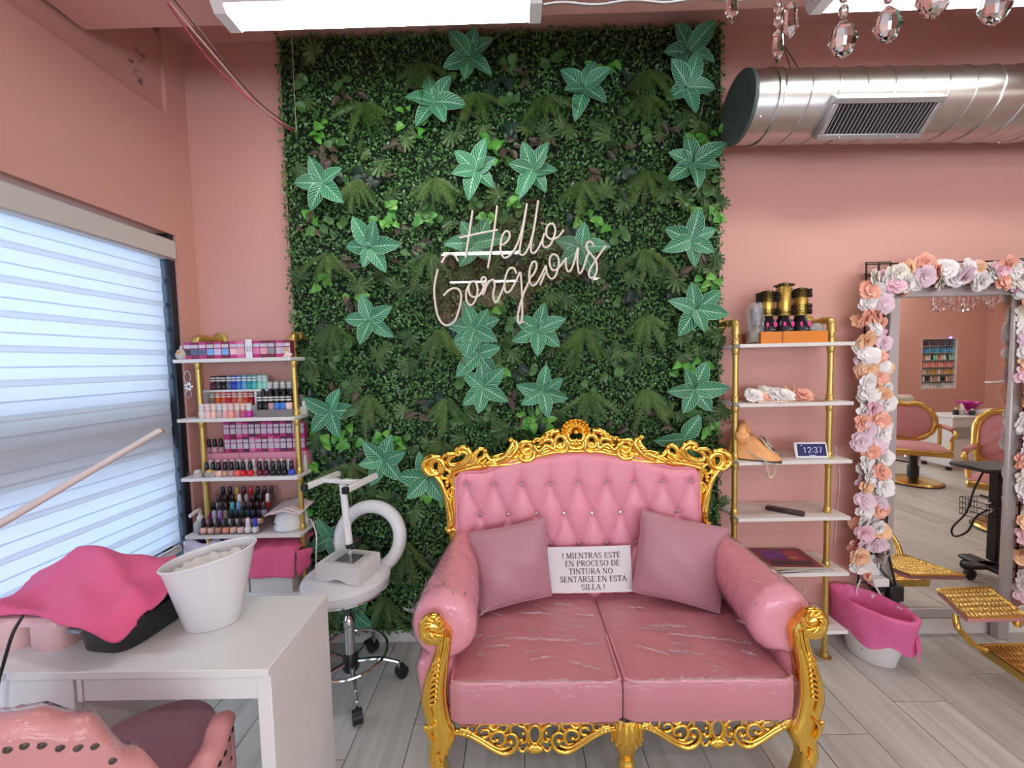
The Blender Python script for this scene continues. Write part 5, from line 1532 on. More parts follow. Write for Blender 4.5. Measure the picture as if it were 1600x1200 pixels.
# ================================================================== THINGS ON THE RIGHT SHELF
ob = thing('orange_box', 'open orange wooden box on the top board beside brass elbow', 'box', (0, 0, ZR[0]))
M_orange = mat('orange_lacquered_wood', (.72, .22, .015), .4, var=.12, vscale=9)
M_orange2 = mat('brown_orange_side', (.34, .085, .02), .5)
bx0, bx1 = at(1172, 530, Y=2.0).x + .045, at(1294, 530, Y=1.985).x
Yf = 1.985; bh = .058; bd = .17
MB().box(((bx0 + bx1) / 2, Yf + .004, bh / 2), (bx1 - bx0, .008, bh), .001).build('front_panel', M_orange, ob)
MB().box(((bx0 + bx1) / 2, Yf + bd, bh / 2), (bx1 - bx0, .008, bh), .001).build('back_panel', M_orange, ob)
for x in (bx0 + .004, bx1 - .004): MB().box((x, Yf + bd / 2, bh / 2), (.008, bd - .008, bh), .001).build('side_panel', M_orange2, ob)
MB().box(((bx0 + bx1) / 2, Yf + bd / 2, .004), (bx1 - bx0 - .016, bd - .01, .006)).build('floor_panel', M_orange2, ob)
MB().box((bx0 + (bx1 - bx0) * .32, Yf - .0005, bh / 2), (.006, .002, bh)).build('front_strap', M_orange2, ob)
M_bristle = mat('black_bristle', (.012, .010, .012), .6)
M_barrel = mat('gold_barrel', (.66, .44, .10), .3, .8)
M_pack = mat('dark_shiny_pack', (.014, .012, .016), .18)
M_pkpink = mat('pink_print', (.75, .05, .28), .4); M_pkwhite = mat('white_print', (.75, .72, .74), .5)
def round_brush(px, label, gold_lo, gold_hi, hh, rb2, yo=0.0):
    x = at(px, 500, Y=2.055).x
    z0 = ZR[0] + .009
    t = thing('round_brush', label, 'hair brush', (x, 2.055 + yo, z0), group='round hair brushes in the orange box')
    MB().lathe([(.030, 0), (.043, .004), (.046, .05), (.044, .085), (.026, .12), (.022, .14)], 16).build('packing', M_pack, t)
    # printed shapes on the pack
    for k, (dx, dz, w, h, m) in enumerate(((-.012, .045, .022, .005, M_pkwhite), (0, .03, .012, .018, M_pkpink), (.018, .085, .020, .030, M_pkpink), (-.020, .085, .016, .026, M_pkpink), (.006, .06, .026, .003, M_pkwhite), (.018, .018, .02, .014, M_pkpink))):
        MB().ball((dx, -sqrt(max(0, .0465 ** 2 - dx * dx)) + .002, dz), (w / 2, .004, h / 2), 8, 4).build('printed_mark', m, t)
    MB().lathe([(.029, .13), (.031, .135), (.031, .13 + hh), (.029, .135 + hh)], 18).build('barrel', M_barrel, t)
    mb = MB(); r3 = random.Random(px); zlo, zhi = .137, .133 + hh
    nrow = 40; nz_ = int(hh / .0045)
    for i in range(nz_):
        z = zlo + (zhi - zlo) * i / (nz_ - 1); f = (z - zlo) / (zhi - zlo)
        if gold_lo < f < gold_hi: ln = .006 if i % 3 == 0 else .0015
        else: ln = rb2
        for k in range(nrow):
            a = 2 * pi * (k + .5 * (i % 2)) / nrow
            d = V((cos(a), sin(a), r3.gauss(0, .08)))
            p = V((cos(a) * .030, sin(a) * .030, z)); s_ = V((-sin(a), cos(a), 0)) * (.0022 if ln < .01 else .0042)
            e = p + d * ln * r3.uniform(.9, 1.05)
            mb.raw([p - s_, p + s_, e + V((0, 0, .001)), e - V((0, 0, .001))], [(0, 1, 2, 3)])
    b = mb.build('bristles', M_bristle, t, 0); b['kind'] = 'stuff'
    MB().lathe([(.020, .133 + hh), (.030, .136 + hh), (.028, .140 + hh), (.012, .145 + hh)], 14).build('tip_disc', M_pack, t)
round_brush(1198, 'round hair brush with a black and gold head beside the bagged brush', .25, .55, .115, .020)
round_brush(1222, 'tallest round hair brush with gold head, in the middle of the orange box', .12, .95, .150, .016, -.012)
round_brush(1250, 'round hair brush with mostly black bristles beside the clear packet', .42, .68, .125, .020)
bb = thing('bagged_brush', 'grey brush in a clear plastic bag at the left of the orange box', 'hair brush', (at(1179, 500, Y=2.02).x + .012, 2.03, ZR[0] + .009))
MB().lathe([(.024, 0), (.026, .02), (.022, .05), (.012, .075), (.012, .09)], 12).build('handle', mat('olive_grey', (.26, .23, .17), .5), bb)
MB().lathe([(.022, .085), (.025, .09), (.025, .165), (.02, .172)], 14).build('barrel', mat('grey_metal_barrel', (.30, .30, .32), .4, .6), bb)
r4 = random.Random(4)
def bag(u, v):
    a = 2 * pi * u; r = .035 + .006 * sin(5 * a + 9 * v) + .004 * sin(11 * a - 5 * v)
    r *= (1 - .5 * max(0, v - .8) / .2 * .6)
    return V((cos(a) * r, sin(a) * r * .8, -.002 + .20 * v))
MB().grid(bag, 30, 16, closeu=True).build('clear_bag', film('crinkled_bag', (.97, .97, .98), 1, .12, 1.0, 40, .10, .12), bb)
ts = thing('clear_packet', 'crumpled clear packet of grey bristles at the right of the orange box', 'packet', (at(1275, 505, Y=2.03).x, 2.03, ZR[0] + .03))
MB().ball((0, 0, .03), (.035, .02, .028), 10, 6).build('contents', mat('grey_fluff', (.42, .39, .38), .9, bump=.6, bscale=200), ts)
mb = MB()
for k in range(60):
    a = r4.uniform(-.3, 2.2); p = V((r4.gauss(0, .012), r4.gauss(0, .008), .035)); e = p + V((cos(a) * .035, r4.gauss(0, .008), abs(sin(a)) * .035)); s_ = V((.0012, 0, 0))
    mb.raw([p - s_, p + s_, e + s_ * .3, e - s_ * .3], [(0, 1, 2, 3)])
b = mb.build('bristles', mat('pale_bristle', (.5, .48, .46), .6), ts, 0); b['kind'] = 'stuff'
MB().ball((0, 0, .032), (.042, .026, .040), 14, 8).build('wrapper', MATS['crinkled_bag'], ts)
# second board: tray of artificial flowers
def petal_flower(seed, R_, layers, closed):
    rr = random.Random(seed); mb = MB()
    for l in range(layers):
        f = 1 - l / layers; n = 5 + (layers - l); up = (1 - f) * .9 + .12
        for k in range(n):
            a = 2 * pi * k / n + l * .5 + rr.gauss(0, .1)
            L_ = R_ * (.45 + .55 * f) * rr.uniform(.9, 1.1); W = L_ * .85
            tilt = radians(18 + 62 * (1 - f)) * closed + rr.gauss(0, .08)
            M_ = RZ(a) @ RY(-tilt)
            vs = []
            for j in range(4):
                t = j / 3; w = W * (.25, .8, 1, .62)[j] / 2
                for s in (-1, 0, 1):
                    z = .10 * L_ * (s * s) * t + .16 * L_ * sin(t * 3) * (1 - abs(s) * .3) - .18 * L_ * t * t + (rr.gauss(0, .022) * L_ if j == 3 else 0) + l * R_ * .05
                    vs.append(M_ @ V((L_ * t * (1 + (.06 if s == 0 and j == 3 else 0)), s * w, z)))
            mb.raw(vs, [(j * 3 + i, j * 3 + i + 1, j * 3 + i + 4, j * 3 + i + 3) for j in range(3) for i in range(2)])
    return mb
FLM = {}
def pet(name, c1, c2):
    m = leafmat(name, c1, c2, .7, 'island', .25, .2); return m
FC = {'coral': pet('coral_petal', (.88, .36, .25), (.94, .55, .42)), 'cream': pet('cream_petal', (.86, .78, .68), (.92, .86, .78)), 'white': pet('white_petal', (.86, .80, .77), (.94, .90, .88)),
      'lilac': pet('lilac_petal', (.80, .56, .66), (.88, .70, .76)), 'pink': pet('pink_petal', (.88, .50, .60), (.92, .64, .70)), 'apricot': pet('apricot_petal', (.90, .48, .26), (.94, .64, .42))}
def flower_mesh(c, v):
    if (c, v) not in FLM: FLM[c, v] = petal_flower(v * 7 + 1, 1.0, (5, 4, 6)[v % 3], (.85, .65, 1.05)[v % 3]).mesh('flower', FC[c], 60)
    return FLM[c, v]
ty = thing('mirror_tray', 'thin gold mirror tray under artificial flowers on the shelf', 'tray', (1.36, 2.06, ZR[1]))
MB().box((0, 0, .004), (.34, .17, .008), .002).build('frame', mat('rose_gold', (.70, .45, .33), .25, 1), ty)
MB().box((0, 0, .009), (.32, .15, .002)).build('mirror_glass', mat('mirror', (.85, .85, .85), .03, 1.0), ty)
for i, (px, py, r, c, v, l) in enumerate(((1176, 613, .045, 'white', 0, 'white artificial flower at the left end of the tray'), (1188, 620, .048, 'coral', 1, 'coral artificial flower near the left end of the tray'), (1206, 612, .05, 'white', 2, 'large white artificial bloom in the middle of the tray'), (1224, 614, .05, 'white', 0, 'white artificial bloom just right of the tray middle'), (1252, 617, .05, 'coral', 2, 'coral artificial flower at the right of the tray'), (1195, 605, .035, 'cream', 1, 'small cream artificial bloom at the back of the tray'))):
    p = at(px, py, Y=2.03 + .012 * (i % 3)); p.z = max(p.z - .02, ZR[1] + .022)
    o = link('artificial_flower', flower_mesh(c, v), M=T(p) @ RX(.8) @ S3(r, r, r)); tag(o, l, 'flower', 'artificial flowers on the tray')
mb = MB()
for a in (-1.0, -.3, .4, 1.1): mb.raw([V((0, 0, 0)), V((.05 * sin(a) - .008, 0, .05 * cos(a))), V((.07 * sin(a), .005, .07 * cos(a))), V((.05 * sin(a) + .008, 0, .05 * cos(a)))], [(0, 1, 2, 3)])
o = mb.build('gold_leaf_sprig', M_barrel); o.location = at(1234, 620, Y=2.06); o.location.z = ZR[1] + .012; tag(o, 'gold leaf sprig standing among the tray flowers', 'sprig')
# third board: rotary telephone, smart display
z3 = ZR[2]
ph = thing('rotary_telephone', 'peach orange rotary telephone with a cream coiled cord', 'telephone', (1.225, 2.06, z3), radians(58))
ph.scale = (1.12, 1.12, 1.12)
M_phone = mat('peach_phone_plastic', (.86, .42, .17), .3)
def pbody(u, v):
    a = 2 * pi * u; c, s_ = cos(a), sin(a)
    ex = lambda q: (abs(q) ** .55) * (1 if q > 0 else -1)
    sc = (1.0, 1.0, .96, .80, .62, .50, .46)[min(6, int(v * 6))] if False else 1 - .5 * v ** 1.4
    yy = ex(s_) * .105 * (1 - .58 * v ** 1.2) + .045 * v
    return V((ex(c) * .082 * sc, yy, .006 + .098 * v))
mb = MB(); mb.grid(pbody, 36, 12, closeu=True)
mb.f.append(tuple(range(12 * 36, 13 * 36)))
mb.build('body', M_phone, ph)
MB().box((0, 0, .003), (.165, .21, .006), .003).build('base_plate', mat('dark_base', (.05, .03, .02), .5), ph)
Md = T(0, -.048, .062) @ RX(radians(52))
MB().lathe([(.046, 0), (.048, .004), (.046, .008), (.02, .010), (.018, .013)], 28, M=None).build('dial', mat('clear_dial', (.80, .70, .60), .12, trans=.3), ph).matrix_local = Md
for k in range(10):
    a = radians(40 + 28 * k)
    MB().lathe([(.0065, 0), (.0065, .002)], 10).build('finger_hole', mat('dark_base', ()), ph).matrix_local = Md @ T(cos(a) * .034, sin(a) * .034, .0085)
for s in (-1, 1): MB().box((s * .045, .045, .112), (.022, .045, .026), .006).build('cradle', M_phone, ph)
hs = MB(); hp = catmull([V((-.105, .045, .115)), V((-.085, .045, .140)), V((-.05, .045, .152)), V((.05, .045, .152)), V((.085, .045, .140)), V((.105, .045, .115))], 5)
hs.tube(hp, [.020] * 4 + [.016] * (len(hp) - 8) + [.020] * 4, 12, flat=.85)
for s in (-1, 1): hs.lathe([(.024, -.018), (.029, -.012), (.028, .010), (.020, .018)], 18, (s * .098, .045, .112), M=RY(s * .5))
hs.build('handset', M_phone, ph)
cc = MB(); cp = catmull([V((1.165, 2.00, z3 + .115)), V((1.150, 1.985, z3 + .06)), V((1.185, 1.965, z3 + .020)), V((1.215, 1.958, z3 + .012)), V((1.222, 1.950, z3 - .03)), V((1.232, 1.948, z3 - .07)), V((1.248, 1.948, z3 - .066)), V((1.262, 1.952, z3 - .03)), V((1.262, 1.960, z3 + .012)), V((1.235, 1.985, z3 + .014))], 40)
hx = []
for i, p in enumerate(cp):
    t = (cp[min(i + 1, len(cp) - 1)] - cp[max(i - 1, 0)]).normalized(); u, w = frame_from(t)
    g = i * .95; rad = .0055 if i > 50 else .001
    hx.append(p + (u * cos(g) + w * sin(g)) * rad)
cc.v = []; cc.tube([p for p in hx], .0022, 5)
inv = Matrix.Translation(-ph.location)
co = cc.build('coiled_cord', mat('cream_cord', (.74, .62, .46), .4), None); co.parent = ph; co.matrix_local = (T(ph.location) @ RZ(radians(58)) @ S3(1.12, 1.12, 1.12)).inverted()
sdp = thing('smart_display', 'small white framed display showing 1237 on the shelf', 'clock', (at(1270, 712, Y=2.0).x, 2.005, z3), radians(-4))
Ms = RX(radians(-14))
dw, dh = .158, .082
MB().box((0, 0, dh / 2 + .002), (dw, .012, dh), .006, M=None).build('housing', mat('white_display_frame', (.80, .80, .82), .35), sdp).matrix_local = Ms
MB().box((0, -.0065, dh / 2 + .003), (dw - .022, .002, dh - .022)).build('screen', mat('navy_screen', (.012, .018, .085), .12, emit=.35), sdp).matrix_local = Ms
MB().prism([(-.05, 0), (.055, 0), (.0, .06)], -.05, .05, lambda a, b, h: V((h, .01 + (a + .05) * .55, b * .9))).build('stand', mat('grey_fabric', (.4, .4, .42), .8), sdp)
# digits drawn as rounded thin strokes
DG = {'1': [[(.25, .8), (.5, 1), (.5, 0)]], '2': [[(.1, .75), (.2, .95), (.5, 1), (.8, .9), (.82, .68), (.6, .4), (.1, 0), (.85, 0)]], '3': [[(.12, .88), (.4, 1), (.75, .92), (.78, .68), (.42, .54), (.8, .38), (.8, .12), (.45, 0), (.1, .12)]], '7': [[(.1, 1), (.88, 1), (.4, 0)]]}
mb = MB(); x = -.042
for ch in '12:37':
    if ch == ':':
        for zz in (.25, .7): mb.ball((x + .003, -.008, .030 + .028 * zz), (.0016, .0008, .0016), 8, 4)
        x += .0085; continue
    for st_ in DG[ch]: mb.tube([V((x + a * .019, -.008, .030 + b * .028)) for a, b in st_], .0008, 5)
    x += .0215
mb.box((.0, -.008, .018), (.03, .0008, .0012)); mb.box((-.048, -.008, .066), (.008, .0008, .0015))
mb.build('digits', mat('lit_digits', (.80, .85, 1.0), .5, emit=.9), sdp).matrix_local = Ms
# thin white cable of the display, on the wall
A = [at(1305, 700, Y=2.19), at(1312, 745, Y=2.19), at(1308, 800, Y=2.19), at(1304, 860, Y=2.19)]
tag(MB().tube(catmull([A[0] + V((-.03, -.05, 0))] + A, 8), .0016, 5).build('thin_cable', M_plastic_white), 'thin white cable running down the wall behind the open shelf', 'cable')
# fourth board: dark handset; fifth: magazines
z4r = ZR[3]
rc = thing('remote_handset', 'dark brown slim remote lying on the white board', 'remote', (at(1226, 798, Z=z4r + .008).x, at(1226, 798, Z=z4r + .008).y, z4r), radians(-38))
MB().box((0, 0, .009), (.170, .050, .018), .007).build('body', mat('dark_aubergine', (.045, .022, .028), .42), rc)
MB().box((0, 0, .0182), (.15, .036, .001)).build('face', mat('dark_face', (.025, .014, .018), .25), rc)
MB().lathe([(.008, 0), (.008, .001), (.004, .0015)], 12, (-.055, 0, .0187)).build('dial_button', M_black, rc)
z5r = ZR[4]
mags = [((.03, .03, .035), .28, .21, .007, 4, 'black covered magazine at the bottom of the magazine pile'), ((.60, .57, .54), .28, .21, .006, 2, 'white covered magazine second from the bottom of the pile'), ((.04, .05, .08), .27, .20, .005, 6, 'navy covered magazine in the middle of the pile'), ((.55, .42, .20), .28, .21, .005, 1, 'tan covered magazine second from the top of the pile'), ((.22, .03, .06), .26, .20, .005, -3, 'glossy dark red magazine with purple print on top of the pile')]
zz = z5r
for i, (c, w, d, h, a, l) in enumerate(mags):
    t = thing('magazine', l, 'magazine', (1.435 - .008 * i, 2.075, zz), radians(a), group='magazines on the open shelf')
    MB().box((0, 0, h / 2), (w - .004, d - .003, h - .0012)).build('pages', mat('page_edges', (.62, .58, .52), .8), t)
    cm = mat('magazine_cover_%d' % i, c, .25)
    MB().box((0, 0, h - .0004), (w, d, .0012)).build('front_cover', cm, t)
    MB().box((-w / 2, 0, h / 2), (.0012, d, h)).build('spine', cm, t)
    if i == 4:
        MB().box((-.05, .03, h + .0004), (.11, .09, .0006)).build('cover_picture', mat('purple_print', (.16, .03, .26), .25, var=.6, vscale=30), t)
        MB().box((.05, .02, h + .0004), (.07, .11, .0006)).build('cover_picture', mat('ruby_print', (.40, .04, .08), .25, var=.7, vscale=26), t)
        MB().box((.0, -.06, h + .0004), (.20, .04, .0006)).build('cover_strip', mat('dark_print', (.03, .02, .03), .25, var=.9, vscale=40), t)
        for k in range(4): MB().box((.02 + .012 * k, -.005, h + .001), (.006, .022, .0006)).build('cover_mark', mat('gold_print', (.5, .4, .12), .3), t)
    zz += h + .0006
# ================================================================== MANICURE DESK AND WHAT STANDS ON IT
TZ = .75
DX0, DX1, DY0, DY1 = -1.685, -.700, 1.048, 1.402
dk = thing('manicure_desk', 'white laminate manicure desk by the window', 'desk', (-1.2, 1.22, 0))
DO = V((-1.2, 1.22, 0))
def db(name, x0, x1, y0, y1, z0, z1, b=.0015, m=M_white):
    return MB().box(V(((x0 + x1) / 2, (y0 + y1) / 2, (z0 + z1) / 2)) - DO, (x1 - x0, y1 - y0, z1 - z0), b).build(name, m, dk)
db('desktop', DX0, DX1, DY0, DY1, TZ - .022, TZ)
db('side_panel', -.742, DX1 - .002, DY0 + .012, DY1 - .004, .0, TZ - .023)
db('drawer_front', -1.247, -.744, DY0 + .016, DY0 + .034, TZ - .098, TZ - .026)
db('drawer_edge', -1.252, -1.236, DY0 + .013, DY0 + .0155, TZ - .098, TZ - .026)
db('pedestal_body', DX0 + .005, -1.262, DY0 + .036, DY1 - .004, .02, TZ - .023)
for i in range(3): db('pedestal_drawer', DX0 + .006, -1.262, DY0 + .014, DY0 + .034, TZ - .026 - .225 * (i + 1), TZ - .026 - .225 * i - .004)
for i in range(0): MB().tube([V((-1.56, DY0 + .004, TZ - .09 - .225 * i)) - DO, V((-1.38, DY0 + .004, TZ - .09 - .225 * i)) - DO], .005, 8).build('drawer_handle', M_chrome, dk)
db('pedestal_plinth', DX0 + .01, -1.27, DY0 + .05, DY1 - .01, .0, .02)
# black tub under the towel
M_tub = mat('black_tub_plastic', (.022, .024, .030), .38, bump=.08, bscale=30, var=.15, vscale=12)
tb = thing('foot_tub', 'black plastic tub on the desk under the pink towel', 'tub', (-1.225, 1.235, TZ), radians(-6))
def tubsec(w, d, z, n=36):
    out = []
    for k in range(n):
        a = 2 * pi * k / n; c, s_ = cos(a), sin(a)
        ex = lambda q: (abs(q) ** .5) * (1 if q > 0 else -1)
        out.append(V((ex(c) * w, ex(s_) * d, z)))
    return out
def loft(secs, cap0=True, cap1=False):
    mb = MB(); n = len(secs[0])
    mb.raw([p for s_ in secs for p in s_], [(j * n + k, j * n + (k + 1) % n, (j + 1) * n + (k + 1) % n, (j + 1) * n + k) for j in range(len(secs) - 1) for k in range(n)])
    if cap0: mb.f.append(tuple(range(n))[::-1])
    if cap1: mb.f.append(tuple((len(secs) - 1) * n + k for k in range(n)))
    return mb
loft([tubsec(.076, .112, 0), tubsec(.082, .120, .008), tubsec(.092, .130, .080), tubsec(.097, .135, .083), tubsec(.097, .135, .092), tubsec(.088, .124, .090), tubsec(.080, .114, .015)], cap1=True).build('tub', M_tub, tb)
MB().box((-.05, -.135, .082), (.05, .02, .014), .004).build('rim_grip', mat('clear_grey_plastic', (.20, .21, .24), .15), tb)
# pink hand rest with its notch
hr = thing('hand_rest', 'pale pink plastic hand rest with a notch on the desk beside black tub', 'hand rest', (-1.475, 1.20, TZ))
M_pplast = mat('pale_pink_plastic', (.78, .50, .49), .42)
for xa, xb in ((-.16, -.018), (.0, .115)):
    loft([[V(((xa + xb) / 2 + p.x * 1.0, p.y, p.z)) for p in tubsec((xb - xa) / 2 - .006, .068, 0, 24)], [V(((xa + xb) / 2 + p.x, p.y, p.z)) for p in tubsec((xb - xa) / 2, .075, .012, 24)], [V(((xa + xb) / 2 + p.x, p.y, p.z)) for p in tubsec((xb - xa) / 2, .075, .09, 24)], [V(((xa + xb) / 2 + p.x, p.y, p.z)) for p in tubsec((xb - xa) / 2 - .01, .066, .098, 24)]], cap1=True).build('rest_leg', M_pplast, hr)
MB().box((-.025, 0, .085), (.27, .146, .03), .010).build('rest_bridge', M_pplast, hr)
# towel over tub and hand rest: control rows from the far edge to the near edge
ctl = [[(-40, 960, 1.40), (60, 925, 1.40), (150, 900, 1.39), (215, 905, 1.39), (285, 900, 1.395)],
       [(-40, 945, 1.36), (60, 892, 1.36), (150, 855, 1.345), (212, 872, 1.35), (275, 868, 1.375)],
       [(-40, 948, 1.27), (60, 912, 1.28), (148, 872, 1.28), (212, 886, 1.27), (276, 874, 1.32)],
       [(-40, 950, 1.20), (50, 932, 1.21), (140, 912, 1.20), (208, 915, 1.20), (270, 898, 1.26)],
       [(-40, 953, 1.14), (48, 950, 1.15), (132, 950, 1.12), (200, 950, 1.135), (258, 928, 1.20)],
       [(-40, 958, 1.125), (48, 962, 1.135), (118, 980, 1.08), (180, 1004, 1.078), (222, 960, 1.14)]]
CG = [[at(x, y, Y=Y) for x, y, Y in r] for r in ctl]
cols = [catmull(r, 9) for r in CG]
grid_ = [catmull([cols[j][i] for j in range(len(cols))], 9) for i in range(len(cols[0]))]
nI, nJ = len(grid_) - 1, len(grid_[0]) - 1
def tw(u, v):
    p = grid_[min(nI, round(u * nI))][min(nJ, round(v * nJ))].copy()
    e = min(1, min(u, 1 - u, v, 1 - v) * 6 + .2)
    p.z += e * (.010 * sin(13 * u + 6 * v) * sin(5 * v + 3 * u + 1) + .005 * sin(21 * u - 11 * v) + .012 * (1 - abs(sin(5.2 * u + 2.6 * v + .5))) ** 3 + .010 * (1 - abs(sin(3.1 * v - 4.4 * u + 1.2))) ** 4)
    p.z = max(p.z, TZ + .004); p.x = max(p.x, -1.695 + .02 * v)
    return p
o = MB().grid(tw, nI, nJ, flip=True).build('bath_towel', M_towel, None, 80); md = o.modifiers.new('thick', 'SOLIDIFY'); md.thickness = .006; md.offset = -1
tag(o, 'bright pink towel heaped over the black tub on the desk', 'towel')
# white oval wastebasket used twice
def basket(label, rx, ry, h, M, mesh_m, tilt=0.0, name='wastebasket'):
    t = thing(name, label, 'bin', M=M)
    def sec(f, z, n=40, slope=0.0): return [V((cos(2 * pi * k / n) * rx * f, sin(2 * pi * k / n) * ry * f, z + slope * cos(2 * pi * k / n) * rx * f)) for k in range(n)]
    s = tilt
    loft([sec(.55, 0), sec(.58, .004), sec(.96, h - .012, slope=s), sec(1.0, h - .010, slope=s), sec(1.02, h - .004, slope=s), sec(1.0, h, slope=s), sec(.95, h - .003, slope=s), sec(.56, .008)], cap1=True).build('basket', mesh_m, t)
    return t, sec
M_basket = mat('white_basket_plastic', (.74, .73, .74), .4)
b1, sec1 = basket('white oval wastebasket standing on the desk beside the pink towel', .132, .088, .232, T(-1.005, 1.252, TZ + .001) @ RZ(radians(20)), M_basket, .16)
mb = MB(); mb.grid(lambda u, v: V(((u - .5) * .17, (v - .5) * .105, .208 + (u - .5) * .025 + .012 * sin(u * 9 + v * 4) * sin(v * 7) + .004 * sin(u * 31))), 20, 12)
tis = mb.build('paper_liner', mat('cream_paper', (.78, .74, .68), .8), None, 80); tis.matrix_world = b1.matrix_world.copy() if False else T(-1.005, 1.252, TZ + .001) @ RZ(radians(20))
md = tis.modifiers.new('thick', 'SOLIDIFY'); md.thickness = .003
tag(tis, 'crumpled cream paper inside the white oval wastebasket', 'paper')
# lamp with a slim tube arm, and a cable, at the left end of the desk
A, B = at(-75, 862, Y=1.00), at(250, 673, Y=1.52)
la = thing('arm_lamp', 'slim white tube lamp arm slanting across the striped blind', 'lamp', M=T(A))
d = (B - A); 
mb = MB(); mb.tube([V((0, 0, 0)), d], .0135, 12, flat=.8); mb.build('lamp_tube', mat('pinkish_white_tube', (.72, .62, .61), .4), la)
u_ = d.normalized()
MB().tube([d - u_ * .002, d + u_ * .006], .0142, 12, flat=.8).build('tube_end', mat('brown_end', (.35, .24, .16), .5), la)
px_ = V((-1.64, 1.11, TZ)) - A
MB().tube(catmull([px_, V((px_.x, px_.y, -.10)), V((px_.x * .5, px_.y * .6, -.02)), V((0, 0, 0))], 6), .009, 10).build('stand_pole', M_plastic_white, la)
MB().lathe([(.05, 0), (.05, .012), (.02, .018)], 20, px_).build('stand_base', M_plastic_white, la)
pts = [at(36, 962, Y=1.11), at(20, 990, Y=1.055), at(6, 1035, Y=1.036), at(-4, 1075, Y=1.034), at(-8, 1130, Y=1.034)]
tag(MB().tube(catmull(pts, 8), .0042, 8).build('power_cable', M_black), 'black cable hanging over the desk edge beside the hand rest', 'cable')

# ================================================================== BARREL CHAIR IN FRONT OF THE DESK
M_chair = mat('salmon_leatherette', (.73, .315, .315), .38, bump=.1, bscale=120, bdist=.002)
M_seatv = mat('mauve_velvet', (.58, .31, .36), .85, sheen=.6, bump=.15, bscale=200, bdist=.002)
ch = thing('barrel_chair', 'pink leatherette tub chair with studded rim drawn up to the desk', 'chair', (-1.105, .985, 0))
CR = .252
def ang(t): return radians(-90) + radians(116 if t > .5 else 92) * (t * 2 - 1)      # 0 left arm front, .5 back, 1 right arm front
def rimh(t):
    q = abs(t * 2 - 1)
    k = [(0, .895), (.20, .89), (.36, .845), (.50, .72), (.62, .605), (.74, .555), (.86, .565), (.95, .592), (1.0, .592)]
    for (a, ha), (b, hb) in zip(k, k[1:]):
        if a <= q <= b:
            f = (q - a) / (b - a); f = f * f * (3 - 2 * f); return ha + (hb - ha) * f
    return k[-1][1]
def flare(t): q = abs(t * 2 - 1); return 1 + .05 * q ** 3
def wall_pt(t, r, z): a = ang(t); return V((cos(a) * r * flare(t), sin(a) * r * .95 * flare(t), z))
nT = 72
mb = MB(); secs = []
for i in range(nT + 1):
    t = i / nT; h = rimh(t)
    pts = [(CR - .03, .36), (CR + .0, .34), (CR + .012, .40), (CR + .020, h - .06), (CR + .026, h - .026)]
    for k in range(7):
        g = radians(-10 + 200 * k / 6); pts.append((CR - .004 + cos(g) * .031, h - .028 + sin(g) * .028))
    pts += [(CR - .034, h - .06), (CR - .040, .50), (CR - .045, .42)]
    secs.append([wall_pt(t, r, z) for r, z in pts])
n = len(secs[0])
mb.raw([p for s_ in secs for p in s_], [(j * n + k, (j + 1) * n + k, (j + 1) * n + (k + 1) % n, j * n + (k + 1) % n) for j in range(nT) for k in range(n)])
mb.f.append(tuple(range(n))); mb.f.append(tuple(nT * n + k for k in range(n))[::-1])
mb.build('tub_back', M_chair, ch, 60)
# rounded front ends of the arms
for t, s in ((0, -1), (1, 1)):
    p0 = [wall_pt(t, CR - .008, z) for z in (.37, .45, .51, .562)]
    MB().tube(catmull(p0, 5), [.030] * 12 + [.029, .027, .024, .020], 12).build('arm_front', M_chair, ch)
def seatf(u, v):
    a = 2 * pi * u; r = (CR - .040) * min(1, v * 1.0)
    return V((cos(a) * r * 1.0, sin(a) * r * 1.0 + .06 * (sin(a) > 0) * sin(a) * v, 0.485 + .022 * (1 - v ** 4)))
mb = MB(); mb.grid(seatf, 48, 10, closeu=True)
lower = [V((cos(2 * pi * k / 48) * (CR - .05), sin(2 * pi * k / 48) * (CR - .05) + .06 * max(0, sin(2 * pi * k / 48)), .40)) for k in range(48)]
o0 = len(mb.v); mb.v += lower; base = 10 * 48
mb.f += [(base + (k + 1) % 48, base + k, o0 + k, o0 + (k + 1) % 48) for k in range(48)]
mb.f.append(tuple(o0 + k for k in range(48)))
mb.build('seat', M_seatv, ch, 60)
MB().lathe([(.19, 0), (.22, .03), (.235, .05)], 36, (0, 0, .345)).build('seat_base', M_chair, ch)
for sx, sy in ((-1, -1), (1, -1), (-1, 1), (1, 1)):
    MB().tube([V((sx * .16, sy * .16, .35)), V((sx * .21, sy * .21, .0))], [.022, .012], 10).build('leg', M_gold, ch)
nail = MB().lathe([(.0085, 0), (.0078, .003), (.004, .0055)], 10).mesh('nailhead', mat('dark_bronze', (.06, .035, .025), .3, .7))
def nailat(t, r, z):
    p = wall_pt(t, r, z); a = ang(t)
    nrm = V((cos(a), sin(a), .12)).normalized(); u, w = frame_from(nrm)
    link('nailhead', nail, ch, M=Matrix(((u.x, w.x, nrm.x, p.x), (u.y, w.y, nrm.y, p.y), (u.z, w.z, nrm.z, p.z), (0, 0, 0, 1))))
for i in range(44):
    t = .015 + .97 * i / 43; nailat(t, CR + .0195, rimh(t) - .052)
for i in range(5): nailat(.985, CR + .012, .56 - .035 * i); nailat(.015, CR + .012, .56 - .035 * i)
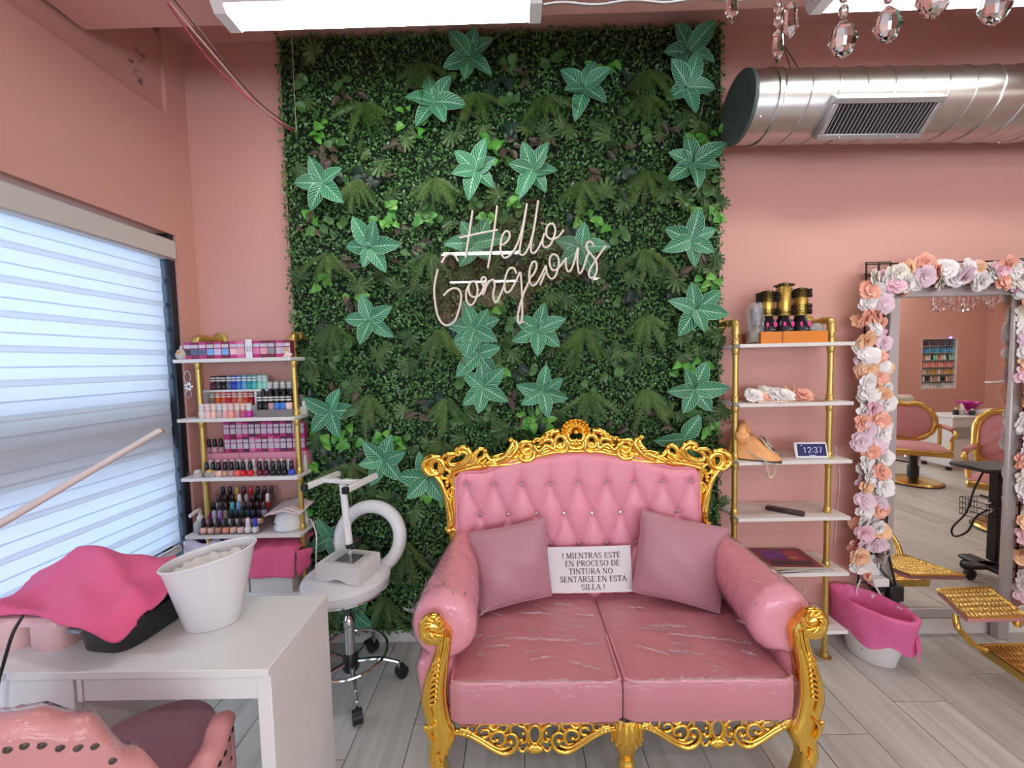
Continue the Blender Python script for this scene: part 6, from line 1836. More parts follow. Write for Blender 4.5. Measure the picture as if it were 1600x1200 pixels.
# clear film over the top of the back
secs = []
r5 = random.Random(9)
for i in range(61):
    t = .24 + .52 * i / 60; h = rimh(t)
    pts = [(CR + .028, h - .16), (CR + .031, h - .09), (CR + .036, h - .03)]
    for k in range(5):
        g = radians(0 + 180 * k / 4); pts.append((CR - .004 + cos(g) * .039, h - .026 + sin(g) * .034))
    pts += [(CR - .046, h - .06), (CR - .05, h - .12)]
    secs.append([wall_pt(t, r + r5.gauss(0, .0012), z + r5.gauss(0, .0012)) for r, z in pts])
n = len(secs[0]); mb = MB()
mb.raw([p for s_ in secs for p in s_], [(j * n + k, (j + 1) * n + k, (j + 1) * n + k + 1, j * n + k + 1) for j in range(60) for k in range(n - 1)])
c = mb.build('plastic_cover', M_film, ch, 60); c['label'] = 'clear wrinkled plastic over the chair back'

# ================================================================== WHITE STOOL WITH LAMP STAND ON IT
SXY = V((-.845, 1.885, 0))
stl = thing('swivel_stool', 'white padded round stool with ring back on chrome castor base', 'stool', SXY)
M_vinyl = mat('white_vinyl', (.76, .75, .76), .38)
SZ = .575
MB().lathe([(.150, SZ - .070), (.192, SZ - .066), (.200, SZ - .055), (.202, SZ - .030), (.200, SZ - .014), (.186, SZ - .003), (.12, SZ + .002), (.02, SZ + .003)], 48).build('seat', M_vinyl, stl, 60)
MB().tube([V((cos(2 * pi * k / 48) * .202, sin(2 * pi * k / 48) * .202, SZ - .020)) for k in range(48)], .003, 6, closed=True).build('seat_piping', M_vinyl, stl)
MB().lathe([(.199, -.006), (.2035, -.004), (.2035, .004), (.199, .006)], 48, (0, 0, SZ - .064), capb=False, capt=False).build('chrome_trim', M_chrome, stl)
mb = MB(); mb.tube([V((0, 0, .36)), V((0, 0, SZ - .06))], .0115, 14); mb.build('piston', mat('dark_chrome', (.16, .16, .17), .15, 1), stl)
MB().lathe([(.024, .14), (.024, .30), (.026, .305), (.026, .335), (.022, .345), (.014, .36)], 20).build('column', M_chrome, stl)
MB().lathe([(.034, .085), (.040, .10), (.036, .15), (.026, .17)], 16).build('hub', M_black, stl)
for k in range(5):
    a = radians(-62) + 2 * pi * k / 5
    dr = V((cos(a), sin(a), 0))
    MB().tube(catmull([dr * .03 + V((0, 0, .125)), dr * .14 + V((0, 0, .118)), dr * .225 + V((0, 0, .088))], 5), [.013, .012, .012, .011, .011, .011, .010, .010, .009, .009, .009], 8, flat=.75).build('base_arm', M_chrome, stl)
    cs_ = sub('castor', stl, T(dr * .228) @ RZ(a + .6 * k))
    MB().tube([V((0, 0, .05)), V((0, 0, .09))], .007, 8).build('stem', M_chrome, cs_)
    for s in (-1, 1): MB().lathe([(.008, -.009), (.026, -.008), (.028, 0), (.026, .008), (.008, .009)], 20, (.012, s * .013, .028), M=RX(pi / 2)).build('wheel', M_black, cs_)
    MB().lathe([(.020, -.022), (.029, -.02), (.030, .02), (.020, .022)], 16, (.012, 0, .034), M=RX(pi / 2)).build('hood', M_black, cs_)
MB().tube([V((cos(2 * pi * k / 56) * .175, sin(2 * pi * k / 56) * .175, .165)) for k in range(56)], .0075, 8, closed=True).build('foot_ring', M_chrome, stl)
# ring back: horseshoe pad standing at the far right of the seat
ra = radians(66)                                       # direction of the back from the middle of the seat
bc = V((cos(ra) * .160, sin(ra) * .160, SZ + .105)); ux = V((-sin(radians(82)), cos(radians(82)), 0)); uz = V((cos(ra) * .18, sin(ra) * .18, 1)).normalized()
ringp = []
for k in range(41):
    g = radians(-68) + radians(316) * k / 40
    ringp.append(bc + ux * (cos(g) * .165) + uz * (sin(g) * .16))
MB().tube(ringp, [.024] + [.034] * 39 + [.024], 14).build('back_ring', M_vinyl, stl, 60)
nrm = ux.cross(uz)
MB().tube([p - nrm * -.030 + (p - bc).normalized() * .012 for p in ringp], .006, 8).build('ring_trim', M_chrome, stl)
for g in (-52, 232):
    p = bc + ux * (cos(radians(g)) * .155) + uz * (sin(radians(g)) * .155)
    MB().tube([p + V((0, 0, -.01)), V((p.x * .82, p.y * .82, SZ - .05))], .013, 8).build('back_bracket', M_chrome, stl)
# lamp stand
bx = thing('lamp_stand', 'white box based stand with two armed top resting on the stool', 'stand', (-.825, 1.865, SZ + .004), radians(-14))
M_eq = mat('cream_equipment_plastic', (.76, .73, .70), .4)
prof = [(-.115, 0), (-.045, 0), (-.03, .010), (0, .016), (.03, .010), (.045, 0), (.115, 0), (.118, .070), (.112, .078), (-.112, .078), (-.118, .070)]
MB().prism(prof, -.085, .085, lambda a, b, h: V((a, h, b))).build('base_box', M_eq, bx)
MB().box((0, 0, .0785), (.18, .125, .003), .001).build('recess', mat('pale_grey_plastic', (.60, .58, .56), .4), bx)
MB().box((.012, -.005, .0805), (.105, .085, .003), .001).build('metal_plate', mat('grey_plate', (.18, .18, .18), .35, .7), bx)
MB().tube([V((.012, 0, .08)), V((.012, 0, .17))], .0115, 14).build('inner_tube', M_chrome, bx)
MB().tube([V((.010, 0, .135)), V((-.012, 0, .44))], .0165, 16).build('pole', M_plastic_white, bx)
MB().tube([V((.012, 0, .13)), V((.011, 0, .15))], .0185, 16).build('clamp_ring', M_black, bx)
MB().ball((.034, -.01, .142), (.014, .010, .014), 10, 6).build('clamp_knob', M_black, bx)
top = .452
MB().box((-.012, 0, top), (.20, .030, .020), .003).build('cross_bar', M_plastic_white, bx)
for s in (-1, 1):
    MB().box((s * .108 - .012, 0, top), (.024, .225, .026), .003, M=None).build('fork_arm', M_plastic_white, bx)
    MB().box((s * .108 - .012, -.122, top), (.027, .022, .030), .003).build('end_cap', M_black, bx)
MB().lathe([(.010, 0), (.010, .005), (.006, .006)], 12, (-.012, 0, top + .010)).build('bolt', mat('grey_plate', ()), bx)
# ================================================================== STANDING MIRROR WITH A GARLAND OF FLOWERS
MX0, MX1, MZ0, MZ1 = 2.020, 2.612, .185, 1.868         # the pane
FW = .055
MO = V(((MX0 + MX1) / 2, MY, 0))
mr = thing('standing_mirror', 'tall silver framed mirror ringed with artificial flowers against the pink wall', 'mirror', MO)
def mbx(name, x0, x1, y0, y1, z0, z1, m, b=.003): return MB().box(V(((x0 + x1) / 2, (y0 + y1) / 2, (z0 + z1) / 2)) - MO, (x1 - x0, y1 - y0, z1 - z0), b).build(name, m, mr)
M_silver = mat('brushed_silver_frame', (.50, .47, .46), .42, .55, bump=.1, bscale=40)
mbx('mirror_glass', MX0 - .004, MX1 + .004, MY, MY + .006, MZ0 - .004, MZ1 + .004, mat('silvered_glass', (.86, .84, .81), .015, 1.0), 0)
mbx('frame_stile', MX0 - FW, MX0, MY - .012, MY + .028, MZ0 - FW, MZ1 + FW, M_silver, .005); mbx('frame_stile', MX1, MX1 + FW, MY - .012, MY + .028, MZ0 - FW, MZ1 + FW, M_silver, .005)
mbx('frame_rail', MX0, MX1, MY - .012, MY + .028, MZ1, MZ1 + FW, M_silver, .005); mbx('frame_rail', MX0, MX1, MY - .012, MY + .028, MZ0 - FW, MZ0, M_silver, .005)
for x in (MX0 - .02, MX1 + .02): mbx('foot', x - .03, x + .03, MY - .01, MY + .03, 0, MZ0 - FW, M_silver)
M_grid = mat('black_trellis', (.02, .018, .02), .6)
GX_ = (1.855, 1.990); GXR = (2.640, 2.800); GT = 2.055
tre = MB()
for x in (1.86, 1.925, 1.985, 2.64, 2.72, 2.795): tre.box(V((x, MY + .018, (.30 + GT) / 2)) - MO, (.006, .006, GT - .30))
for k in range(30):
    z = .32 + k * .06
    for a, b in (GX_, GXR): tre.box(V(((a + b) / 2, MY + .022, z)) - MO, (b - a, .004, .005))
for z in (1.93, 1.99, 2.05): tre.box(V((2.325, MY + .018, z)) - MO, (.94, .006, .006))
o = tre.build('trellis', M_grid, mr); o['kind'] = 'stuff'
rf = random.Random(77)
seq = ['white', 'coral', 'lilac', 'cream', 'white', 'apricot', 'pink', 'white', 'lilac', 'coral', 'cream', 'white', 'apricot', 'white', 'lilac', 'coral']
qn = [0]
def put_flower(px, py, r, Y=None, c=None):
    p = at(px, py, Y=MY - .045 - rf.uniform(0, .02) if Y is None else Y) - MO
    c = c or seq[(qn[0] * 7 + rf.randint(0, 3)) % len(seq)]; qn[0] += 1
    s = r * 2.13 / FPX
    link('flower', flower_mesh(c, rf.randint(0, 2)), mr, M=T(p) @ RX(pi / 2 + rf.gauss(0, .22)) @ RY(rf.gauss(0, .25)) @ RZ(rf.random() * 6) @ S3(s, s, s))
y = 430
LEFT = [(1362, 436, 'cream'), (1385, 424, 'white'), (1392, 446, 'pink'), (1352, 458, 'coral'), (1377, 455, 'white'), (1352, 478, 'white'), (1375, 478, 'lilac'), (1348, 497, 'coral'), (1366, 494, 'coral'), (1364, 515, 'white'), (1350, 533, 'apricot'), (1375, 535, 'lilac'), (1352, 554, 'white'), (1373, 556, 'coral'), (1352, 575, 'apricot'), (1376, 574, 'white'), (1353, 596, 'white'), (1376, 592, 'coral'),
        (1358, 617, 'white'), (1379, 618, 'apricot'), (1362, 634, 'pink'), (1383, 632, 'white'), (1348, 643, 'white'), (1345, 660, 'coral'), (1372, 655, 'coral'), (1356, 676, 'lilac'), (1374, 672, 'white'), (1346, 690, 'lilac'), (1368, 692, 'lilac'), (1358, 706, 'coral'), (1352, 720, 'white'), (1374, 714, 'white'), (1374, 735, 'coral'), (1355, 740, 'white'), (1352, 760, 'apricot'), (1378, 757, 'white'), (1348, 778, 'lilac'), (1368, 782, 'lilac'), (1352, 800, 'white'), (1374, 798, 'coral'), (1347, 815, 'white'), (1372, 820, 'white'), (1350, 832, 'pink'), (1375, 832, 'apricot'), (1345, 850, 'lilac'), (1368, 850, 'lilac'), (1345, 870, 'apricot'), (1372, 866, 'white'), (1340, 886, 'white')]
for px, py, c in LEFT:
    put_flower(px + rf.gauss(0, 2), py + rf.gauss(0, 2), rf.uniform(13, 16), c=c)
    put_flower(px + rf.choice((-9, 9)) + rf.gauss(0, 2), py + rf.gauss(8, 4), rf.uniform(9, 12), Y=MY - .03)
for px, py, c in ((1400, 428, 'cream'), (1418, 420, 'apricot'), (1412, 442, 'white'), (1432, 438, 'white'), (1443, 412, 'coral'), (1440, 432, 'lilac'), (1458, 424, 'coral'), (1474, 422, 'white'), (1466, 438, 'cream'), (1486, 434, 'white'), (1502, 432, 'lilac'), (1512, 420, 'white'), (1520, 424, 'apricot'), (1530, 438, 'white'), (1545, 428, 'white'), (1557, 425, 'pink'), (1565, 440, 'coral'), (1572, 416, 'coral'), (1585, 424, 'white'), (1590, 438, 'cream'), (1604, 424, 'lilac'), (1608, 442, 'white'), (1620, 430, 'coral')):
    put_flower(px, py, rf.uniform(14, 17), c=c); put_flower(px + rf.gauss(0, 8), py + rf.gauss(0, 8), rf.uniform(9, 12), Y=MY - .03)
y = 455; k = 0
RC = ['pink', 'white', 'lilac', 'coral', 'lilac', 'white', 'apricot', 'white', 'coral', 'white', 'apricot', 'cream', 'white']
while y < 950:
    for x in (1603, 1627): put_flower(x + rf.gauss(0, 2), y + rf.gauss(0, 4), rf.uniform(14, 18), Y=MY - .022, c=RC[(k * 3 + (x > 1600) * 5) % 13])
    y += 19; k += 1
# wall outlet tap, plugs and cables beside the mirror
ot = thing('outlet_tap', 'white multi outlet tap with plugs on the wall below the flowers', 'outlet', at(1361, 888, Y=WY - .03))
MB().box((0, 0, 0), (.085, .055, .13), .008).build('housing', M_plastic_white, ot)
for k in range(4): MB().box((-.024 + .016 * k, -.0285, .028), (.004, .002, .016)).build('slot', M_black, ot)
MB().box((-.005, -.05, -.045), (.085, .05, .045), .006).build('white_adapter', M_plastic_white, ot)
MB().box((.075, -.05, -.105), (.075, .06, .085), .006).build('black_adapter', M_black, ot)
MB().box((.012, -.04, -.09), (.06, .035, .035), .006).build('black_plug', M_black, ot)
for pts, r, m, l in (([(1375, 888, .06), (1392, 910, .09), (1398, 935, .09), (1402, 975, .10), (1403, 1000, .10)], .006, M_black, 'black cable hanging from the outlet tap beside the mirror frame, inner one'),
                     ([(1386, 800, .10), (1385, 850, .09), (1396, 900, .085), (1404, 945, .09), (1408, 985, .10), (1408, 1000, .10)], .006, M_black, 'long black cable running down the mirror frame to the floor'),
                     ([(1345, 905, .07), (1338, 925, .07), (1345, 950, .06), (1350, 985, .06)], .0035, M_plastic_white, 'thin white cord hanging from the outlet tap beside the flowers'),
                     ([(1367, 915, .09), (1378, 935, .09), (1384, 960, .08), (1386, 990, .08)], .0055, M_plastic_white, 'thick white cord hanging below the black plug')):
    q = [at(x, y_, Y=WY - d) for x, y_, d in pts]
    for p in q: p.z = max(p.z, r + .001)
    tag(MB().tube(catmull(q, 6), r, 7).build('hanging_cable', m), l, 'cable', 'cables hanging below the outlet tap')
# oval bin with its pink bag
tbx = at(1349, 1022, Z=0)
bt, sc = basket('white oval floor bin with a bright pink bag folded over its rim', .165, .105, .290, T(tbx.x + .02, 2.02, .001) @ RZ(radians(-52)), mat('white_bin_plastic', (.78, .76, .74), .4), -.10, 'floor_bin')
M_bag = mat('pink_bag_film', (.95, .22, .50), .3, transl=.35, bump=.6, bscale=30, bdist=.01)
secs = []
rg = random.Random(8)
for f, z in ((1.13, .120), (1.12, .135), (1.10, .19), (1.09, .24), (1.085, .285), (1.06, .298), (.98, .301), (.92, .28), (.86, .20), (.80, .10), (.74, .03)):
    row_ = []
    for k in range(56):
        a = 2 * pi * k / 56
        n_ = f * (.66 + .34 * min(1, z / .29) if f < 1 else 1) if False else f * (.72 + .28 * min(1, z / .29))
        wob = .0025 * sin(9 * a + 20 * z) + .0015 * sin(17 * a - 30 * z)
        if z < .145 and f > 1.05: wob += .010 * sin(4 * a + 1)
        zz = z - .10 * cos(a) * .165 * min(1, z / .28) + (.018 * sin(5 * a) if z < .145 and f > 1.05 else 0)
        row_.append(V((cos(a) * (.165 * n_ + wob), sin(a) * (.105 * n_ + wob), zz)))
    secs.append(row_)
b = loft(secs, cap0=False, cap1=True); b.build('bag_liner', M_bag, bt, 80)
mb = MB(); mb.grid(lambda u, v: V((.166 + .012 * v + .004 * sin(u * 9), -.03 + .07 * u, .20 - .12 * v * (1 - .4 * u))), 8, 8); mb.build('bag_corner', M_bag, bt, 80)
MB().ball((-.02, -.088, .075), (.004, .002, .0025), 6, 4).build('chip', M_black, bt)

# ================================================================== SALON CHAIRS, GOLD AND PINK
M_goldd = mat('aged_gold', (.72, .50, .14), .25, 1.0, bump=.2, bscale=50)
M_rose = mat('rose_velvet', (.58, .26, .27), .7, sheen=.4, bump=.1, bscale=150, bdist=.002)
def salon_chair(label, loc, rz, tufted):
    t = thing('salon_chair', label, 'chair', loc, rz, 'gold and pink salon chairs')
    # it faces -y
    MB().lathe([(.26, 0), (.27, .012), (.25, .035), (.10, .05), (.05, .07)], 36).build('base_disc', M_goldd, t)
    MB().lathe([(.268, .002), (.276, .006), (.276, .014), (.262, .018)], 36).build('base_rim', M_black, t)
    MB().lathe([(.055, .05), (.055, .20), (.04, .22), (.04, .38)], 18).build('hydraulic_column', M_black, t)
    MB().tube([V((.04, 0, .24)), V((.22, .02, .26))], .009, 8).build('pump_lever', M_black, t)
    MB().box((0, -.02, .41), (.54, .50, .07), .012).build('seat_rail', M_goldd, t)
    def st(u, v): return V(((u - .5) * .52, -.26 + .49 * v, .445 + .055 * (sin(pi * u) * sin(pi * v)) ** .35))
    mb = MB(); mb.grid(st, 16, 16); mb.build('seat', M_rose, t, 60)
    # oval back in a carved rim
    if tufted: H, W_, zc = .27, .30, .755
    else: H, W_, zc = .235, .255, .715
    ov = []
    for k in range(48):
        a = 2 * pi * k / 48; c, s_ = cos(a), sin(a)
        if tufted: x, z = W_ * (abs(c) ** .6) * (1 if c > 0 else -1), H * (abs(s_) ** .6) * (1 if s_ > 0 else -1) * (1 if s_ > 0 else .95)
        else: x, z = W_ * c, H * s_ - (.035 * exp(-(c / .22) ** 2) if s_ > 0 else 0)
        ov.append(V((x, .25 + .10 * (z + H) / (2 * H), zc + z)))
    mb = MB(); mb.tube(ov, [.026 + .006 * abs(sin(k * 1.05)) for k in range(48)], 8, closed=True)
    mb.tube([p + V((0, -.02, 0)) + (p - V((0, p.y, zc))) * -.07 for p in ov], .009, 6, closed=True)
    mb.build('back_frame', M_goldd, t, 60)
    def bk_(u, v, off=0):
        r = v; k = u * 48; i = int(k) % 48; f = k - int(k); p = ov[i].lerp(ov[(i + 1) % 48], f)
        q = V((p.x * r, .30 + (p.y - .30) * r, zc + (p.z - zc) * r)); d = .035 * (1 - r ** 3)
        if tufted:
            uu = q.x / .13; ww = (q.z - zc) / .12
            d += .02 * (abs(sin(pi * (uu + ww) / 1)) * abs(sin(pi * (uu - ww) / 1))) ** .4 * (1 - r ** 6) 
        return q + V((0, -d + off, 0))
    mb = MB(); mb.grid(bk_, 96, 14, closeu=True, flip=True); mb.grid(lambda u, v: bk_(u, v * 1.0, 0) * 1 + V((0, .05 * (1 - v ** 4) + .02, 0)), 48, 6, closeu=True)
    mb.build('back_pad', M_rose, t, 60)
    for s in (-1, 1):
        mb = MB(); mb.tube(catmull([V((s * .27, .20, .45)), V((s * .275, .22, .60)), V((s * .27, .20, .70))], 5), .018, 8)
        mb.tube(catmull([V((s * .26, .24, .68)), V((s * .30, .05, .67)), V((s * .30, -.14, .655)), V((s * .295, -.20, .63)), V((s * .29, -.17, .60)), V((s * .285, -.13, .54)), V((s * .27, -.16, .44))], 6), .020, 8)
        mb.build('arm_frame', M_goldd, t, 60)
        MB().tube([V((s * .285, .10, .695)), V((s * .298, -.10, .683))], .026, 10, flat=.7).build('arm_pad', M_rose, t)
    return t
c1 = mir(1426, 752, 4.86)
salon_chair('gold and pink salon chair with oval back, seen in the mirror before the white desk', (c1.x, c1.y, 0), radians(212), False)
c2 = mir(1588, 840, 3.45)
salon_chair('gold and pink salon chair with tufted back at the mirror edge behind the trolley', (c2.x, c2.y, 0), radians(236), True)
ck = salon_chair('gold and pink salon chair with embossed gold footrest beside the standing mirror', (2.50, .98, 0), radians(180), False)
# its footrest: embossed plate, arms and lower step
f4 = [at(x, y_, Z=.330) for x, y_ in ((1465, 921), (1546, 917), (1606, 962), (1512, 964))]
inv = (T(2.50, .98, 0) @ RZ(pi)).inverted()
fc_ = (f4[0] + f4[1] + f4[2] + f4[3]) / 4
def embossed(q, zt, th, nx, ny, name, pink):
    q = [V(p) for p in q]
    mb = MB()
    def pl(u, v):
        p = (q[0] * (1 - u) + q[1] * u) * (1 - v) + (q[3] * (1 - u) + q[2] * u) * v
        uu, vv = u * nx, v * ny; e = min(u, 1 - u, v, 1 - v)
        h = .005 * (abs(sin(pi * (uu + .5 * (int(vv) % 2)))) * abs(sin(pi * vv))) ** .5 if e > .04 else .006
        return V((p.x, p.y, zt + h))
    mb.grid(pl, nx * 5, ny * 6, flip=True)
    mb.v = [inv @ p for p in mb.v]; mb.build(name, M_goldd, ck, 50)
    e = MB(); c = [V((p.x, p.y, zt)) for p in q]
    e.raw(c + [p - V((0, 0, th)) for p in c], [(0, 1, 5, 4), (1, 2, 6, 5), (2, 3, 7, 6), (3, 0, 4, 7), (4, 5, 6, 7)])
    e.v = [inv @ p for p in e.v]; e.build(name + '_edge', M_rose if pink else M_goldd, ck)
    r = MB().tube([V((p.x, p.y, zt + .004)) for p in q], .007, 6, closed=True); r.v = [inv @ p for p in r.v]; r.build(name + '_rim', M_goldd, ck)
embossed(f4, .325, .022, 14, 6, 'foot_plate', True)
s4 = [at(x, y_, Z=.175) for x, y_ in ((1532, 1009), (1640, 1006), (1700, 1075), (1612, 1062))]
embossed(s4, .172, .035, 16, 5, 'lower_step', False)
for dx0, e0, e1, nm in (((1492, 962), (1500, 985), (1540, 1016), 'left'), ((1585, 958), (1602, 970), (1640, 1008), 'right')):
    q = [at(*dx0, Z=.318), at(dx0[0] + 4, dx0[1] + 18, Z=.285), at(*e0, Z=.262), at((e0[0] + e1[0]) / 2, (e0[1] + e1[1]) / 2 + 6, Z=.20), at(*e1, Z=.178)]
    r = MB().tube(catmull(q, 6), .013, 10); r.v = [inv @ p for p in r.v]; r.build('footrest_arm', M_goldd, ck)
sm = (s4[1] + s4[2]) / 2
for s in (-1, 1):
    r = MB().tube(catmull([V((sm.x + .06 * s, sm.y - .02, .15)), V((2.50 + .12 * s, 1.55, .24)), V((2.50 + .18 * s, 1.30, .40))], 6), .018, 10); r.v = [inv @ p for p in r.v]; r.build('footrest_bracket', M_goldd, ck)

# ================================================================== THE OTHER SIDE OF THE SALON (seen in the mirror)
ND = .20
nb = thing('polish_niche', 'white recessed niche of glass shelves full of polish, seen in the mirror', 'shelf', ((NX0 + NX1) / 2, YR, NZ0))
nw, nh = NX1 - NX0, NZ1 - NZ0
MB().box((0, -ND, nh / 2), (nw, .01, nh)).build('back_panel', M_plastic_white, nb)
for s in (-1, 1): MB().box((s * (nw / 2 - .004), -ND / 2, nh / 2), (.008, ND, nh)).build('side_panel', M_plastic_white, nb)
MB().box((0, -ND / 2, .004), (nw - .016, ND, .008)).build('bottom_panel', M_plastic_white, nb); MB().box((0, -ND / 2, nh - .004), (nw - .016, ND, .008)).build('top_panel', M_plastic_white, nb)
for k in range(1, 7): MB().box((0, -ND / 2, nh * k / 7), (nw - .018, ND - .02, .006)).build('glass_shelf', mat('green_glass_shelf', (.62, .74, .70), .1), nb)
rown = [(['white', 'pearl', 'silver'], 'bottom'), (['tan', 'nude', 'black', 'white'], 'second'), (['amber', 'gold', 'tan', 'white'], 'third'), (['coral', 'rose', 'orange', 'salmon', 'vermilion'], 'fourth'), (['mint', 'black', 'white', 'coral'], 'fifth'), (['sky blue', 'teal', 'white', 'azure', 'slate blue'], 'sixth'), (['slate blue', 'charcoal', 'azure', 'wine', 'black'], 'top')]
for k, (cs_, nm) in enumerate(rown):
    for i in range(13):
        c = cs_[(i * 3 + i // 3) % len(cs_)]; cap = 'white' if (i + k) % 3 else 'black'
        key = ('n', c, cap)
        if key not in MESHC:
            MESHC[key] = MB().lathe([(.018, 0), (.020, .004), (.020, .045), (.012, .052), (.012, .085), (.010, .088)], 8).mesh('polish_bottle', pm(c), 50)
        o = link('polish_bottle', MESHC[key], loc=((NX0 + NX1) / 2 - nw / 2 + .035 + (nw - .07) * i / 12, YR - .045, NZ0 + nh * k / 7 + (.0085 if k == 0 else .0035)))
        tag(o, f'{c} polish bottle, {ORD[12 - i]} in the {nm} row of the mirrored niche', 'nail polish', f'polish in the {nm} row of the niche')
nl_ = MB().ball((0, 0, 0), .016, 10, 6).build('violet_led', mat('violet_led_glow', (.25, .2, 1.0), .4, emit=6)); nl_.location = (NX0 + nw * .78, YR + .012, NZ1 + .012)
tag(nl_, 'small violet light glowing at the top corner of the mirrored niche', 'light')
# white desk with its clutter
wd = thing('reception_desk', 'white desk on black feet in the middle of the mirror view', 'desk', (5.74, -1.0, 0))
WT = .725
MB().box((.56, -.21, WT - .012), (1.14, .44, .025), .004).build('desktop', M_white, wd)
for x in (.015, 1.10): MB().box((x, -.21, (WT - .025 + .05) / 2), (.03, .40, WT - .075), .003).build('side_panel', M_white, wd)
MB().box((.56, -.385, .52), (1.06, .02, .36), .003).build('modesty_panel', M_white, wd)
MB().box((.56, -.03, WT - .085), (1.06, .018, .12), .003).build('drawer_front', M_white, wd)
for x in (.015, 1.10):
    for y_ in (-.05, -.37): MB().lathe([(.03, 0), (.032, .01), (.028, .05)], 12, (x, y_, 0)).build('foot', M_black, wd)
def onwd(name, label, cat, dx, dy): return thing(name, label, cat, (5.74 + dx, -1.0 + dy, WT + .001))
t = onwd('display_bowl', 'magenta translucent bowl on the white desk seen in the mirror', 'bowl', .42, -.20)
MB().lathe([(.05, 0), (.05, .006), (.012, .012), (.012, .05), (.05, .07), (.13, .16), (.13, .165), (.12, .16), (.04, .075)], 24).build('bowl', mat('magenta_plastic', (.55, .01, .30), .2, trans=.2), t)
t = onwd('cream_case', 'low white plastic case lying on the white desk in the mirror', 'case', .58, -.12)
MB().box((0, 0, .035), (.34, .20, .07), .02).build('body', M_plastic_white, t); MB().box((0, 0, .071), (.28, .15, .004), .001).build('lid', M_eq, t)
for i, (dx, dy, c, h, l) in enumerate(((.20, -.16, 'black', .10, 'dark bottle at the left of the mirrored desk'), (.25, -.12, 'silver', .13, 'silver bottle beside the dark one on the mirrored desk'), (.30, -.18, 'amber', .15, 'amber bottle behind the silver one on the mirrored desk'), (.33, -.08, 'charcoal', .09, 'grey bottle before the magenta bowl in the mirror'), (.92, -.12, 'red', .12, 'red bottle at the right of the mirrored desk'))):
    t = onwd('desk_bottle', l, 'bottle', dx, dy)
    MB().lathe([(.028, 0), (.03, .006), (.03, h * .6), (.012, h * .72)], 12).build('body', pm(c), t); MB().lathe([(.012, h * .72), (.014, h * .76), (.012, h)], 10).build('cap', M_plastic_white, t)
t = onwd('desk_lamp', 'white goose neck desk lamp leaning over the mirrored desk', 'lamp', 1.02, -.22)
MB().lathe([(.08, 0), (.08, .012), (.03, .025)], 20).build('base', M_plastic_white, t)
MB().tube(catmull([V((0, 0, .02)), V((.02, 0, .20)), V((-.01, 0, .36)), V((-.12, 0, .43)), V((-.20, 0, .43))], 6), .012, 10).build('neck', M_plastic_white, t)
MB().box((-.27, 0, .425), (.16, .07, .02), .008).build('lamp_head', M_plastic_white, t)
# cream armchair behind the desk
t = thing('cream_armchair', 'cream padded armchair behind the white desk in the mirror', 'chair', (5.95, -1.82, 0), radians(180))
M_cream = mat('cream_leather', (.66, .60, .52), .5)
MB().box((0, 0, .40), (.60, .56, .16), .04).build('seat', M_cream, t)
for k, (z, h) in enumerate(((.60, .20), (.80, .20))): MB().box((0, .26, z + .02), (.62, .14, h), .05).build('back_cushion', M_cream, t)
for s in (-1, 1): MB().box((s * .35, 0, .46), (.10, .54, .36), .03).build('armrest', M_cream, t)
MB().lathe([(.24, 0), (.24, .03), (.05, .05), (.05, .32)], 24).build('pedestal', M_chrome, t)
# black trolley with wire basket and cable
tc = mir(1556, 905, 2.72)
t = thing('tool_trolley', 'black pole trolley with wire basket at the right edge of the mirror', 'trolley', (tc.x - .06, tc.y, 0))
MB().box((0, 0, .79), (.34, .24, .025), .008).build('top_tray', M_black, t)
MB().box((.05, 0, .46), (.07, .07, .66), .01).build('pole', M_black, t)
MB().box((0, 0, .10), (.10, .30, .03), .01).build('cross_foot', M_black, t); MB().box((0, 0, .10), (.28, .08, .03), .01).build('cross_foot', M_black, t)
for x, y_ in ((-.12, 0), (.12, 0), (0, -.13), (0, .13)): MB().lathe([(.03, -.012), (.038, -.01), (.038, .01), (.03, .012)], 16, (x, y_, .04), M=RX(pi / 2)).build('wheel', M_black, t)
wb = MB()
for k in range(4):
    z = .44 + .04 * k; wb.tube([V((-.12, -.08, z)), V((.0, -.08, z)), V((.0, .08, z)), V((-.12, .08, z))], .003, 5, closed=True)
for k in range(7):
    for y_ in (-.08, .08): wb.tube([V((-.12 + .02 * k, y_, .44)), V((-.12 + .02 * k, y_, .56))], .002, 4)
o = wb.build('wire_basket', M_black, t); o['kind'] = 'stuff'
MB().tube(catmull([V((-.06, .05, .56)), V((-.09, .0, .50)), V((-.05, -.02, .44)), V((-.02, .03, .50)), V((-.07, .05, .52))], 6), .006, 6).build('white_cord', M_plastic_white, t)
cq = [mir(1536, 738, 2.72), mir(1522, 765, 2.72), mir(1510, 800, 2.72), mir(1488, 825, 2.72), mir(1492, 838, 2.72), mir(1512, 830, 2.72), mir(1525, 808, 2.72), mir(1545, 796, 2.72)]
tag(MB().tube(catmull(cq, 8), .006, 7).build('trolley_cable', M_black), 'black cable looping from the trolley top in the mirror', 'cable')

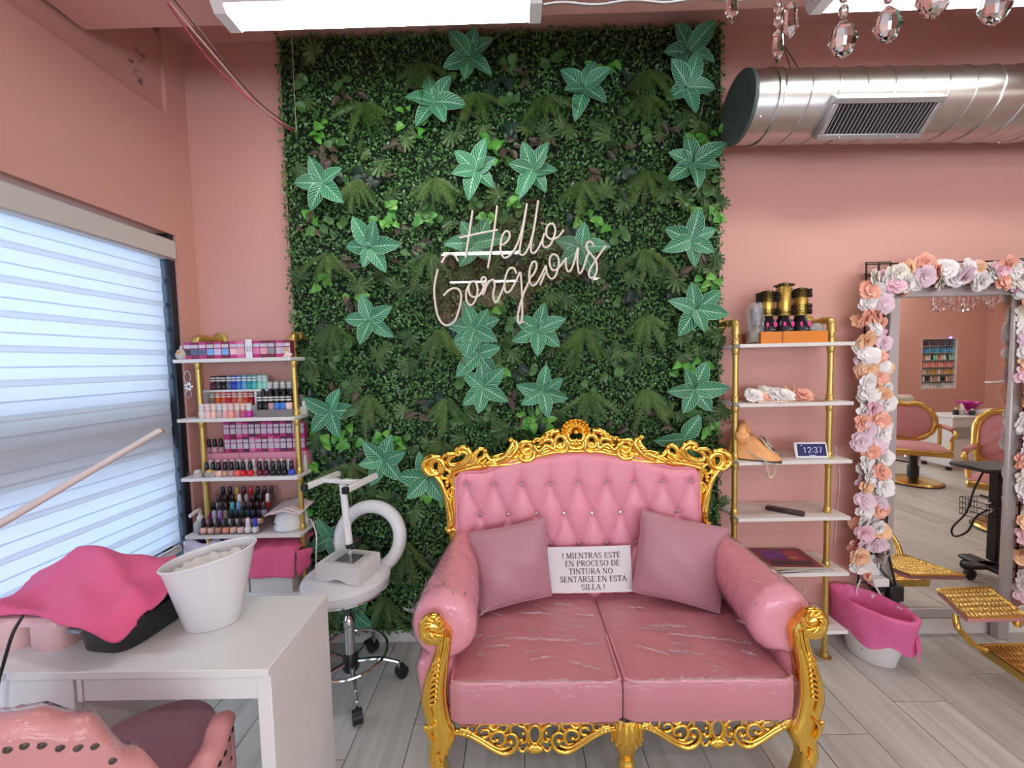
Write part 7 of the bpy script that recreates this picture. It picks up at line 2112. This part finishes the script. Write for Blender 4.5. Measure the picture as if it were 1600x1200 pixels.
# ================================================================== CRYSTAL CHANDELIERS
M_cry = mat('crystal', (1, 1, 1), .0, trans=1.0, ior=1.5)
def drop_mesh(w, h, n=10):
    return MB().lathe([(.0005, -h), (w * .55, -h * .86), (w, -h * .55), (w * .72, -h * .22), (w * .18, -.002), (.0008, 0)], n, sy=.55).mesh('crystal_drop', M_cry, 0)
def spear_mesh(w, h): return MB().lathe([(.0005, -h), (w, -h * .72), (w * .8, -h * .18), (.001, 0)], 6, sy=.6).mesh('crystal_spear', M_cry, 0)
bead = MB().ball((0, 0, 0), (.0085, .0055, .0105), 8, 5).mesh('crystal_bead', M_cry, 0)
D1, S1 = drop_mesh(.022, .060), spear_mesh(.0115, .060)
CHP = V((.62, .60, 2.42))
cd1 = thing('chandelier', 'crystal drop chandelier hanging close above, only its lowest drops in view', 'chandelier', CHP)
def chand_frame(t, r, zt, sq=.7):
    for rr_, z in ((r, 0.0), (r * .55, .10)):
        MB().tube([V((cos(2 * pi * k / 40) * rr_, sin(2 * pi * k / 40) * rr_ * sq, z)) for k in range(40)], .006, 6, closed=True).build('ring', M_chrome, t)
    for k in range(6):
        a = 2 * pi * k / 6; MB().tube([V((cos(a) * r, sin(a) * r * sq, 0)), V((cos(a) * r * .55, sin(a) * r * .55 * sq, .10)), V((0, 0, .30))], .003, 5).build('stay', M_chrome, t)
    MB().tube([V((0, 0, .28)), V((0, 0, zt))], .005, 6).build('stem', M_chrome, t); MB().lathe([(.05, zt - .03), (.05, zt - .002), (.02, zt - .001)], 20).build('ceiling_rose', M_chrome, t)
chand_frame(cd1, .30, CZ - CHP.z, .4)
def strand(t, p, kind, n, base):
    """a string of beads ending in a drop; p is the top of the drop in world space"""
    q = p - base
    link('crystal_drop' if kind == 'd' else 'crystal_spear', D1 if kind == 'd' else S1, t, M=T(q) @ RZ(rf.uniform(-.5, .5)))
    for k in range(n): link('crystal_bead', bead, t, M=T(q + V((0, 0, .012 + .022 * k))))
    MB().tube([q + V((0, 0, -.002)), V((q.x, q.y, max(q.z + .02, .0)))], .0008, 4).build('wire', M_chrome, t)
for px, py, kind, Y in ((1144, -20, 's', .72), (1216, 44, 's', .74), (1236, 2, 's', .70), (1318, 30, 'd', .66), (1388, 8, 'd', .68), (1556, -22, 'd', .66), (1462, -40, 'd', .60), (1270, -50, 's', .8)):
    strand(cd1, at(px, py, Y=Y), kind, 4, CHP)
for k in range(22):
    a = 2 * pi * k / 22; strand(cd1, CHP + V((cos(a) * .30, sin(a) * .12, -.03 - .02 * (k % 2))), 's' if k % 2 else 'd', 1, CHP)
c2p = mir(1516, 470, 4.0); c2p.z += .10
cd2 = thing('chandelier', 'crystal drop chandelier glinting at the top of the mirror', 'chandelier', c2p)
chand_frame(cd2, .30, CZ - c2p.z)
for k in range(26):
    a = 2 * pi * k / 26; n = 3 + (k * 7) % 4
    strand(cd2, c2p + V((cos(a) * .30, sin(a) * .21, -.022 * n - .015)), 's' if k % 2 else 'd', n, c2p)
for k in range(10):
    a = 2 * pi * k / 10; strand(cd2, c2p + V((cos(a) * .165, sin(a) * .115, -.10 - .02 * (k % 3))), 'd', 5, c2p)
